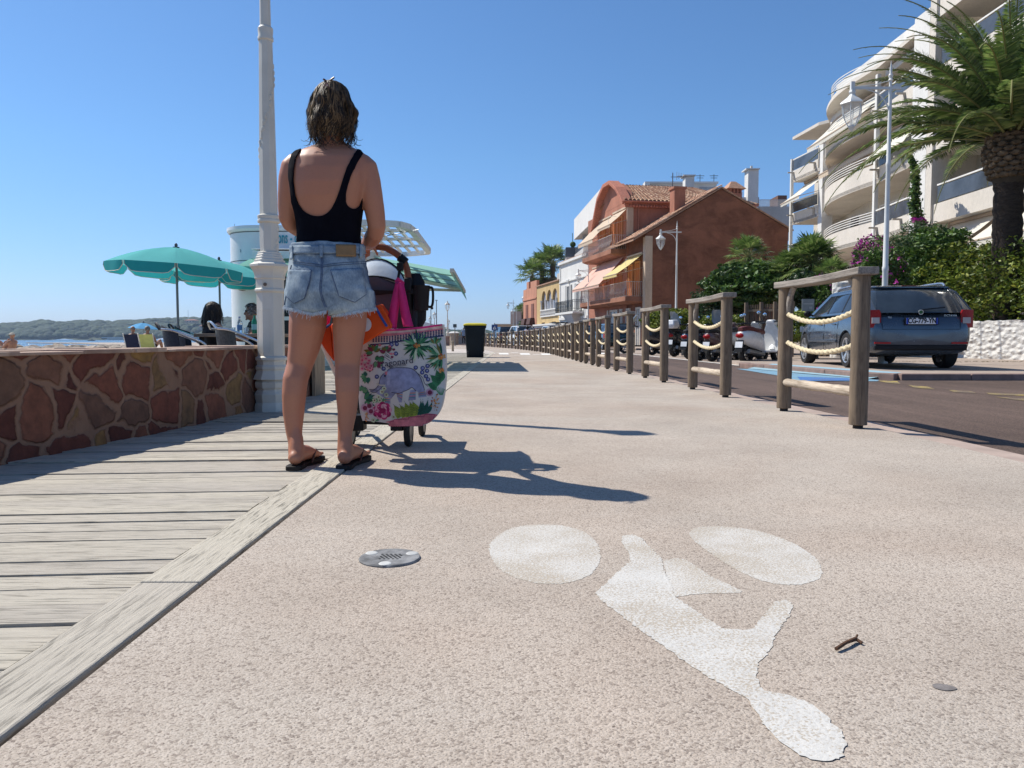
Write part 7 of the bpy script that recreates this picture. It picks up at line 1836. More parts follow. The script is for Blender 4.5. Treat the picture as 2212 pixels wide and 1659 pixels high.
carat('parked_car', 'white sport utility car with dark rear window beyond the rail panels', 1123, 70, 14, ('white', (.72,.72,.70), 0), 'suv', 1.78, 4.4, 1.85)
carat('parked_car', 'dark sport utility car left of the white one', 1086, 74, 16, ('darkblue', (.03,.04,.05), 1), 'suv', 1.75, 4.4, 1.85)
# ------------------------------------------------------------ scooters
def scooter(label, x, y, rz, col, shield=False, case=None, plate=True, k=1.0):
    o = empty('scooter', label, 'scooter', (x, y, -.045), rz, 'parked scooters'); o.scale = (k, k, k)
    paint = M('scooter_'+col[0], col[1], .25, 0, .06, 4, spec=.6, Coat_Weight=.5); RED = M('tail_lamp_red', (.30,.006,.006), .3, spec=.3); CHR = M('chrome', (.7,.7,.7), .15, .9)
    for y_, r_, w_ in ((-.62, .235, .13), (.66, .24, .12)):
        mb = MB(); n_ = 24; mb.loft([[(q_*w_, y_+rr_*r_*math.cos(2*PI*i/n_), r_+rr_*r_*math.sin(2*PI*i/n_)) for i in range(n_)] for rr_, q_ in ((.62,-.45),(.92,-.5),(1,-.25),(1,.25),(.92,.5),(.62,.45))], caps=False); wl = mb.build('wheel', RUBBER, o)
        mb = MB(); mb.tube([(-w_*.35,y_,r_),(w_*.35,y_,r_)], r_*.22, 12)
        for i in range(5): a = 2*PI*i/5; mb.bar((0, y_, r_), (0, y_+r_*.66*math.cos(a), r_+r_*.66*math.sin(a)), .03, .05, up=(1,0,0))
        mb.build('rim', M('grey_rim', (.30,.30,.30), .35, .6), wl)
    # rear fairing
    sec = [(-.90,.05,.62,.70),(-.84,.11,.52,.77),(-.68,.155,.42,.80),(-.45,.17,.34,.80),(-.22,.165,.28,.76),(-.05,.13,.24,.60),(.0,.10,.22,.40)]
    mb = MB(); rings = []
    for y_, w_, zb, zt in sec:
        m_ = (zb+zt)/2; h_ = (zt-zb)/2; rings.append([(w_*math.copysign(abs(math.cos(a))**.75, math.cos(a)), y_, m_ + h_*math.copysign(abs(math.sin(a))**.8, math.sin(a))) for a in [2*PI*i/16 for i in range(16)]])
    mb.loft(rings); mb.build('rear_fairing', paint, o)
    mb = MB(); mb.loft([[(-w_, y_, z), (-w_*.7, y_, z+.05), (w_*.7, y_, z+.05), (w_, y_, z)] + [(w_*.8, y_, z-.05), (-w_*.8, y_, z-.05)] for y_, w_, z in ((-.86,.07,.80),(-.70,.14,.83),(-.50,.15,.82),(-.42,.15,.79),(-.15,.14,.77),(.02,.08,.74))]); mb.build('seat', M('seat_'+col[3], {'b': (.02,.018,.018), 'r': (.10,.02,.02)}[col[3]], .6), o, bevel=.01)
    mb = MB(); mb.box((-.15,-.05,.26), (.15,.42,.31)); mb.build('floorboard', paint if not col[2] else BLACK, o, bevel=.015)
    mb = MB(); mb.loft([[(-.17,.40,.28),(.17,.40,.28),(.15,.46,.28),(-.15,.46,.28)],[(-.23,.44,.50),(.23,.44,.50),(.20,.52,.50),(-.20,.52,.50)],[(-.22,.40,.75),(.22,.40,.75),(.17,.49,.75),(-.17,.49,.75)],[(-.12,.32,.93),(.12,.32,.93),(.10,.42,.93),(-.10,.42,.93)]]); mb.build('leg_shield', paint, o, bevel=.015)
    mb = MB(); mb.loft([[(-.08,.36,.88),(.08,.36,.88),(.06,.52,.88),(-.06,.52,.88)],[(-.12,.30,.96),(.12,.30,.96),(.10,.50,.98),(-.10,.50,.98)],[(-.08,.30,1.04),(.08,.30,1.04),(.06,.44,1.05),(-.06,.44,1.05)]]); mb.build('handlebar_cowl', paint, o, bevel=.015)
    mb = MB(); mb.tube([(-.34,.24,1.0),(-.10,.36,1.0),(.10,.36,1.0),(.34,.24,1.0)], .016, 8); mb.tube([(-.35,.235,1.0),(-.23,.30,1.0)], .022, 8); mb.tube([(.35,.235,1.0),(.23,.30,1.0)], .022, 8); mb.build('handlebar', BLACK, o)
    for s_ in (-1, 1):
        mb = MB(); mb.tube([(s_*.20,.32,1.0),(s_*.27,.30,1.12),(s_*.29,.30,1.18)], .007, 6); mb.ball((s_*.30,.30,1.22), .062, 12, 8, (1,.3,.8)); mi = mb.build('mirror', BLACK, o); mb = MB(); mb.ball((s_*.30,.288,1.22), .054, 12, 8, (1,.18,.8)); mb.build('mirror_glass', M('sky_mirror', (.5,.6,.7), .05, .9), mi)
    mb = MB(); mb.tube([(0,.62,.30),(0,.50,.60),(0,.40,.90)], .035, 10); mb.build('fork', BLACK, o)
    mb = MB(); rings = []
    for i in range(9):
        a = R(20+140*i/8); rings.append([(-.075, .66+.29*math.cos(a), .24+.29*math.sin(a)), (0, .66+.315*math.cos(a), .24+.315*math.sin(a)), (.075, .66+.29*math.cos(a), .24+.29*math.sin(a))])
    mb.loft(rings, caps=False, closed=False); mb.build('front_mudguard', paint, o)
    mb = MB(); mb.ball((0,-.885,.66), .075, 12, 8, (1.5,.5,.8)); mb.build('tail_lamp', RED, o)
    mb = MB(); mb.loft([[(-.10,-.93,.28),(.10,-.93,.28),(.10,-.92,.28),(-.10,-.92,.28)],[(-.10,-.87,.55),(.10,-.87,.55),(.10,-.85,.55),(-.10,-.85,.55)]]); mb.build('plate_holder', BLACK, o, smooth=False)
    if plate:
        mb = MB(); mb.loft([[(-.10,-.922,.38),(.10,-.922,.38),(.10,-.917,.38),(-.10,-.917,.38)],[(-.10,-.893,.52),(.10,-.893,.52),(.10,-.888,.52),(-.10,-.888,.52)]]); mb.build('number_plate', M('plate_white', (.72,.74,.76), .4), o, smooth=False)
    mb = MB(); mb.tube([(.16,-.15,.22),(.18,-.45,.25),(.19,-.80,.30)], [.04,.055,.05], 12); mb.build('exhaust', M('exhaust_grey', (.25,.25,.25), .4, .6), o)
    mb = MB(); mb.box((-.12,-.62,.15), (.10,-.10,.38)); mb.build('engine', BLACK, o, bevel=.03)
    MB().tube([(-.10,.0,.22),(-.20,-.05,.02)], .012, 6).build('kickstand', BLACK, o)
    if shield:
        mb = MB(); rings = [[(w_*math.sin(a), .40+.06*math.cos(a)*1.5 - .08*t_ + .0, z) for a in [R(-60+20*i) for i in range(7)]] for t_, (w_, z) in enumerate(((.20,.95),(.26,1.12),(.22,1.32),(.13,1.42)))]
        mb.loft(rings, caps=False, closed=False); mb.build('windscreen', M('smoke_screen', (.22,.30,.36), .1, spec=.9), o)
    if case:
        mb = MB(); mb.loft([[(-.19,-1.0,.86),(.19,-1.0,.86),(.17,-.70,.86),(-.17,-.70,.86)],[(-.23,-1.05,.97),(.23,-1.05,.97),(.21,-.66,.97),(-.21,-.66,.97)],[(-.18,-1.0,1.12),(.18,-1.0,1.12),(.17,-.70,1.13),(-.17,-.70,1.13)]]); mb.build('top_case', M('case_'+case[0], case[1], .4), o, bevel=.03)
    return o
def lp(x, Y): return lx(x, Y), Y
WS = ('white', (.72,.72,.70), 0, 'r'); BS = ('black', (.015,.016,.02), 1, 'b'); MS = ('maroon', (.10,.05,.05), 1, 'b'); BLS = ('blue', (.03,.08,.14), 1, 'b'); SS = ('silver', (.35,.36,.37), 1, 'b'); NS = ('navy', (.012,.018,.035), 1, 'b')
scooter('white scooter with dark red seat, nearest of the parked scooters', *lp(1645, 18.9), R(-52), WS, k=1.03)
scooter('silver black scooter with raised mirrors close behind the white one', *lp(1614, 19.6), R(-50), SS)
scooter('maroon scooter without top case between the white scooters and the navy one', *lp(1566, 20.8), R(-48), MS)
scooter('navy scooter with tall tinted windscreen behind the second rope panel', *lp(1537, 21.6), R(-45), NS, True)
scooter('blue scooter partly hidden by the left post of the second rope panel', *lp(1512, 23.2), R(-45), BLS)
scooter('dark maxi scooter with red tail lamp and white top case', *lp(1478, 26.5), R(-42), BS, False, ('white', (.65,.66,.68)), k=1.1)
scooter('large dark scooter with pale side panel behind the third rope panel', *lp(1440, 29.0), R(-60), ('darkpale', (.03,.03,.035), 1, 'b'), True, None, k=1.15)
scooter('black scooter facing left with sloping windscreen beside the teal hatchback', *lp(1388, 31.5), R(70), BS, True, ('black', (.02,.02,.02)), k=1.12)
# motorcyclist riding away on the road
mx, mY = lx(1139, 57), 57
scooter('motor scooter ridden by the person in a pale shirt on the road', mx, mY, R(8), ('rider', (.03,.03,.03), 1, 'b'), False, None)
J = seated(.74, -.02, 'rest', 'chair')
for q_, sx in (('L',-1),('R',1)): J['wr'+q_] = (sx*.30,.28,1.02); J['el'+q_] = (sx*.30,.10,1.08); J['kn'+q_] = (sx*.18,.30,.70); J['an'+q_] = (sx*.14,.22,.36); J['to'+q_] = (sx*.14,.38,.31)
rd = human('person', 'rider in pale pink shirt and dark helmet seated on the moving scooter', None, (mx, mY-.35, -.05, R(8)), J, SKIN2, None, 'short', (M('pink_shirt', (.48,.33,.36), .8), .9), (BLK, 2), voxel=.02)
mb = MB(); mb.ball(J['head'], .145, 14, 10, (.9,1,1)); mb.build('helmet', BLACK, rd)
# parking posts between the scooters
for lab, x, yb, yt, m_ in (('short timber post behind the large dark scooter', 1475, 768, 728, PALEP),('timber post standing next to the fourth rope panel', 1368.5, 762, 718, PALEP)):
    bollard(lab, x, yb, yt, m_)
g = G(1567, 782, -.05); o = empty('sign_post', 'slim white post with slanted top between the scooters', 'post', (g.x, g.y+.2, -.05)); MB().box((-.05,-.03,0),(.05,.03,1.10)).build('post', WHITE, o, smooth=False); MB().loft([[(-.05,-.03,1.10),(.05,-.03,1.10),(.05,.03,1.10),(-.05,.03,1.10)],[(-.02,-.03,1.16),(.05,-.03,1.20),(.05,.03,1.20),(-.02,.03,1.16)]]).build('cap', WHITE, o, smooth=False)
# ------------------------------------------------------------ buildings
def stucco(name, c, var=.14, st=(1,1,.5), c2=None, dirty=0):
    t = NT(name); v = t.coord(st)
    c2 = c2 or tuple(x*(1-var*1.8) for x in c)
    col = t.mix(c2, c, t.ramp(t.noise(v, .7, 6, .65, .3), [(.35, 0), (.6, 1)]))
    if dirty: col = t.mix(col, t.ramp(t.noise(t.coord((.45, .45, .9)), .8, 7, .7, .6), [(.38, .50), (.56, 1)]), dirty, 'MULTIPLY')
    col = t.mix(col, t.ramp(t.noise(v, 14, 4, .6), [(.3, .92), (.7, 1.05)]), 1, 'MULTIPLY')
    return t.fin(col, .9, t.bump(t.noise(v, 25, 5, .7), .35, .02), spec=.2)
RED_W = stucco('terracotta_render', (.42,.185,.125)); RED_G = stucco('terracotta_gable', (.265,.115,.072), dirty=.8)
TRIM = stucco('cream_trim', (.58,.46,.35)); ORF = stucco('orange_frame', (.56,.27,.13)); WHB = stucco('white_render', (.70,.685,.65), .06); YEB = stucco('yellow_render', (.58,.42,.21), .1); PIB = stucco('salmon_render', (.56,.27,.18), .12)
CRM = stucco('cream_concrete', (.66,.605,.53), .07); CRW = stucco('shaded_loggia_wall', (.66,.61,.52), .08); GRB = stucco('pale_grey_concrete', (.50,.49,.47), .08)
t = NT('clay_tile'); g_ = t.n('ShaderNodeNewGeometry'); TILE = t.fin(t.mix(t.ramp(g_.outputs['Random Per Island'], [(0, (.24,.10,.06)), (.5, (.46,.25,.15)), (1, (.62,.42,.29))]), t.ramp(t.noise(t.coord(), 6, 4), [(.35, .7), (.65, 1.1)]), 1, 'MULTIPLY'), .85)
RAILM = M('pale_iron', (.50,.47,.44), .5, .2, .1); GREYIR = M('dark_iron', (.06,.075,.085), .5, .3)
PINKA = mat_fabric('pink_awning_cloth', (.84,.56,.46), .3); YELA = mat_fabric('yellow_awning_cloth', (.86,.72,.33), .35); CRMA = mat_fabric('cream_awning_cloth', (.72,.60,.46), .3); WHA = mat_fabric('white_awning_cloth', (.78,.75,.66), .3); BLA = mat_fabric('blue_awning_cloth', (.30,.50,.60), .3)
SHUT = M('white_shutter', (.60,.55,.48), .6, 0, .05, 8); SHG = M('grey_shutter', (.36,.35,.33), .6, 0, .05, 8); ORD_ = M('orange_door', (.42,.14,.06), .5); CURT = M('net_curtain', (.35,.36,.36), .3, 0, .3, 9, spec=.8)
def bx(o, name, a, b, m, bev=0): mb = MB(); mb.box(a, b); return mb.build(name, m, o, smooth=False, bevel=bev)
def win(o, y0, y1, z0, z1, x=0, fm=None, gm=None, d=.05, fw=.09, name='window', bars=1, mid=True):
    "window on a facade whose outside is -x"
    fm = fm or SHUT; mb = MB(); mb.box((x-d, y0, z0), (x, y0+fw, z1)); mb.box((x-d, y1-fw, z0), (x, y1, z1)); mb.box((x-d, y0+fw, z1-fw), (x, y1-fw, z1)); mb.box((x-d, y0+fw, z0), (x, y1-fw, z0+fw))
    if mid: mb.box((x-d*.8, (y0+y1)/2-.03, z0+fw), (x, (y0+y1)/2+.03, z1-fw))
    w_ = mb.build(name, fm, o, smooth=False); bx(w_, 'pane', (x-d*.4, y0+fw*.9, z0+fw*.9), (x-.004, y1-fw*.9, z1-fw*.9), gm or DARKWIN); return w_
def belly_rail(o, path, z0, h, m=RAILM, step=.13, belly=.13, name='railing'):
    "bulging balusters along a path; path is [(x,y,nx,ny)]: points with outward direction"
    mb = MB()
    for (xa, ya, nx, ny), (xb, yb, _, _) in zip(path, path[1:]):
        L = math.hypot(xb-xa, yb-ya); n_ = max(2, int(L/step))
        for i in range(n_+1):
            t_ = i/n_; x, y = xa+(xb-xa)*t_, ya+(yb-ya)*t_
            mb.tube([(x+nx*b*belly, y+ny*b*belly, z0+h*q_) for q_, b in ((0,.1),(.12,.8),(.28,1),(.45,.6),(.62,.05),(1,0))], .011, 4)
        mb.tube([(xa, ya, z0+h), (xb, yb, z0+h)], .022, 6); mb.tube([(xa, ya, z0+.03), (xb, yb, z0+.03)], .014, 5)
    return mb.build(name, m, o)
def awning(o, m, y0, y1, zt, x1, zb, x0=0, val=.22, name='awning'):
    mb = MB(); n_ = 12; rows_ = []
    for i in range(n_+1):
        y = y0+(y1-y0)*i/n_; s_ = .02*math.sin(i*2.1); rows_.append([(x0, y, zt), ((x0+x1)/2, y, (zt+zb)/2-.05+s_), (x1, y, zb)])
    mb.loft(rows_, caps=False, closed=False); a = mb.build(name, m, o)
    k = max(4, int((y1-y0)/.12)); mb = MB(); rows_ = [[(x1, y0+(y1-y0)*i/k, zb), (x1+.01, y0+(y1-y0)*i/k, zb-val*(.75+.25*(i % 2)))] for i in range(k+1)]; mb.loft(rows_, caps=False, closed=False); mb.build('valance', m, a, smooth=False)
    mb = MB(); mb.bar((x1, y0, zb), (x1, y1, zb), .05); mb.bar((x0-.06, y0, zt+.04), (x0-.06, y1, zt+.04), .14, .12)
    for y in (y0+.1, y1-.1): mb.bar((x0-.02, y, zt-.5*(zt-zb)-.25), (x1, y, zb-.02), .035)
    mb.build('awning_arm', TRIM, a, smooth=False); return a
def tiles(o, a, b, c, d, nu, nv, name='roof'):
    "rows of half round tiles on the quad a-b (eave) c-d (ridge above b, a)"
    a, b, c, d = map(Vector, (a, b, c, d)); nn = (b-a).cross(d-a).normalized(); nn = nn if nn.z > 0 else -nn; mb = MB()
    for i in range(nu):
        for j in range(nv):
            e0, e1 = a.lerp(b, i/nu), a.lerp(b, (i+.92)/nu); r0, r1 = d.lerp(c, i/nu), d.lerp(c, (i+.92)/nu)
            p0, p1 = e0.lerp(r0, j/nv), e1.lerp(r1, j/nv); q0, q1 = e0.lerp(r0, (j+1.12)/nv), e1.lerp(r1, (j+1.12)/nv)
            w_ = (p1-p0).length; R_ = []
            for (u, v_), lf in (((p0, p1), .035), ((q0, q1), .0)):
                R_.append([u.lerp(v_, .5-.5*math.cos(PI*k/4)) + nn*(w_*.38*math.sin(PI*k/4)+lf) for k in range(5)])
            mb.loft(R_, caps=False, closed=False)
    mb.poly([a-nn*.03, b-nn*.03, c-nn*.03, d-nn*.03]); return mb.build(name, TILE, o)
RZ = R(11)
rb = empty('terracotta_house', 'terracotta red house with big blank gable wall, tiled roof, two balconies and awnings', 'house', (9.0, 52, 0), RZ)
# low wing with the gable wall facing the promenade
GW = [(0,0,-.5),(10.4,0,-.5),(10.4,0,8.2),(5.35,0,10.75),(0,0,7.6)]
mb = MB(); mb.prism(GW, (0,0,0), (0,9,0)); mb.build('gable_wall', RED_G, rb, smooth=False)
mb = MB(); mb.obox((-.95,-.12,7.10), (6.3,0,3.71), (0,9.2,0), (0,0,.10)); mb.obox((5.35,-.12,10.81), (5.4,0,-2.76), (0,9.2,0), (0,0,.10)); mb.build('roof', M('roof_edge', (.36,.22,.15), .9, 0, .2, 6), rb, smooth=False)
tiles(rb, (-.95,-.12,7.22), (-.95,3.6,7.22), (5.35,3.6,10.95), (5.35,-.12,10.95), 14, 18)
mb = MB(); mb.box((-.09,-.09,-.4), (.42,0.0,7.45)); mb.box((-.09,0,-.4),(-.0,.35,7.4)); mb.build('corner_pilaster', TRIM, rb, smooth=False)
# taller house
T0, T1, TH = 3.6, 13.4, 10.4
mb = MB(); mb.box((-.06,T0,-.5), (9.6,T1,TH)); mb.build('wall', RED_W, rb, smooth=False)
# street gable, clipped at the top, with a curved edge
gp_ = [(-.05,T0+.05,TH-.0),(-.05,T0+1.1,TH+1.0),(-.05,T0+2.6,TH+1.75),(-.05,T0+4.1,TH+1.75),(-.05,T0+5.6,TH+1.0),(-.05,T0+6.7,TH-.0)]
mb = MB(); mb.prism([Vector(p) for p in gp_], (-.02,0,0), (.6,0,0)); mb.build('street_gable', RED_W, rb, smooth=False)
mb = MB()
for a, b in zip([Vector((0,T0-.45,TH-.25))]+[Vector(p) for p in gp_[1:-1]], [Vector(p) for p in gp_[1:-1]]+[Vector((0,T0+7.3,TH-1.4))]):
    mb.bar((-.26, a.y, a.z+.10), (-.26, b.y, b.z+.10), .74, .16); mb.bar((-.55, a.y, a.z-.02), (-.55, b.y, b.z-.02), .16, .12)
mb.build('gable_cornice', M('cornice_terracotta', (.46,.18,.12), .85, 0, .2, 9), rb, smooth=False)
tiles(rb, (9.9,T0-.4,TH-.05), (-.5,T0-.4,TH-.05), (.4,T0+3.3,TH+1.75), (6.5,T0+3.3,TH+1.75), 34, 15)
tiles(rb, (-.5,T0+7.0,TH-.1), (9.9,T0+7.0,TH-.1), (6.5,T0+3.3,TH+1.75), (.4,T0+3.3,TH+1.75), 24, 10)
tiles(rb, (9.9,T0+7.0,TH-.1), (9.9,T0-.4,TH-.05), (6.5,T0+3.2,TH+1.75), (6.5,T0+3.4,TH+1.75), 14, 10)
mb = MB(); mb.box((-.3,T0-.16,TH-.45),(9.6,T0-.0,TH-.12)); mb.tube([(-.5,T0-.48,TH-.10),(9.8,T0-.48,TH-.10)], .07, 8)
for i in range(44): mb.ball((.1+i*.22,T0-.22,TH-.38), .11, 6, 4)
mb.build('eave_cornice', M('cornice_terracotta', (.46,.18,.12), .85, 0, .2, 9), rb, smooth=False)
mb = MB(); mb.box((-.12,T0-.10,7.9),(.35,T0,TH-.4)); mb.build('corner_pilaster', TRIM, rb, smooth=False)
for x in (.75,): MB().tube([(x,T0-.1,TH-.2),(x,T0-.1,8.2)], .05, 8).build('downpipe', RED_W, rb)
c_ = MB(); c_.box((2.35,.9,8.2),(3.15,1.7,10.85)); c_.box((2.27,.82,10.85),(3.23,1.78,11.0)); ch_ = c_.build('chimney', RED_W, rb, smooth=False)
mb = MB(); mb.box((7.65,3.3,9),(8.6,4.3,11.2)); ch2_ = mb.build('chimney', RED_W, rb, smooth=False)
mb = MB()
for i in range(4): mb.box((7.66+i*.27,3.28,11.2),(7.76+i*.27,3.4,11.5))
mb.box((7.7,3.45,11.2),(8.55,4.25,11.5)); mb.build('chimney_vent', RED_W, ch2_, smooth=False)
mb = MB(); mb.loft([[(7.4,3.1,11.5),(8.85,3.1,11.5),(8.85,4.5,11.5),(7.4,4.5,11.5)],[(7.95,3.7,12.1),(8.3,3.7,12.1),(8.3,3.9,12.1),(7.95,3.9,12.1)]]); mb.build('chimney_roof', TILE, ch2_, smooth=False)
mb = MB(); mb.tube([(2.75,2.2,10.8),(2.75,2.2,12.2)], .035, 6); mb.tube([(2.6,2.2,11.9),(3.9,2.4,12.0)], .022, 5)
for i in range(8): mb.tube([(3.1+i*.1,1.9,11.95),(3.1+i*.1,2.7,12.0)], .014, 4)
for i in range(5): mb.tube([(3.0+i*.16,2.1,11.7+i*.06),(3.1+i*.16,2.3,12.3-i*.04)], .014, 4)
mb.build('tv_antenna', M('antenna_metal', (.12,.12,.13), .5, .5), rb)
# balconies
SLB = stucco('balcony_slab', (.36,.17,.11), .2)
def balcony(o, y0, y1, x0, z0, z1, h, m=SLB, rm=RAILM, **k):
    mb = MB(); mb.box((x0, y0, z0+.12), (0.01, y1, z1)); mb.loft([[(x0+.35,y0+.2,z0-.02),(0,y0+.2,z0-.02),(0,y1-.2,z0-.02),(x0+.35,y1-.2,z0-.02)],[(x0+.02,y0+.01,z0+.117),(0,y0+.01,z0+.117),(0,y1-.01,z0+.117),(x0+.02,y1-.01,z0+.117)]]); b_ = mb.build('balcony', m, o, smooth=False)
    belly_rail(b_, [(-.02, y0+.06, 0, -1), (x0+.08, y0+.06, -1, 0), (x0+.08, y1-.06, 0, 1), (-.02, y1-.06, 0, 1)], z1, h, rm, **k); return b_
balcony(rb, .55, 11.6, -1.25, 3.02, 3.45, 1.0, belly=.14); balcony(rb, T0+.1, T1-2.4, -1.25, 6.55, 7.0, 1.0, belly=.14)
awning(rb, PINKA, 4.3, 9.4, 6.6, -1.95, 4.5); awning(rb, PINKA, 9.7, 12.0, 6.3, -1.8, 4.55); awning(rb, YELA, .5, 3.5, 6.35, -1.9, 4.95)
awning(rb, CRMA, T0+.2, T0+3.2, 9.95, -1.3, 8.75, val=.2); awning(rb, CRMA, T0+3.5, T0+7.4, 9.85, -1.6, 8.1, val=.3)
for y0, y1, z0, z1 in ((.9,1.9,3.45,5.9),(2.4,3.3,3.45,5.8),(4.6,5.5,3.45,5.9),(6.2,7.4,3.45,5.9),(8.2,9.4,3.45,5.9),(10.2,11.0,3.45,5.9),(T0+.9,T0+1.9,7,9.5),(T0+2.6,T0+3.8,7,9.5),(T0+5,T0+6.2,7,9.4)):
    win(rb, y0, y1, z0, z1, -.06 if y0 > T0 else 0, ORF, ORD_, .10, .12)
for y0, y1, z0 in ((.8,1.7,-.3),(2.9,3.7,.2),(4.4,5.0,.2),(5.4,7.2,0.0),(7.6,7.9,.2)): win(rb, y0, y1, z0, 2.75, -.06 if y0 > T0 else 0, SHUT, CURT, .10, .12)
mb = MB()   # arched niche door
pts = [(-.10, 9.4, -.3),(-.10, 10.9, -.3)] + [(-.10, 10.15+.75*math.cos(R(a)), 1.2+.75*math.sin(R(a))) for a in range(0,181,20)]
mb.prism([Vector(p) for p in pts], (-.12,0,0), (.06,0,0)); mb.build('arched_porch', RED_W, rb, smooth=False); mb = MB(); mb.prism([Vector((-.23,10.15+(p[1]-10.15)*.7,(p[2])*.85)) for p in pts], (0,0,0), (.02,0,0)); mb.build('porch_door', M('dark_red_door', (.20,.06,.04), .7), rb, smooth=False)
for y, z in ((1.2,5.0),(T0+1.4,8.5)):
    mb, g_ = MB(), MB(); lantern(mb, g_, (-1.0, y, z+.45), .45); mb.tube([(-1.0,y,z+.45),(-1.0,y,z+1.0),(0,y,z+1.0)], .015, 5); l_ = mb.build('balcony_lantern', WPOST, rb); g_.build('lantern_glass', LGL, l_)
# white house
TW = 13.5; dx = 9.0 - math.sin(RZ)*TW; dy = 52 + math.cos(RZ)*TW
wh = empty('white_house', 'narrow white house with iron balcony between the terracotta and yellow houses', 'house', (dx, dy, 0), RZ)
HWH = 7.75
bx(wh, 'wall', (0,.0,-.5), (5.0,9.4,HWH), WHB); mb = MB(); mb.box((-.22,-.05,HWH-.16),(5,9.5,HWH+.06)); mb.box((-.12,0,HWH-1.9),(0,9.4,HWH-1.78)); mb.box((-.12,0,2.35),(0,9.4,2.55)); mb.box((-.06,9.1,-.4),(0,9.4,HWH-.2)); mb.build('cornice', WHB, wh, smooth=False)
bx(wh, 'roof', (-.1,0,HWH+.06), (5,9.4,HWH+.16), M('roof_edge', (.36,.22,.15), .9))
for y0, y1 in ((2.4,3.4),(5.6,6.6)):
    w_ = win(wh, y0, y1, 3.0, 5.5, 0, WHB, DARKWIN, .10, .1)
    for s0, s1 in ((y0-.55,y0-.05),(y1+.05,y1+.55)): bx(wh, 'shutter', (-.09,s0,3.0), (-.03,s1,5.5), SHG)
    mb = MB(); mb.ball((-.1,(y0+y1)/2,5.85), .22, 8, 6, (.5,1,1)); mb.ball((-.1,(y0+y1)/2-.2,5.95), .12, 6, 5); mb.ball((-.1,(y0+y1)/2+.2,5.95), .12, 6, 5); mb.build('window_ornament', WHB, wh)
b_ = bx(wh, 'balcony', (-1.0,1.2,2.75), (0,7.4,2.95), WHB, .02)
mb = MB()
for i in range(44):
    y = 1.25+i*6.1/43; mb.tube([(-.97,y,2.95),(-.97,y,3.95)], .013, 4)
    if i % 4 == 0: mb.lathe([(.12,-.01),(.14,0),(.12,.01)], (-.97,y+.2,3.5), 8) if False else mb.ball((-.97,y+.25,3.45), .10, 6, 4, (.3,1,1.4))
for i in range(8): mb.tube([(-.97+i*.135,1.25,2.95),(-.97+i*.135,1.25,3.95)], .013, 4); mb.tube([(-.97+i*.135,7.35,2.95),(-.97+i*.135,7.35,3.95)], .013, 4)
for z in (3.0,3.2,3.8,3.95): mb.tube([(0,1.25,z),(-.97,1.25,z),(-.97,7.35,z),(0,7.35,z)], .02, 5)
mb.build('iron_railing', GREYIR, b_)
mb = MB(); mb.loft([[(-.25,3.1,.9),(0,3.1,.9),(0,3.9,.9),(-.25,3.9,.9)],[(-.45,2.6,1.9),(0,2.6,1.9),(0,4.4,1.9),(-.45,4.4,1.9)],[(-.9,2.0,2.74),(0,2.0,2.74),(0,5.2,2.74),(-.9,5.2,2.74)]]); mb.box((-.22,3.15,-.4),(0,3.85,.9)); mb.build('balcony_corbel', WHB, wh, smooth=False)
mb = MB(); mb.box((-1.5,5.2,2.05),(0,7.6,2.10))
for y in (5.3,7.5): mb.tube(smooth_path([(0,y,.9),(-.2,y,1.2),(-.1,y,1.5),(-.45,y,1.7),(-.4,y,1.95),(-1.3,y,2.05)], 5), .03, 5)
mb.build('iron_canopy', GREYIR, wh, smooth=False); win(wh, 5.8, 7.0, -.3, 1.9, 0, SHUT, GREYIR, .06); win(wh, .8, 2.2, .0, 1.9, 0, SHUT, SHUT, .06)
# yellow house
o_ = lambda t_: (9.0 - math.sin(RZ)*t_, 52 + math.cos(RZ)*t_, 0)
ye = empty('yellow_house', 'ochre yellow house with three white balustraded arches', 'house', o_(22.95), RZ)
bx(ye, 'wall', (.25,0,-.5), (6,10.0,6.2), YEB)
ZA = 4.35
mb = MB(); ar = [(1.2+i*2.35) for i in range(3)]
mb.box((0,0,6.0-.35),(.25,10,6.2)); mb.box((0,0,2.6),(.25,10,3.5))
ys = [0,1.0]+sum([[a_+2.0, a_+2.35] for a_ in (1.0,3.35,5.7)], [])+[10]
for a_, b_ in ((0,1.0),(3.0,3.35),(5.35,5.7),(7.7,10)): mb.box((0,a_,3.5),(.25,b_,5.65)) if b_-a_ > .5 else mb.box((0,a_,4.5),(.25,b_,5.65))
for a_ in (1.0,3.35,5.7):
    c0 = a_+1.0
    for s_ in (-1, 1):
        pts = [(0, c0+s_*1.0, 5.65), (0, c0+s_*1.0, 4.6)] + [(0, c0+s_*1.0*math.cos(R(q_)), 4.6+.98*math.sin(R(q_))) for q_ in range(0,91,15)] + [(0, c0, 5.65)]
        mb.prism([Vector(p) for p in pts], (0,0,0), (.25,0,0))
mb.box((0,0,-.5),(.25,1.6,2.3)); mb.box((0,3.3,-.5),(.25,6.2,2.3)); mb.box((0,7.7,-.5),(.25,10,2.3)); mb.box((0,0,2.3),(.25,10,2.6)); mb.build('arcade', YEB, ye, smooth=False)
bx(ye, 'loggia_back', (.22,1,3.5), (.249,7.7,5.6), M('shaded_glass', (.30,.30,.33), .3))
for y in (3.18,5.53,1.0,7.7): mb = MB(); mb.lathe([(.13,3.6),(.10,3.7),(.10,4.4),(.16,4.5),(.16,4.6)], (-.02,y,0), 10); mb.build('column', WHB, ye)
mb = MB(); mb.box((-.14,.8,3.50),(.0,7.9,3.62)); mb.box((-.14,.8,2.85),(.0,7.9,2.97))
for i in range(22): mb.lathe([(.05,0),(.09,.15),(.05,.35),(.06,.53)], (-.07,1.0+i*.32,2.97), 6)
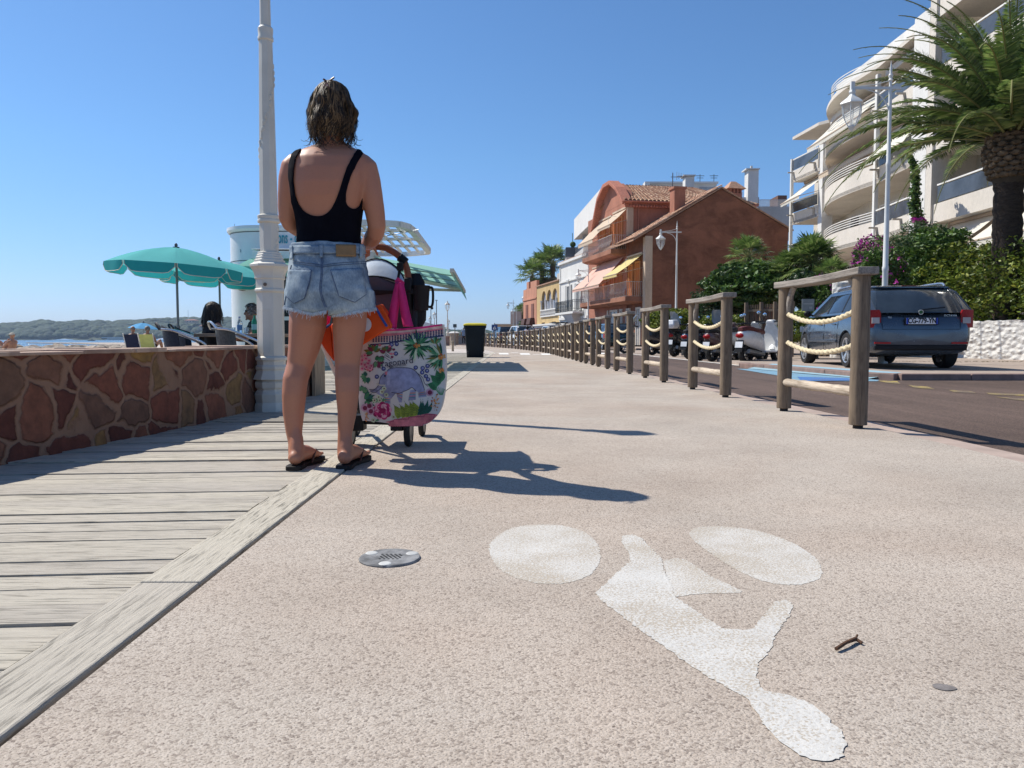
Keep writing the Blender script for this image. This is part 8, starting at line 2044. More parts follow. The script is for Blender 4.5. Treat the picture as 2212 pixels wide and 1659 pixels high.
mb.build('balustrade', WHB, ye, smooth=False); mb = MB(); mb.box((-.45,-.1,1.95),(0,10.1,2.12)); mb.box((-.32,0,1.75),(0,10,1.95)); mb.build('ledge', WHB, ye, smooth=False); bx(ye, 'roof', (-.15,-.0,6.2), (6,10.1,6.32), M('roof_edge', (.36,.22,.15), .9)); bx(ye, 'ac_housing', (2,1.5,6.3),(5,9,7.6), GRB)
for y in (1.8,3.5,6.4): win(ye, y, y+1.0, -.2, 1.7, 0 if y == 3.5 else .26, TRIM, CURT, .05)
pk_ = empty('salmon_house', 'salmon pink house with dark shutters at the far end of the terrace', 'house', o_(33.1), RZ)
bx(pk_, 'wall', (0,0,-.5), (6,7.0,6.3), PIB); bx(pk_, 'cornice', (-.08,0,5.0), (0,7.0,5.15), PIB); bx(pk_, 'parapet', (.0,.0,6.3), (.3,3.0,7.0), PIB); bx(pk_, 'parapet', (.0,4.0,6.3), (.3,5.2,7.1), PIB)
for y0 in (1.3,4.3):
    bx(pk_, 'shutter', (-.06,y0,2.6), (-.0,y0+1.2,4.5), M('brown_shutter', (.20,.085,.06), .7)); win(pk_, y0, y0+1.2, -.2, 1.6, 0, PIB, M('brown_shutter', (.20,.085,.06), .7), .05)
    mb = MB(); mb.loft([[(0,y0-.2,1.8),(-.2,y0-.2,1.8),(-.2,y0+1.4,1.8),(0,y0+1.4,1.8)],[(0,y0-.3,2.2),(-.6,y0-.3,2.2),(-.6,y0+1.5,2.2),(0,y0+1.5,2.2)],[(0,y0-.3,2.9),(-.45,y0-.3,2.9),(-.45,y0+1.5,2.9),(0,y0+1.5,2.9)]]); mb.build('balcony_basket', M('rust_iron', (.09,.045,.035), .7), pk_, smooth=False)
# small low building farther on
lo = empty('low_building', 'low ochre building beside the small distant palm', 'building', (lx(1117,140), 140, 0), 0); bx(lo, 'wall', (-3.6,0,0),(4,8,3.0), YEB); bx(lo, 'roof', (-4,-.4,3.0),(3.0,8,3.3), TRIM); bx(lo, 'tower', (-1.2,.5,3.3),(.8,3,5.6), stucco('pale_pink', (.6,.45,.38))); win(lo,1,3,.8,2.2,-3.6,TRIM)
# modern white block behind, with glass balconies
mw = empty('apartment_block', 'white modern apartment block with blue glass balconies rising behind the white house', 'building', (7.15, 89.5, 0), R(-170.0+180)*0+R(-1))
# local x inward, y toward the camera negative: facade runs from far (0,0) to near (1.5,-22)
def mwp(t_, x, z): return (x + .07*t_*1.0 + 0, -t_, z)
def slab(o, name, t0, t1, x0, x1, z0, z1, m): 
    mb = MB(); mb.add([mwp(t0,x0,z0), mwp(t1,x0,z0), mwp(t1,x1,z0), mwp(t0,x1,z0), mwp(t0,x0,z1), mwp(t1,x0,z1), mwp(t1,x1,z1), mwp(t0,x1,z1)], [(0,1,2,3),(7,6,5,4),(4,5,1,0),(5,6,2,1),(6,7,3,2),(7,4,0,3)]); return mb.build(name, m, o, smooth=False)
slab(mw, 'wall', .6, 19, 1.3, 4, 0, 13.2, M('recessed_glazing', (.10,.13,.16), .25, 0, .5, .6, spec=.8))
for z0, z1, m_ in ((12.0,14.3,WHB),(9.0,10.2,GRB),(6.3,7.4,GRB),(8.0,8.7,WHB)): slab(mw, 'balcony_band', 0, 19, 0, 1.6 if z0 < 12 else 4, z0, z1, m_)
for z0 in (10.2,7.4): 
    slab(mw, 'glass_balustrade', -.0, 19, .06, .10, z0, z0+.75, BLUEGL)
for t_ in (4,9,14): slab(mw, 'pillar', t_, t_+.25, .4, 1.3, 7.4, 12.0, GRB)
mb = MB(); mb.loft([[(-.9,-.3,10.0),(.3,-.3,10.0),(.3,3.0,10.0),(-.9,3.0,10.0)],[(-.9,-.3,9.3),(.3,-.3,9.3),(.3,3,9.3),(-.9,3,9.3)],[(-.1,-.0,7.0),(.3,0,7.0),(.3,3,7.0),(-.1,3,7.0)]]); mb.build('corner_balcony', GRB, mw, smooth=False)
for z in (10.0,6.0): mb = MB(); mb.box((-.9,-.35,z),(.3,-.30,z+1.1)); mb.box((-.95,-.3,z),(-.9,3,z+1.1)); mb.build('glass_balustrade', BLUEGL, mw, smooth=False)
bx(mw, 'corner_balcony', (-.9,-.3,5.4),(.4,3,6.0), GRB); awning(mw, BLA, -7.5, -1.0, 9.0, -.6, 7.9, x0=.8, val=.1)
mb = MB(); mb.lathe([(.12,10.2),(.18,10.9),(.01,10.95)], (-.1,.4,0), 8); mb.tube([(-.1,.4,10.9),(-.15,.4,12.8)], .04, 5); mb.ball((-.1,.4,11.5), .35, 8, 6); mb.build('potted_plant', M('dark_plant', (.04,.08,.03), .8), mw)
# hillside villa seen over the terracotta roof
hv = empty('hillside_building', 'pale hillside building with tall white chimneys seen above the terracotta roof', 'building', (20, 88, 0))
def hb(name, x0, x1, y0, y1, m, d0=0, d1=6, par=None):
    a, b = P(x0, y1, 88+d0), P(x1, y0, 88+d0); return bx(par or hv, name, (a.x-20, d0, a.z), (b.x-20, d1+d0, b.z), m)
hb('wall', 1395, 1705, 447, 520, GRB, 4, 8); hb('wall', 1432, 1640, 426, 470, stucco('lilac_grey', (.42,.42,.46), .06), 2, 8); hb('penthouse', 1405, 1548, 396, 428, WHB, 5, 5); hb('roof_slab', 1398, 1552, 392, 396, WHB, 4.6, 6); hb('penthouse', 1393, 1404, 392, 418, WHB, 4, 1.5)
for a, b in ((1412,1440),(1450,1475),(1510,1545)): hb('window', a, b, 404, 424, CURT, 4.94, .04)
for x0, x1, y0, y1 in ((1480,1500,381,430),(1615,1639,367,455)):
    c_ = hb('chimney', x0, x1, y0, y1, WHB, 1.2, 1.4); hb('chimney_cap', x0-3, x1+3, y0-4, y0-1.5, WHB, 1.0, 1.8, c_); hb('chimney_flue', x0+7, x1-7, y0-1.5, y0, GREYIR, 1.5, .8, c_)
hb('chimney_pot', 1622, 1626, 358, 363, GRB, 1.6, .3)
def hrail(x0, x1, y0, y1, d0, n_):
    a, b = P(x0, y1, 88+d0), P(x1, y0, 88+d0); mb = MB()
    for i in range(n_+1): x = a.x-20+(b.x-a.x)*i/n_; mb.box((x-.02,d0,a.z),(x+.02,d0+.04,b.z))
    mb.box((a.x-20,d0-.01,b.z),(b.x-20,d0+.05,b.z+.06)); mb.build('railing', RAILM, hv, smooth=False)
hrail(1460, 1605, 417, 427, 1.8, 60); hrail(1640, 1705, 432, 446, 3.8, 40); hb('roof_room', 1680, 1700, 422, 445, M('brown_roof_room', (.15,.08,.06), .8), 5, 3); hb('wall', 1640, 1712, 446, 490, GRB, 3, 6)
mb = MB()
for x, y in ((1542,395),(1512,395)): a = P(x, y, 93); mb.tube([(a.x-20,5,a.z),(a.x-20,5,a.z+1.0)], .04, 5); mb.box((a.x-20.5,4.98,a.z+.8),(a.x-19.5,5.02,a.z+.86)); mb.box((a.x-20.4,4.98,a.z+.55),(a.x-19.6,5.02,a.z+.6))
mb.build('tv_antenna', GREYIR, hv, smooth=False)
# ------------------------------------------------------------ large cream apartment building on the right
ap = empty('apartment_building', 'large cream apartment building with curved balconies, smoked glass railings and awnings behind the palm', 'building', (17, 31, 0))
SL = [2.5,5.2,7.9,10.6,13.3,16.0,18.7]
def ribbon(name, path, z0, z1, t_, m, smooth=True):
    mb = MB(world=True); n_ = len(path); inn = []
    for i, (x, y) in enumerate(path):
        a = path[max(i-1, 0)]; b = path[min(i+1, n_-1)]; dx_, dy_ = b[0]-a[0], b[1]-a[1]; l_ = math.hypot(dx_, dy_); nx, ny = (dy_/l_, -dx_/l_)
        if nx < 0 and abs(nx) > .2: nx, ny = -nx, -ny
        inn.append((x+nx*t_, y+ny*t_))
    mb.loft([[(x,y,z0),(x,y,z1),(u,v_,z1),(u,v_,z0)] for (x,y),(u,v_) in zip(path, inn)]); return mb.build(name, m, ap, smooth=smooth, ang=25, recalc=True)
cur = [(p.x, p.y) for p in smooth_path([(17.25,37.0,0),(17.05,39.4,0),(17.15,41.8,0),(17.75,44.2,0),(18.75,46.2,0)], 5)]
rec = [(17.0,33.2),(17.25,37.0)]; farb = [(18.35,46.8),(18.02,50.2)]; blk = [(16.95,12.0),(16.95,31.3)]
def wpoly(name, pts, z0, z1, m): mb = MB(world=True); mb.prism([Vector((x,y,0)) for x, y in pts], (0,0,z0), (0,0,z1)); return mb.build(name, m, ap, smooth=False)
wpoly('wall', [(19.4,12),(30,12),(30,52),(20.2,52),(20.0,47),(19.2,42),(19.2,33.4),(18.9,33.4),(18.9,31.3),(19.4,31.3)], 1, 13.2, CRW)
wpoly('wall', [(19.4,12),(30,12),(30,34),(19.4,34)], 13.2, 24, CRW)
for i, z in enumerate(SL[1:]):
    # floors right to the back wall
    wpoly('floor_slab', [(16.97,12),(30,12),(30,31.3),(16.97,31.3)], z+.02, z+.2, CRM)
    if i < 4:
        wpoly('floor_slab', rec + cur[1:] + farb + [(25,50.2),(25,33.2)], z+.02, z+.2, CRM)
    ribbon('balcony_band', blk, z, z+.75, .12, CRM); 
    if z < 16: ribbon('smoked_glass', [(16.99,12.2),(16.99,31.1)], z+.80, z+1.42, .03, BLUEGL)
    ribbon('handrail', [(16.97,12.2),(16.97,31.1)], z+1.46, z+1.52, .06, WHITE)
    if z < 13: 
        ribbon('balcony_band', rec, z, z+.72, .12, CRM); ribbon('smoked_glass', [(17.04,33.3),(17.27,36.9)], z+.76, z+1.36, .03, BLUEGL); ribbon('handrail', [(17.02,33.3),(17.25,36.9)], z+1.40, z+1.46, .06, WHITE)
        ribbon('balcony_band', cur, z, z+.95, .12, CRM)
        for q_ in (1.04,1.16,1.28,1.40): ribbon('handrail', cur, z+q_, z+q_+.035, .035, WHITE)
        ribbon('balcony_band', farb, z, z+.72, .12, CRM); ribbon('smoked_glass', farb, z+.76, z+1.36, .03, BLUEGL); ribbon('handrail', farb, z+1.40, z+1.46, .06, WHITE)
ctop = [(p.x, p.y) for p in smooth_path([(19.9,39.6,0),(18.75,41.6,0),(18.3,43.6,0),(18.5,45.4,0),(19.1,46.6,0)], 5)]; ribbon('balcony_band', ctop, 13.0, 14.45, .25, WHB)
for q_ in (.12,.27,.42,.57): ribbon('handrail', ctop, 14.5+q_, 14.5+q_+.035, .035, WHITE)
ribbon('roof_parapet', [(20.1,33.5),(20.1,48.6)], 15.0, 16.25, .3, WHB); wpoly('roof', [(17.4,33),(28,33),(28,47.5),(19.9,47.5),(18.5,44),(19.7,40),(17.6,37)], 12.9, 13.2, CRM); wpoly('penthouse_wall', [(20.2,33.5),(28,33.5),(28,48.5),(20.2,48.5)], 13.2, 16.1, WHB)
for pts, z1, m_ in (([(16.92,33.1),(17.35,33.1),(17.35,31.9),(16.92,31.9)], 13.95, WHB), ([(16.85,31.3),(17.6,31.3),(17.6,31.75),(16.85,31.75)], 24, CRM), ([(17.18,36.9),(17.36,36.9),(17.36,37.1),(17.18,37.1)], 13, WHB), ([(18.45,46.3),(19.1,46.3),(19.1,46.9),(18.45,46.9)], 12.3, WHB), ([(17.95,50.1),(18.12,50.1),(18.12,50.3),(17.95,50.3)], 12.1, WHB)):
    wpoly('column', pts, 1, z1, m_)
wpoly('wall', [(17.36,31.75),(19.2,31.75),(19.2,31.95),(17.36,31.95)], 1, 13.9, CRM)
# water spouts
for z in SL[1:4]:
    for x, y in ((17.22,36.6),(17.06,34.0),(18.3,47.1),(18.08,49.9)): mb = MB(world=True); mb.box((x-.42, y-.05, z+.55), (x, y+.05, z+.62)); mb.box((x-.08,y-.05,z+.2),(x-.02,y+.05,z+.55)); mb.build('water_spout', M('spout_stone', (.42,.38,.32), .8), ap, smooth=False)
# windows, shutters, doors in the recessed walls
for z in SL[:-1]:
    for y0, y1 in ((14,17),(19,22),(25,27.2),(28.4,30.5)): win(ap, y0-31, y1-31, z+.25, z+2.35, 19.4-17, WHITE, DARKWIN if (y0+z) % 2 < 1.2 else SHUT, .06)
    if z < 13:
        for y0, y1 in ((34,36.2),(38,40.5),(42.2,44.6)): win(ap, y0-31, y1-31, z+.25, z+2.3, 19.2-17 if y0 < 42 else 2.45, WHITE, DARKWIN, .06)
        w_ = win(ap, 47.3-31, 49.6-31, z+.25, z+2.3, 3.02, WHITE, SHUT, .06)
# awnings
LO = ap.location
def aw(m, y0, y1, xw, zt, xo, zb, **k): awning(ap, m, y0-31, y1-31, zt, xo-17, zb, x0=xw-17, **k)
aw(WHA, 24.2, 27.6, 17.6, 5.1, 16.2, 4.0, val=.3); aw(WHA, 28.0, 31.0, 17.6, 5.1, 16.2, 4.05, val=.3); aw(WHA, 18, 23.6, 17.6, 5.1, 16.2, 4.0, val=.3)
aw(WHA, 22, 30.8, 18.4, 10.3, 16.8, 9.4, val=.25); aw(WHA, 20, 30.0, 18.2, 15.8, 16.9, 15.0, val=.25); aw(WHA, 16, 21, 17.6, 7.8, 16.3, 6.7, val=.3)
aw(WHA, 33.3, 36.8, 18.0, 10.4, 16.6, 8.9, val=.22); aw(WHA, 37.5, 44.2, 18.4, 12.9, 16.7, 11.3, val=.25); aw(WHA, 46.9, 50.1, 18.9, 10.5, 17.3, 9.2, val=.2)
aw(CRMA, 38, 45.0, 18.9, 10.45, 17.7, 10.0, val=.3)
# ------------------------------------------------------------ vegetation
LFG = mat_leaf('leaf_mid_green', (.03,.07,.016), (.075,.15,.03), (.16,.24,.05)); LFY = mat_leaf('leaf_yellow_green', (.05,.09,.012), (.15,.21,.025), (.34,.36,.06)); LFD = mat_leaf('leaf_dark_green', (.015,.035,.012), (.035,.075,.025), (.08,.13,.04)); LFO = mat_leaf('leaf_grey_green', (.04,.075,.03), (.09,.15,.06), (.18,.24,.11))
FLW = mat_leaf('bougainvillea_bract', (.22,.015,.16), (.42,.03,.32), (.55,.10,.40), .6, .3); BARK = M('bark', (.10,.075,.055), .9, 0, .3, 12, .7, 40, .02); PALML = mat_leaf('palm_leaflet', (.045,.085,.02), (.13,.21,.05), (.30,.36,.12), .4, .35); DEADF = mat_leaf('dry_frond', (.10,.075,.04), (.16,.12,.07), (.22,.17,.10), .8, .1)
def cloud(c, r, n, k=2.0, shell=.35, fill=.25, boxy=2.0, seed=0):
    "points through the outer volume of a lumpy crown"
    c = np.array(c); r = np.array(r); out = []
    d_ = rng.normal(size=(n*3, 3)); d_ /= np.linalg.norm(d_, axis=1)[:,None]
    p_ = (np.abs(d_)**boxy).sum(1)**(-1/boxy) if boxy != 2 else np.ones(len(d_))
    for i in range(len(d_)):
        q = d_[i]*p_[i]; nz = mnoise.noise(Vector((q[0]*k+seed, q[1]*k, q[2]*k)))*.30 + mnoise.noise(Vector((q[0]*k*3+seed, q[1]*k*3, q[2]*k*3)))*.16
        if rng.random() < .5 - nz*1.6:
            continue
        rad = (1 + nz)*(1 - shell*rng.random()**1.6 if rng.random() > fill else rng.random()**.5)
        out.append(c + q*r*rad)
        if len(out) >= n: break
    return np.array(out)
def bush(name, label, cat, base, c, r, n, size, mat, stems=5, boxy=2.0, k=2.0, fl=0, group=None, seed=0, asp=.45):
    o = empty(name, label, cat, base, 0, group); b_ = np.array(base); rel = np.array(c) - b_
    C_ = cloud(rel, r, n, k, boxy=boxy, seed=seed); C_ = C_[C_[:,2] > .02]
    quads('foliage', leaf_quads(C_, size, asp), mat, o)
    if fl:
        D_ = cloud(rel, np.array(r)*1.03, fl, k*1.6, .12, 0, boxy, seed+5); keep = [mnoise.noise(Vector((p[0]*1.6+seed, p[1]*1.6, p[2]*1.6))) > .12 for p in D_]; D_ = D_[np.array(keep)]
        if len(D_): quads('blossom', leaf_quads(D_, size*.8, .8), FLW, o)
    if stems:
        mb = MB(); random.seed(seed)
        for i in range(stems):
            a = random.uniform(-.6, .6); e_ = Vector(rel) + Vector((random.uniform(-.5,.5)*r[0], random.uniform(-.4,.4)*r[1], random.uniform(-.2,.4)*r[2]))
            mb.tube([(rel[0]*.9+a*r[0]*.3, rel[1]+random.uniform(-.2,.2), -.1), Vector((rel[0]+a*r[0]*.4, rel[1], rel[2]*.5)), e_], [.05, .035, .015], 6)
        mb.build('stem', BARK, o)
    return o
def gz(x, yb, Y): return P(x, yb, Y)
def pb(name, label, cat, x0, x1, yt, yb, Y, dep, n, size, mat, **k):
    "bush that fills a photo rectangle at distance Y"
    a, b = P(x0, yb, Y), P(x1, yt, Y); g0 = max(a.z, 0); c = ((a.x+b.x)/2, Y, (g0+b.z)/2); return bush(name, label, cat, (c[0], Y, .03), c, ((b.x-a.x)/2, dep, (b.z-g0)/2), n, size, mat, **k)
hd = bush('hedge', 'tall yellow-green leafy hedge spilling over the white stone wall at the right edge', 'hedge', (13.6, 20.8, .03), (13.6, 20.8, 1.93), (4.9, 1.25, 1.16), 36000, .066, LFY, boxy=3.5, seed=1, k=2.6, stems=0); hd.rotation_euler.z = R(-80)
pb('shrub', 'mixed green shrub between the climbing plant and the large palm trunk', 'shrub', 1960, 2080, 500, 640, 23.6, 1.2, 9000, .08, LFG, seed=2, boxy=3)
pb('oleander', 'loose oleander with long narrow leaves left of the tall hedge', 'shrub', 1915, 2080, 488, 655, 24.6, 1.0, 9000, .11, LFO, seed=3, asp=.17, k=2.5)
pb('bougainvillea', 'bougainvillea with purple flowers beside the white gatepost', 'bougainvillea', 1835, 1960, 540, 665, 22.8, .8, 7000, .055, LFG, seed=4, fl=1100, k=3)
pb('bougainvillea', 'bougainvillea branch with magenta tips against the curved balcony', 'bougainvillea', 1848, 1925, 508, 575, 25.5, .5, 1100, .05, LFG, seed=14, fl=1300, k=3)
pb('shrub', 'big fig-like shrub with pale leaves between the gable wall and the slat fence', 'shrub', 1528, 1705, 568, 668, 27, 1.8, 14000, .095, LFG, seed=5, k=3)
pb('hedge', 'dark clipped hedge in front of the gable wall behind the scooters', 'hedge', 1500, 1600, 628, 712, 27.5, .9, 9000, .05, LFD, boxy=4, seed=6)
pb('hedge', 'bright green low hedge at the foot of the white street lamp by the gable', 'hedge', 1394, 1502, 668, 724, 36, .9, 8000, .07, LFY, boxy=3, seed=7)
pb('hedge', 'low clipped bright hedge directly behind the windscreen scooter', 'hedge', 1520, 1600, 682, 722, 23.5, .5, 5000, .05, LFY, boxy=4, seed=8)
pb('hedge', 'low hedge between the slat fence and the estate car bonnet', 'hedge', 1690, 1830, 672, 738, 20.6, .6, 9000, .045, LFY, boxy=4, seed=9)
pb('shrub', 'flowering shrub with pinkish tips left of the white gatepost', 'shrub', 1752, 1812, 592, 690, 23.2, .6, 5000, .05, LFG, seed=10, fl=700, k=3)
pb('shrub', 'dark shrub under the middle fan palm', 'shrub', 1690, 1790, 588, 664, 24, .8, 6000, .07, LFD, seed=12)
pb('shrub', 'distant green shrub beside the salmon house', 'shrub', 1122, 1149, 692, 716, 120, 2, 2500, .22, LFG, seed=13)
pb('tree', 'dark small tree between the salmon house and the street lamp', 'tree', 1138, 1151, 668, 712, 112, 1.2, 1500, .2, LFD, seed=15)
pb('shrub', 'far olive green bush left of the low ochre building', 'shrub', 1088, 1103, 720, 730, 130, 2, 900, .25, LFD, seed=16)
pb('shrub', 'small shrub on the terrace at the left end of the large curved balcony', 'shrub', 1776, 1800, 508, 532, 44, .3, 500, .06, LFD, seed=17, stems=0)
# climbing plant on the tall pillar
o = empty('climbing_plant', 'climbing bougainvillea trailing up the tall white pillar of the cream building', 'climbing plant', (P(1985,560,30).x, 30, .03)); C_ = []; D_ = []
for i in range(2600):
    t_ = rng.random(); y = 335 + 215*t_; x = 1966 + 34*t_**1.1 + rng.normal()*5*(.6+t_) + 6*math.sin(t_*9); p = P(x, y, 30 + rng.normal()*.15)
    (D_ if (y > 470 and mnoise.noise(Vector((x*.09, y*.09, 1))) > .0) else C_).append((p.x-o.location.x, p.y-30, p.z-.03))
quads('foliage', leaf_quads(C_, .085, .5), LFG, o); quads('blossom', leaf_quads(D_, .08, .8), FLW, o); MB(world=True).tube(smooth_path([P(1998,560,30), P(1994,480,30), P(1978,400,30), P(1967,338,30)], 4), .03, 6).build('stem', BARK, o)
def frond(o, base, az, L, lift, droop, n=46, wl=.42, mat=PALML, rmat=None, tw=.35, asp=.045, parts=None):
    "one feather frond: returns rachis points and leaflet quads"
    pts = []; p = Vector(base); a = lift; st_ = L/22
    for i in range(23):
        pts.append(p.copy()); d_ = Vector((math.cos(az)*math.cos(a), math.sin(az)*math.cos(a), math.sin(a))); p = p + d_*st_; a -= droop/22*(.5+1.2*i/22)
    Q = []
    for i in range(n):
        t_ = .10 + .88*i/n; f = t_*22; k = int(f); q = pts[k].lerp(pts[min(k+1,22)], f-k); d_ = (pts[min(k+1,22)]-pts[k]).normalized(); s_ = d_.cross(Vector((0,0,1))).normalized(); u = s_.cross(d_)
        ll = wl*math.sin(min(1, .22+t_*.95)*PI*.98)**.6*(1-.45*t_)
        for sg in (-1, 1):
            dd = (s_*sg*1.0 + d_*(.55+.5*t_) + u*random.uniform(.0,.45) ).normalized(); e_ = q + dd*ll - Vector((0,0,ll*random.uniform(.10,.35))); w_ = (u*.5+d_*.8).normalized()*ll*asp*1.8
            m_ = q.lerp(e_, .5) + Vector((0,0,ll*.06)); Q.append([q, m_ + w_, e_, m_ - w_])
    return pts, Q
def feather_palm(label, base, H, rtr, L, nf, seed, bulb=True):
    random.seed(seed); o = empty('palm_tree', label, 'palm tree', base); mb = MB(); rings = []
    for i in range(40): z = H*i/39; r_ = rtr*(1.0 + .05*math.sin(i*2.4) + .03*math.sin(i*5)); rings.append([(r_*math.cos(2*PI*k/18)*(1+.04*math.sin(k*3+i)), r_*math.sin(2*PI*k/18), z) for k in range(18)])
    mb.loft(rings); mb.build('trunk', M('palm_trunk', (.05,.036,.027), .95, 0, .35, 7, .9, 22, .05, st=(1,1,3)), o)
    mb = MB()
    for j in range(9):
        for k in range(13):
            a = 2*PI*(k+.5*(j%2))/13; z = H + .05 + j*.125; r_ = rtr*(1.15+.62*math.sin(min(1,(j+1.2)/6)*PI*.5)); 
            if j > 6: r_ *= .88
            c = Vector((r_*math.cos(a), r_*math.sin(a), z)); mb.loft([[c + Vector((-math.sin(a)*x_*.13*s_ + math.cos(a)*dd, math.cos(a)*x_*.13*s_ + math.sin(a)*dd, z_*.085*s_)) for x_, z_ in ((-1,0),(-.5,.8),(.5,.8),(1,0),(.5,-.8),(-.5,-.8))] for dd, s_ in ((-.22,1.2),(.0,1.05),(.05,.6))])
    mb.build('frond_stubs', M('cut_frond_bases', (.17,.12,.075), .9, 0, .4, 5, .5, 30, .02, isl=.45), o); MB().lathe([(rtr,H-.2),(rtr*1.55,H+.35),(rtr*1.6,H+.9),(rtr*.9,H+1.2)], n=16).build('crown_shaft', M('dark_fibre', (.06,.045,.03), .95), o)
    mr = MB(); Q = []
    for i in range(nf):
        u = (i+.5)/nf; az = i*2.39996 + random.uniform(-.15,.15); lift = R(86) - R(70)*u**.95 + random.uniform(-.06,.06); l_ = L*(.86+.2*random.random())*(.92 + .13*math.sin(min(1,u*1.4)*PI*.5))
        pts, q = frond(o, (.18*math.cos(az), .18*math.sin(az), H+1.10-.15*u), az, l_, lift, 1.15+.35*u*random.uniform(.6,1.2), 116, .54)
        Q += q; mr.tube(pts, [.035*(1-.85*k/22)+.004 for k in range(23)], 5)
    mr.build('frond_ribs', M('frond_rib', (.24,.24,.09), .5), o); quads('fronds', [[tuple(x) for x in v] for v in Q], PALML, o)
    Q = []
    return o
feather_palm('large feather palm with thick dark trunk overhanging the cream building', (P(2172,600,20.5).x, 20.5, .03), 4.75, .345, 5.0, 96, 41)
def fan_palm(label, base, H, rtr, rl, nl, seed, skirt=0, group='fan palms'):
    random.seed(seed); o = empty('fan_palm', label, 'palm tree', base, 0, group); mb = MB()
    mb.loft([[(rtr*(1+.12*math.sin(i*2.2))*math.cos(2*PI*k/10), rtr*(1+.12*math.sin(i*2.2))*math.sin(2*PI*k/10), H*i/19) for k in range(10)] for i in range(20)]); mb.build('trunk', BARK, o)
    Q, D_ = [], []; mr = MB()
    for i in range(nl + skirt):
        dead = i >= nl; u = (i+.5)/nl if not dead else 1; az = i*2.39996; el = R(82)-R(105)*u if not dead else -R(random.uniform(50,80)); pl_ = rl*random.uniform(.5,.75)
        d_ = Vector((math.cos(az)*math.cos(el), math.sin(az)*math.cos(el), math.sin(el))); b_ = Vector((0,0,H-(.0 if not dead else random.uniform(0,.35*H)))); h_ = b_ + d_*pl_; mr.tube([b_, h_], rtr*.10, 4)
        s_ = d_.cross(Vector((0,0,1))).normalized(); n_ = 17
        for k in range(n_):
            a = R(-105+210*k/(n_-1)); dd = (d_*math.cos(a) + s_*math.sin(a)).normalized(); ll = rl*.62*(1-.15*abs(math.sin(a)))*random.uniform(.9,1.05)
            m_ = h_ + dd*ll*.55; e_ = h_ + dd*ll + Vector((0,0,-ll*random.uniform(.10,.35))); w_ = dd.cross(s_.cross(d_)).normalized()*ll*.055
            (D_ if dead else Q).append([h_, m_+w_, e_, m_-w_])
    mr.build('leaf_stalks', M('frond_rib', (.24,.24,.09), .5), o); quads('fronds', [[tuple(x) for x in v] for v in Q], PALML, o)
    if D_: quads('dry_skirt', [[tuple(x) for x in v] for v in D_], DEADF, o)
    return o
def fp(label, x, yc, Y, rtr, rl, nl, seed, skirt=0, z0=.03): c = P(x, yc, Y); fan_palm(label, (c.x, Y, z0), c.z-z0, rtr, rl, nl, seed, skirt)
fp('small fan palm with slim trunk in front of the gable wall', 1616, 556, 29, .13, .85, 34, 51, 5)
fp('dark bushy fan palm in the middle, below the curved balcony', 1752, 570, 25, .22, .95, 60, 52, 4)
fp('low grey-green fan palm just left of the dark bushy one', 1704, 590, 25.5, .16, .75, 36, 53, 4)
fp('low fan palm with yellowing leaves under the dark bushy one', 1795, 603, 23.5, .12, .65, 26, 54)
fp('tall fan palm with dry skirt, left of the pair behind the salmon house', 1150, 597, 108, .35, 2.5, 26, 55, 26)
fp('tall fan palm with dry skirt in the middle of the group behind the salmon house', 1171, 580, 112, .35, 2.6, 26, 56, 26)
fp('tall fan palm, highest crown of the group behind the salmon house', 1194, 570, 110, .35, 2.9, 28, 57, 26)
fp('small distant fan palm standing alone against the sky', 1128, 676, 150, .30, 1.9, 44, 58, 10)
# garden wall of white painted stones, gatepost, slat fence
t = NT('white_painted_stones'); v = t.coord((1, 1, 1.5)); e_ = t.vor(v, 6.5, 'SMOOTH_F1'); hgt = t.math('ADD', t.math('MULTIPLY', e_.outputs['Distance'], -1.6), t.math('MULTIPLY', t.noise(v, 24, 5, .7), .35))
WST = t.fin(t.mix((.70,.68,.64), (.56,.54,.51), t.noise(v, 9, 5)), .8, t.bump(hgt, .9, .09), spec=.3)
gw = empty('garden_wall', 'low wall of white painted rough stones below the tall hedge', 'wall', (12, 18.6, .03))
a, b = P(1900, 700, 24.5), P(2420, 700, 16.6); zt = 1.03; mb = MB(world=True); n1, n2 = 150, 26; rows_ = []
for j in range(n2+1):
    z = .02 + (zt-.02)*j/n2; rows_.append([(a.x+(b.x-a.x)*i/n1, a.y+(b.y-a.y)*i/n1 + .075*abs(mnoise.noise(Vector((i*.36, j*.62, 0)))) + .03*mnoise.noise(Vector((i*.8, j*1.1, 3))) - (.05 if j > 22 else 0), z + (.03*mnoise.noise(Vector((i*.3, 0, 0))) if j == n2 else 0)) for i in range(n1+1)])
mb.loft(rows_, caps=False, closed=False); mb.add([(a.x,a.y+.1,zt),(b.x,b.y+.1,zt),(b.x,b.y+.5,zt),(a.x,a.y+.5,zt),(a.x,a.y+.5,0),(a.x,a.y+.05,0)], [(0,1,2,3),(0,3,4,5)]); mb.build('masonry', WST, gw)
c = P(1819, 700, 21.6); gpz = .55+124/F*21.6; o = empty('gatepost', 'white painted stone gatepost behind the estate car', 'gatepost', (c.x, 21.6, .03)); MB().lathe([(.30,0),(.29,.9),(.28,gpz-.08),(.2,gpz)], n=14).build('shaft', WST, o)
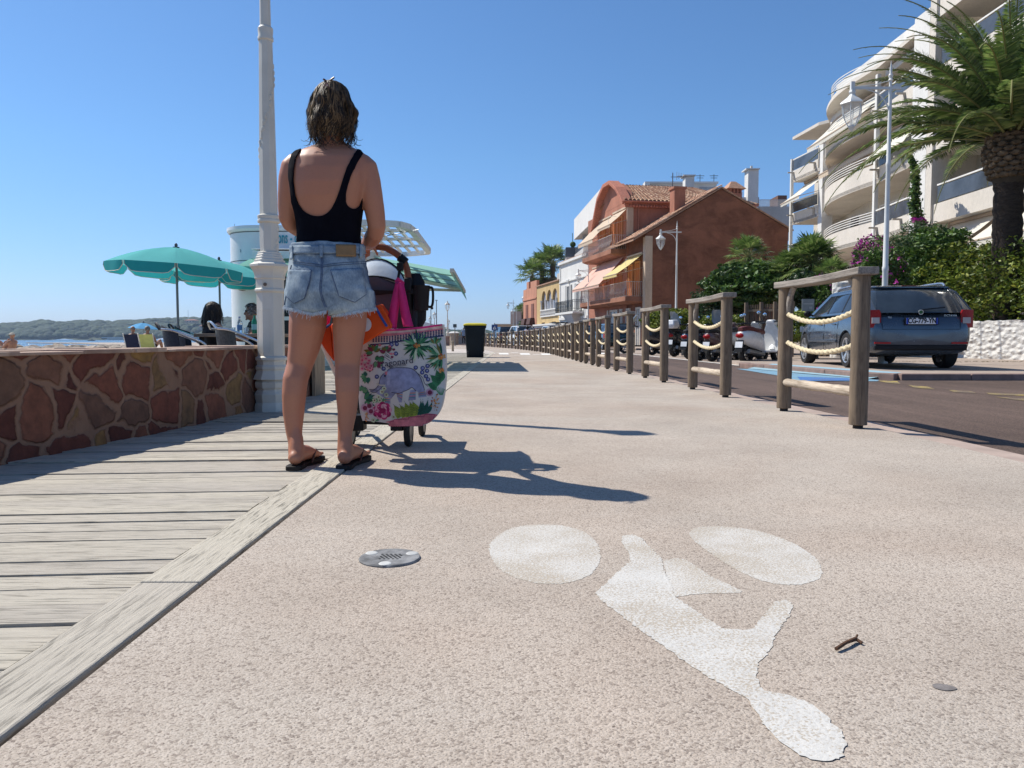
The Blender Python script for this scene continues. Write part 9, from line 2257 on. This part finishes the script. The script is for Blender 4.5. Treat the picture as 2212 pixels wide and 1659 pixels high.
c = P(1746, 660, 20.2); o = empty('notice_board', 'grey notice board in the shrubs right of the slat fence', 'sign', (c.x, 20.2, .03)); bx(o, 'panel', (-.17,-.02,c.z-.18),(.15,.0,c.z+.14), M('grey_board', (.20,.22,.22), .4)); bx(o, 'post', (-.02,.01,0),(.02,.05,c.z), GREYIR); bx(o, 'faded_notice', (-.14,-.026,c.z-.0),(.12,-.021,c.z+.03), M('faded_notice', (.32,.34,.33), .5)); bx(o, 'faded_notice', (.02,-.026,c.z-.13),(.09,-.021,c.z-.06), M('faded_notice', (.32,.34,.33), .5))
a, b = P(1610, 700, 23.6), P(1712, 700, 22.6); o = empty('slat_fence', 'brown timber fence of narrow upright slats behind the white scooter', 'fence', (a.x, a.y, .03)); dv = (b-a); dv.z = 0; L_ = dv.length; dv = dv.normalized(); ztf = .55 + 78/F*23; SLT = mat_wood('slat_wood', (.20,.145,.10), (.09,.065,.05)); mb = MB(world=True); n_ = int(L_/.075)
for i in range(n_): p = a + dv*L_*i/n_; mb.box((p.x, p.y, .1), (p.x+.045, p.y+.02, ztf-.04))
mb.build('slats', SLT, o, smooth=False); mb = MB(world=True)
for z in (.35, ztf-.22): mb.bar((a.x, a.y-.03, z), (b.x, b.y-.03, z), .03, .07)
mb.build('rail', SLT, o, smooth=False)
for q_ in (0, .33, .62, .98): p = a + dv*L_*q_; MB(world=True).box((p.x-.04, p.y-.09, .03), (p.x+.05, p.y-.0, ztf+.03)).build('post', SLT, o, smooth=False)
random.seed(77); V = []
for i in range(420):
    p = G(1, 1) if False else Vector((random.uniform(8.5, 14), 18.05 - random.random()**2*.8, .036)); s_ = random.uniform(.015,.035); a_ = random.random()*6; u = Vector((math.cos(a_)*s_, math.sin(a_)*s_, 0)); w_ = Vector((-math.sin(a_)*s_*.5, math.cos(a_)*s_*.5, .004)); V.append([p-u, p+w_, p+u, p-w_])
o = quads('fallen_leaves', [[tuple(x) for x in v] for v in V], DEADF, None); tag(o, kind='stuff')
hz_ = MB().box((-6300, -60, -3.2), (1100, 9300, 62)).build('haze', M('haze_surface', (.5,.5,.5)), None, smooth=False); tag(hz_, kind='stuff')
hm = bpy.data.materials.new('haze_air'); hm.use_nodes = True; ht = hm.node_tree; ht.nodes.clear(); ho = ht.nodes.new('ShaderNodeOutputMaterial'); hv_ = ht.nodes.new('ShaderNodeVolumePrincipled')
hv_.inputs['Color'].default_value = (.58,.76,1,1); hv_.inputs['Density'].default_value = .00012; hv_.inputs['Anisotropy'].default_value = .2; ht.links.new(hv_.outputs[0], ho.inputs['Volume']); hz_.data.materials.clear(); hz_.data.materials.append(hm)
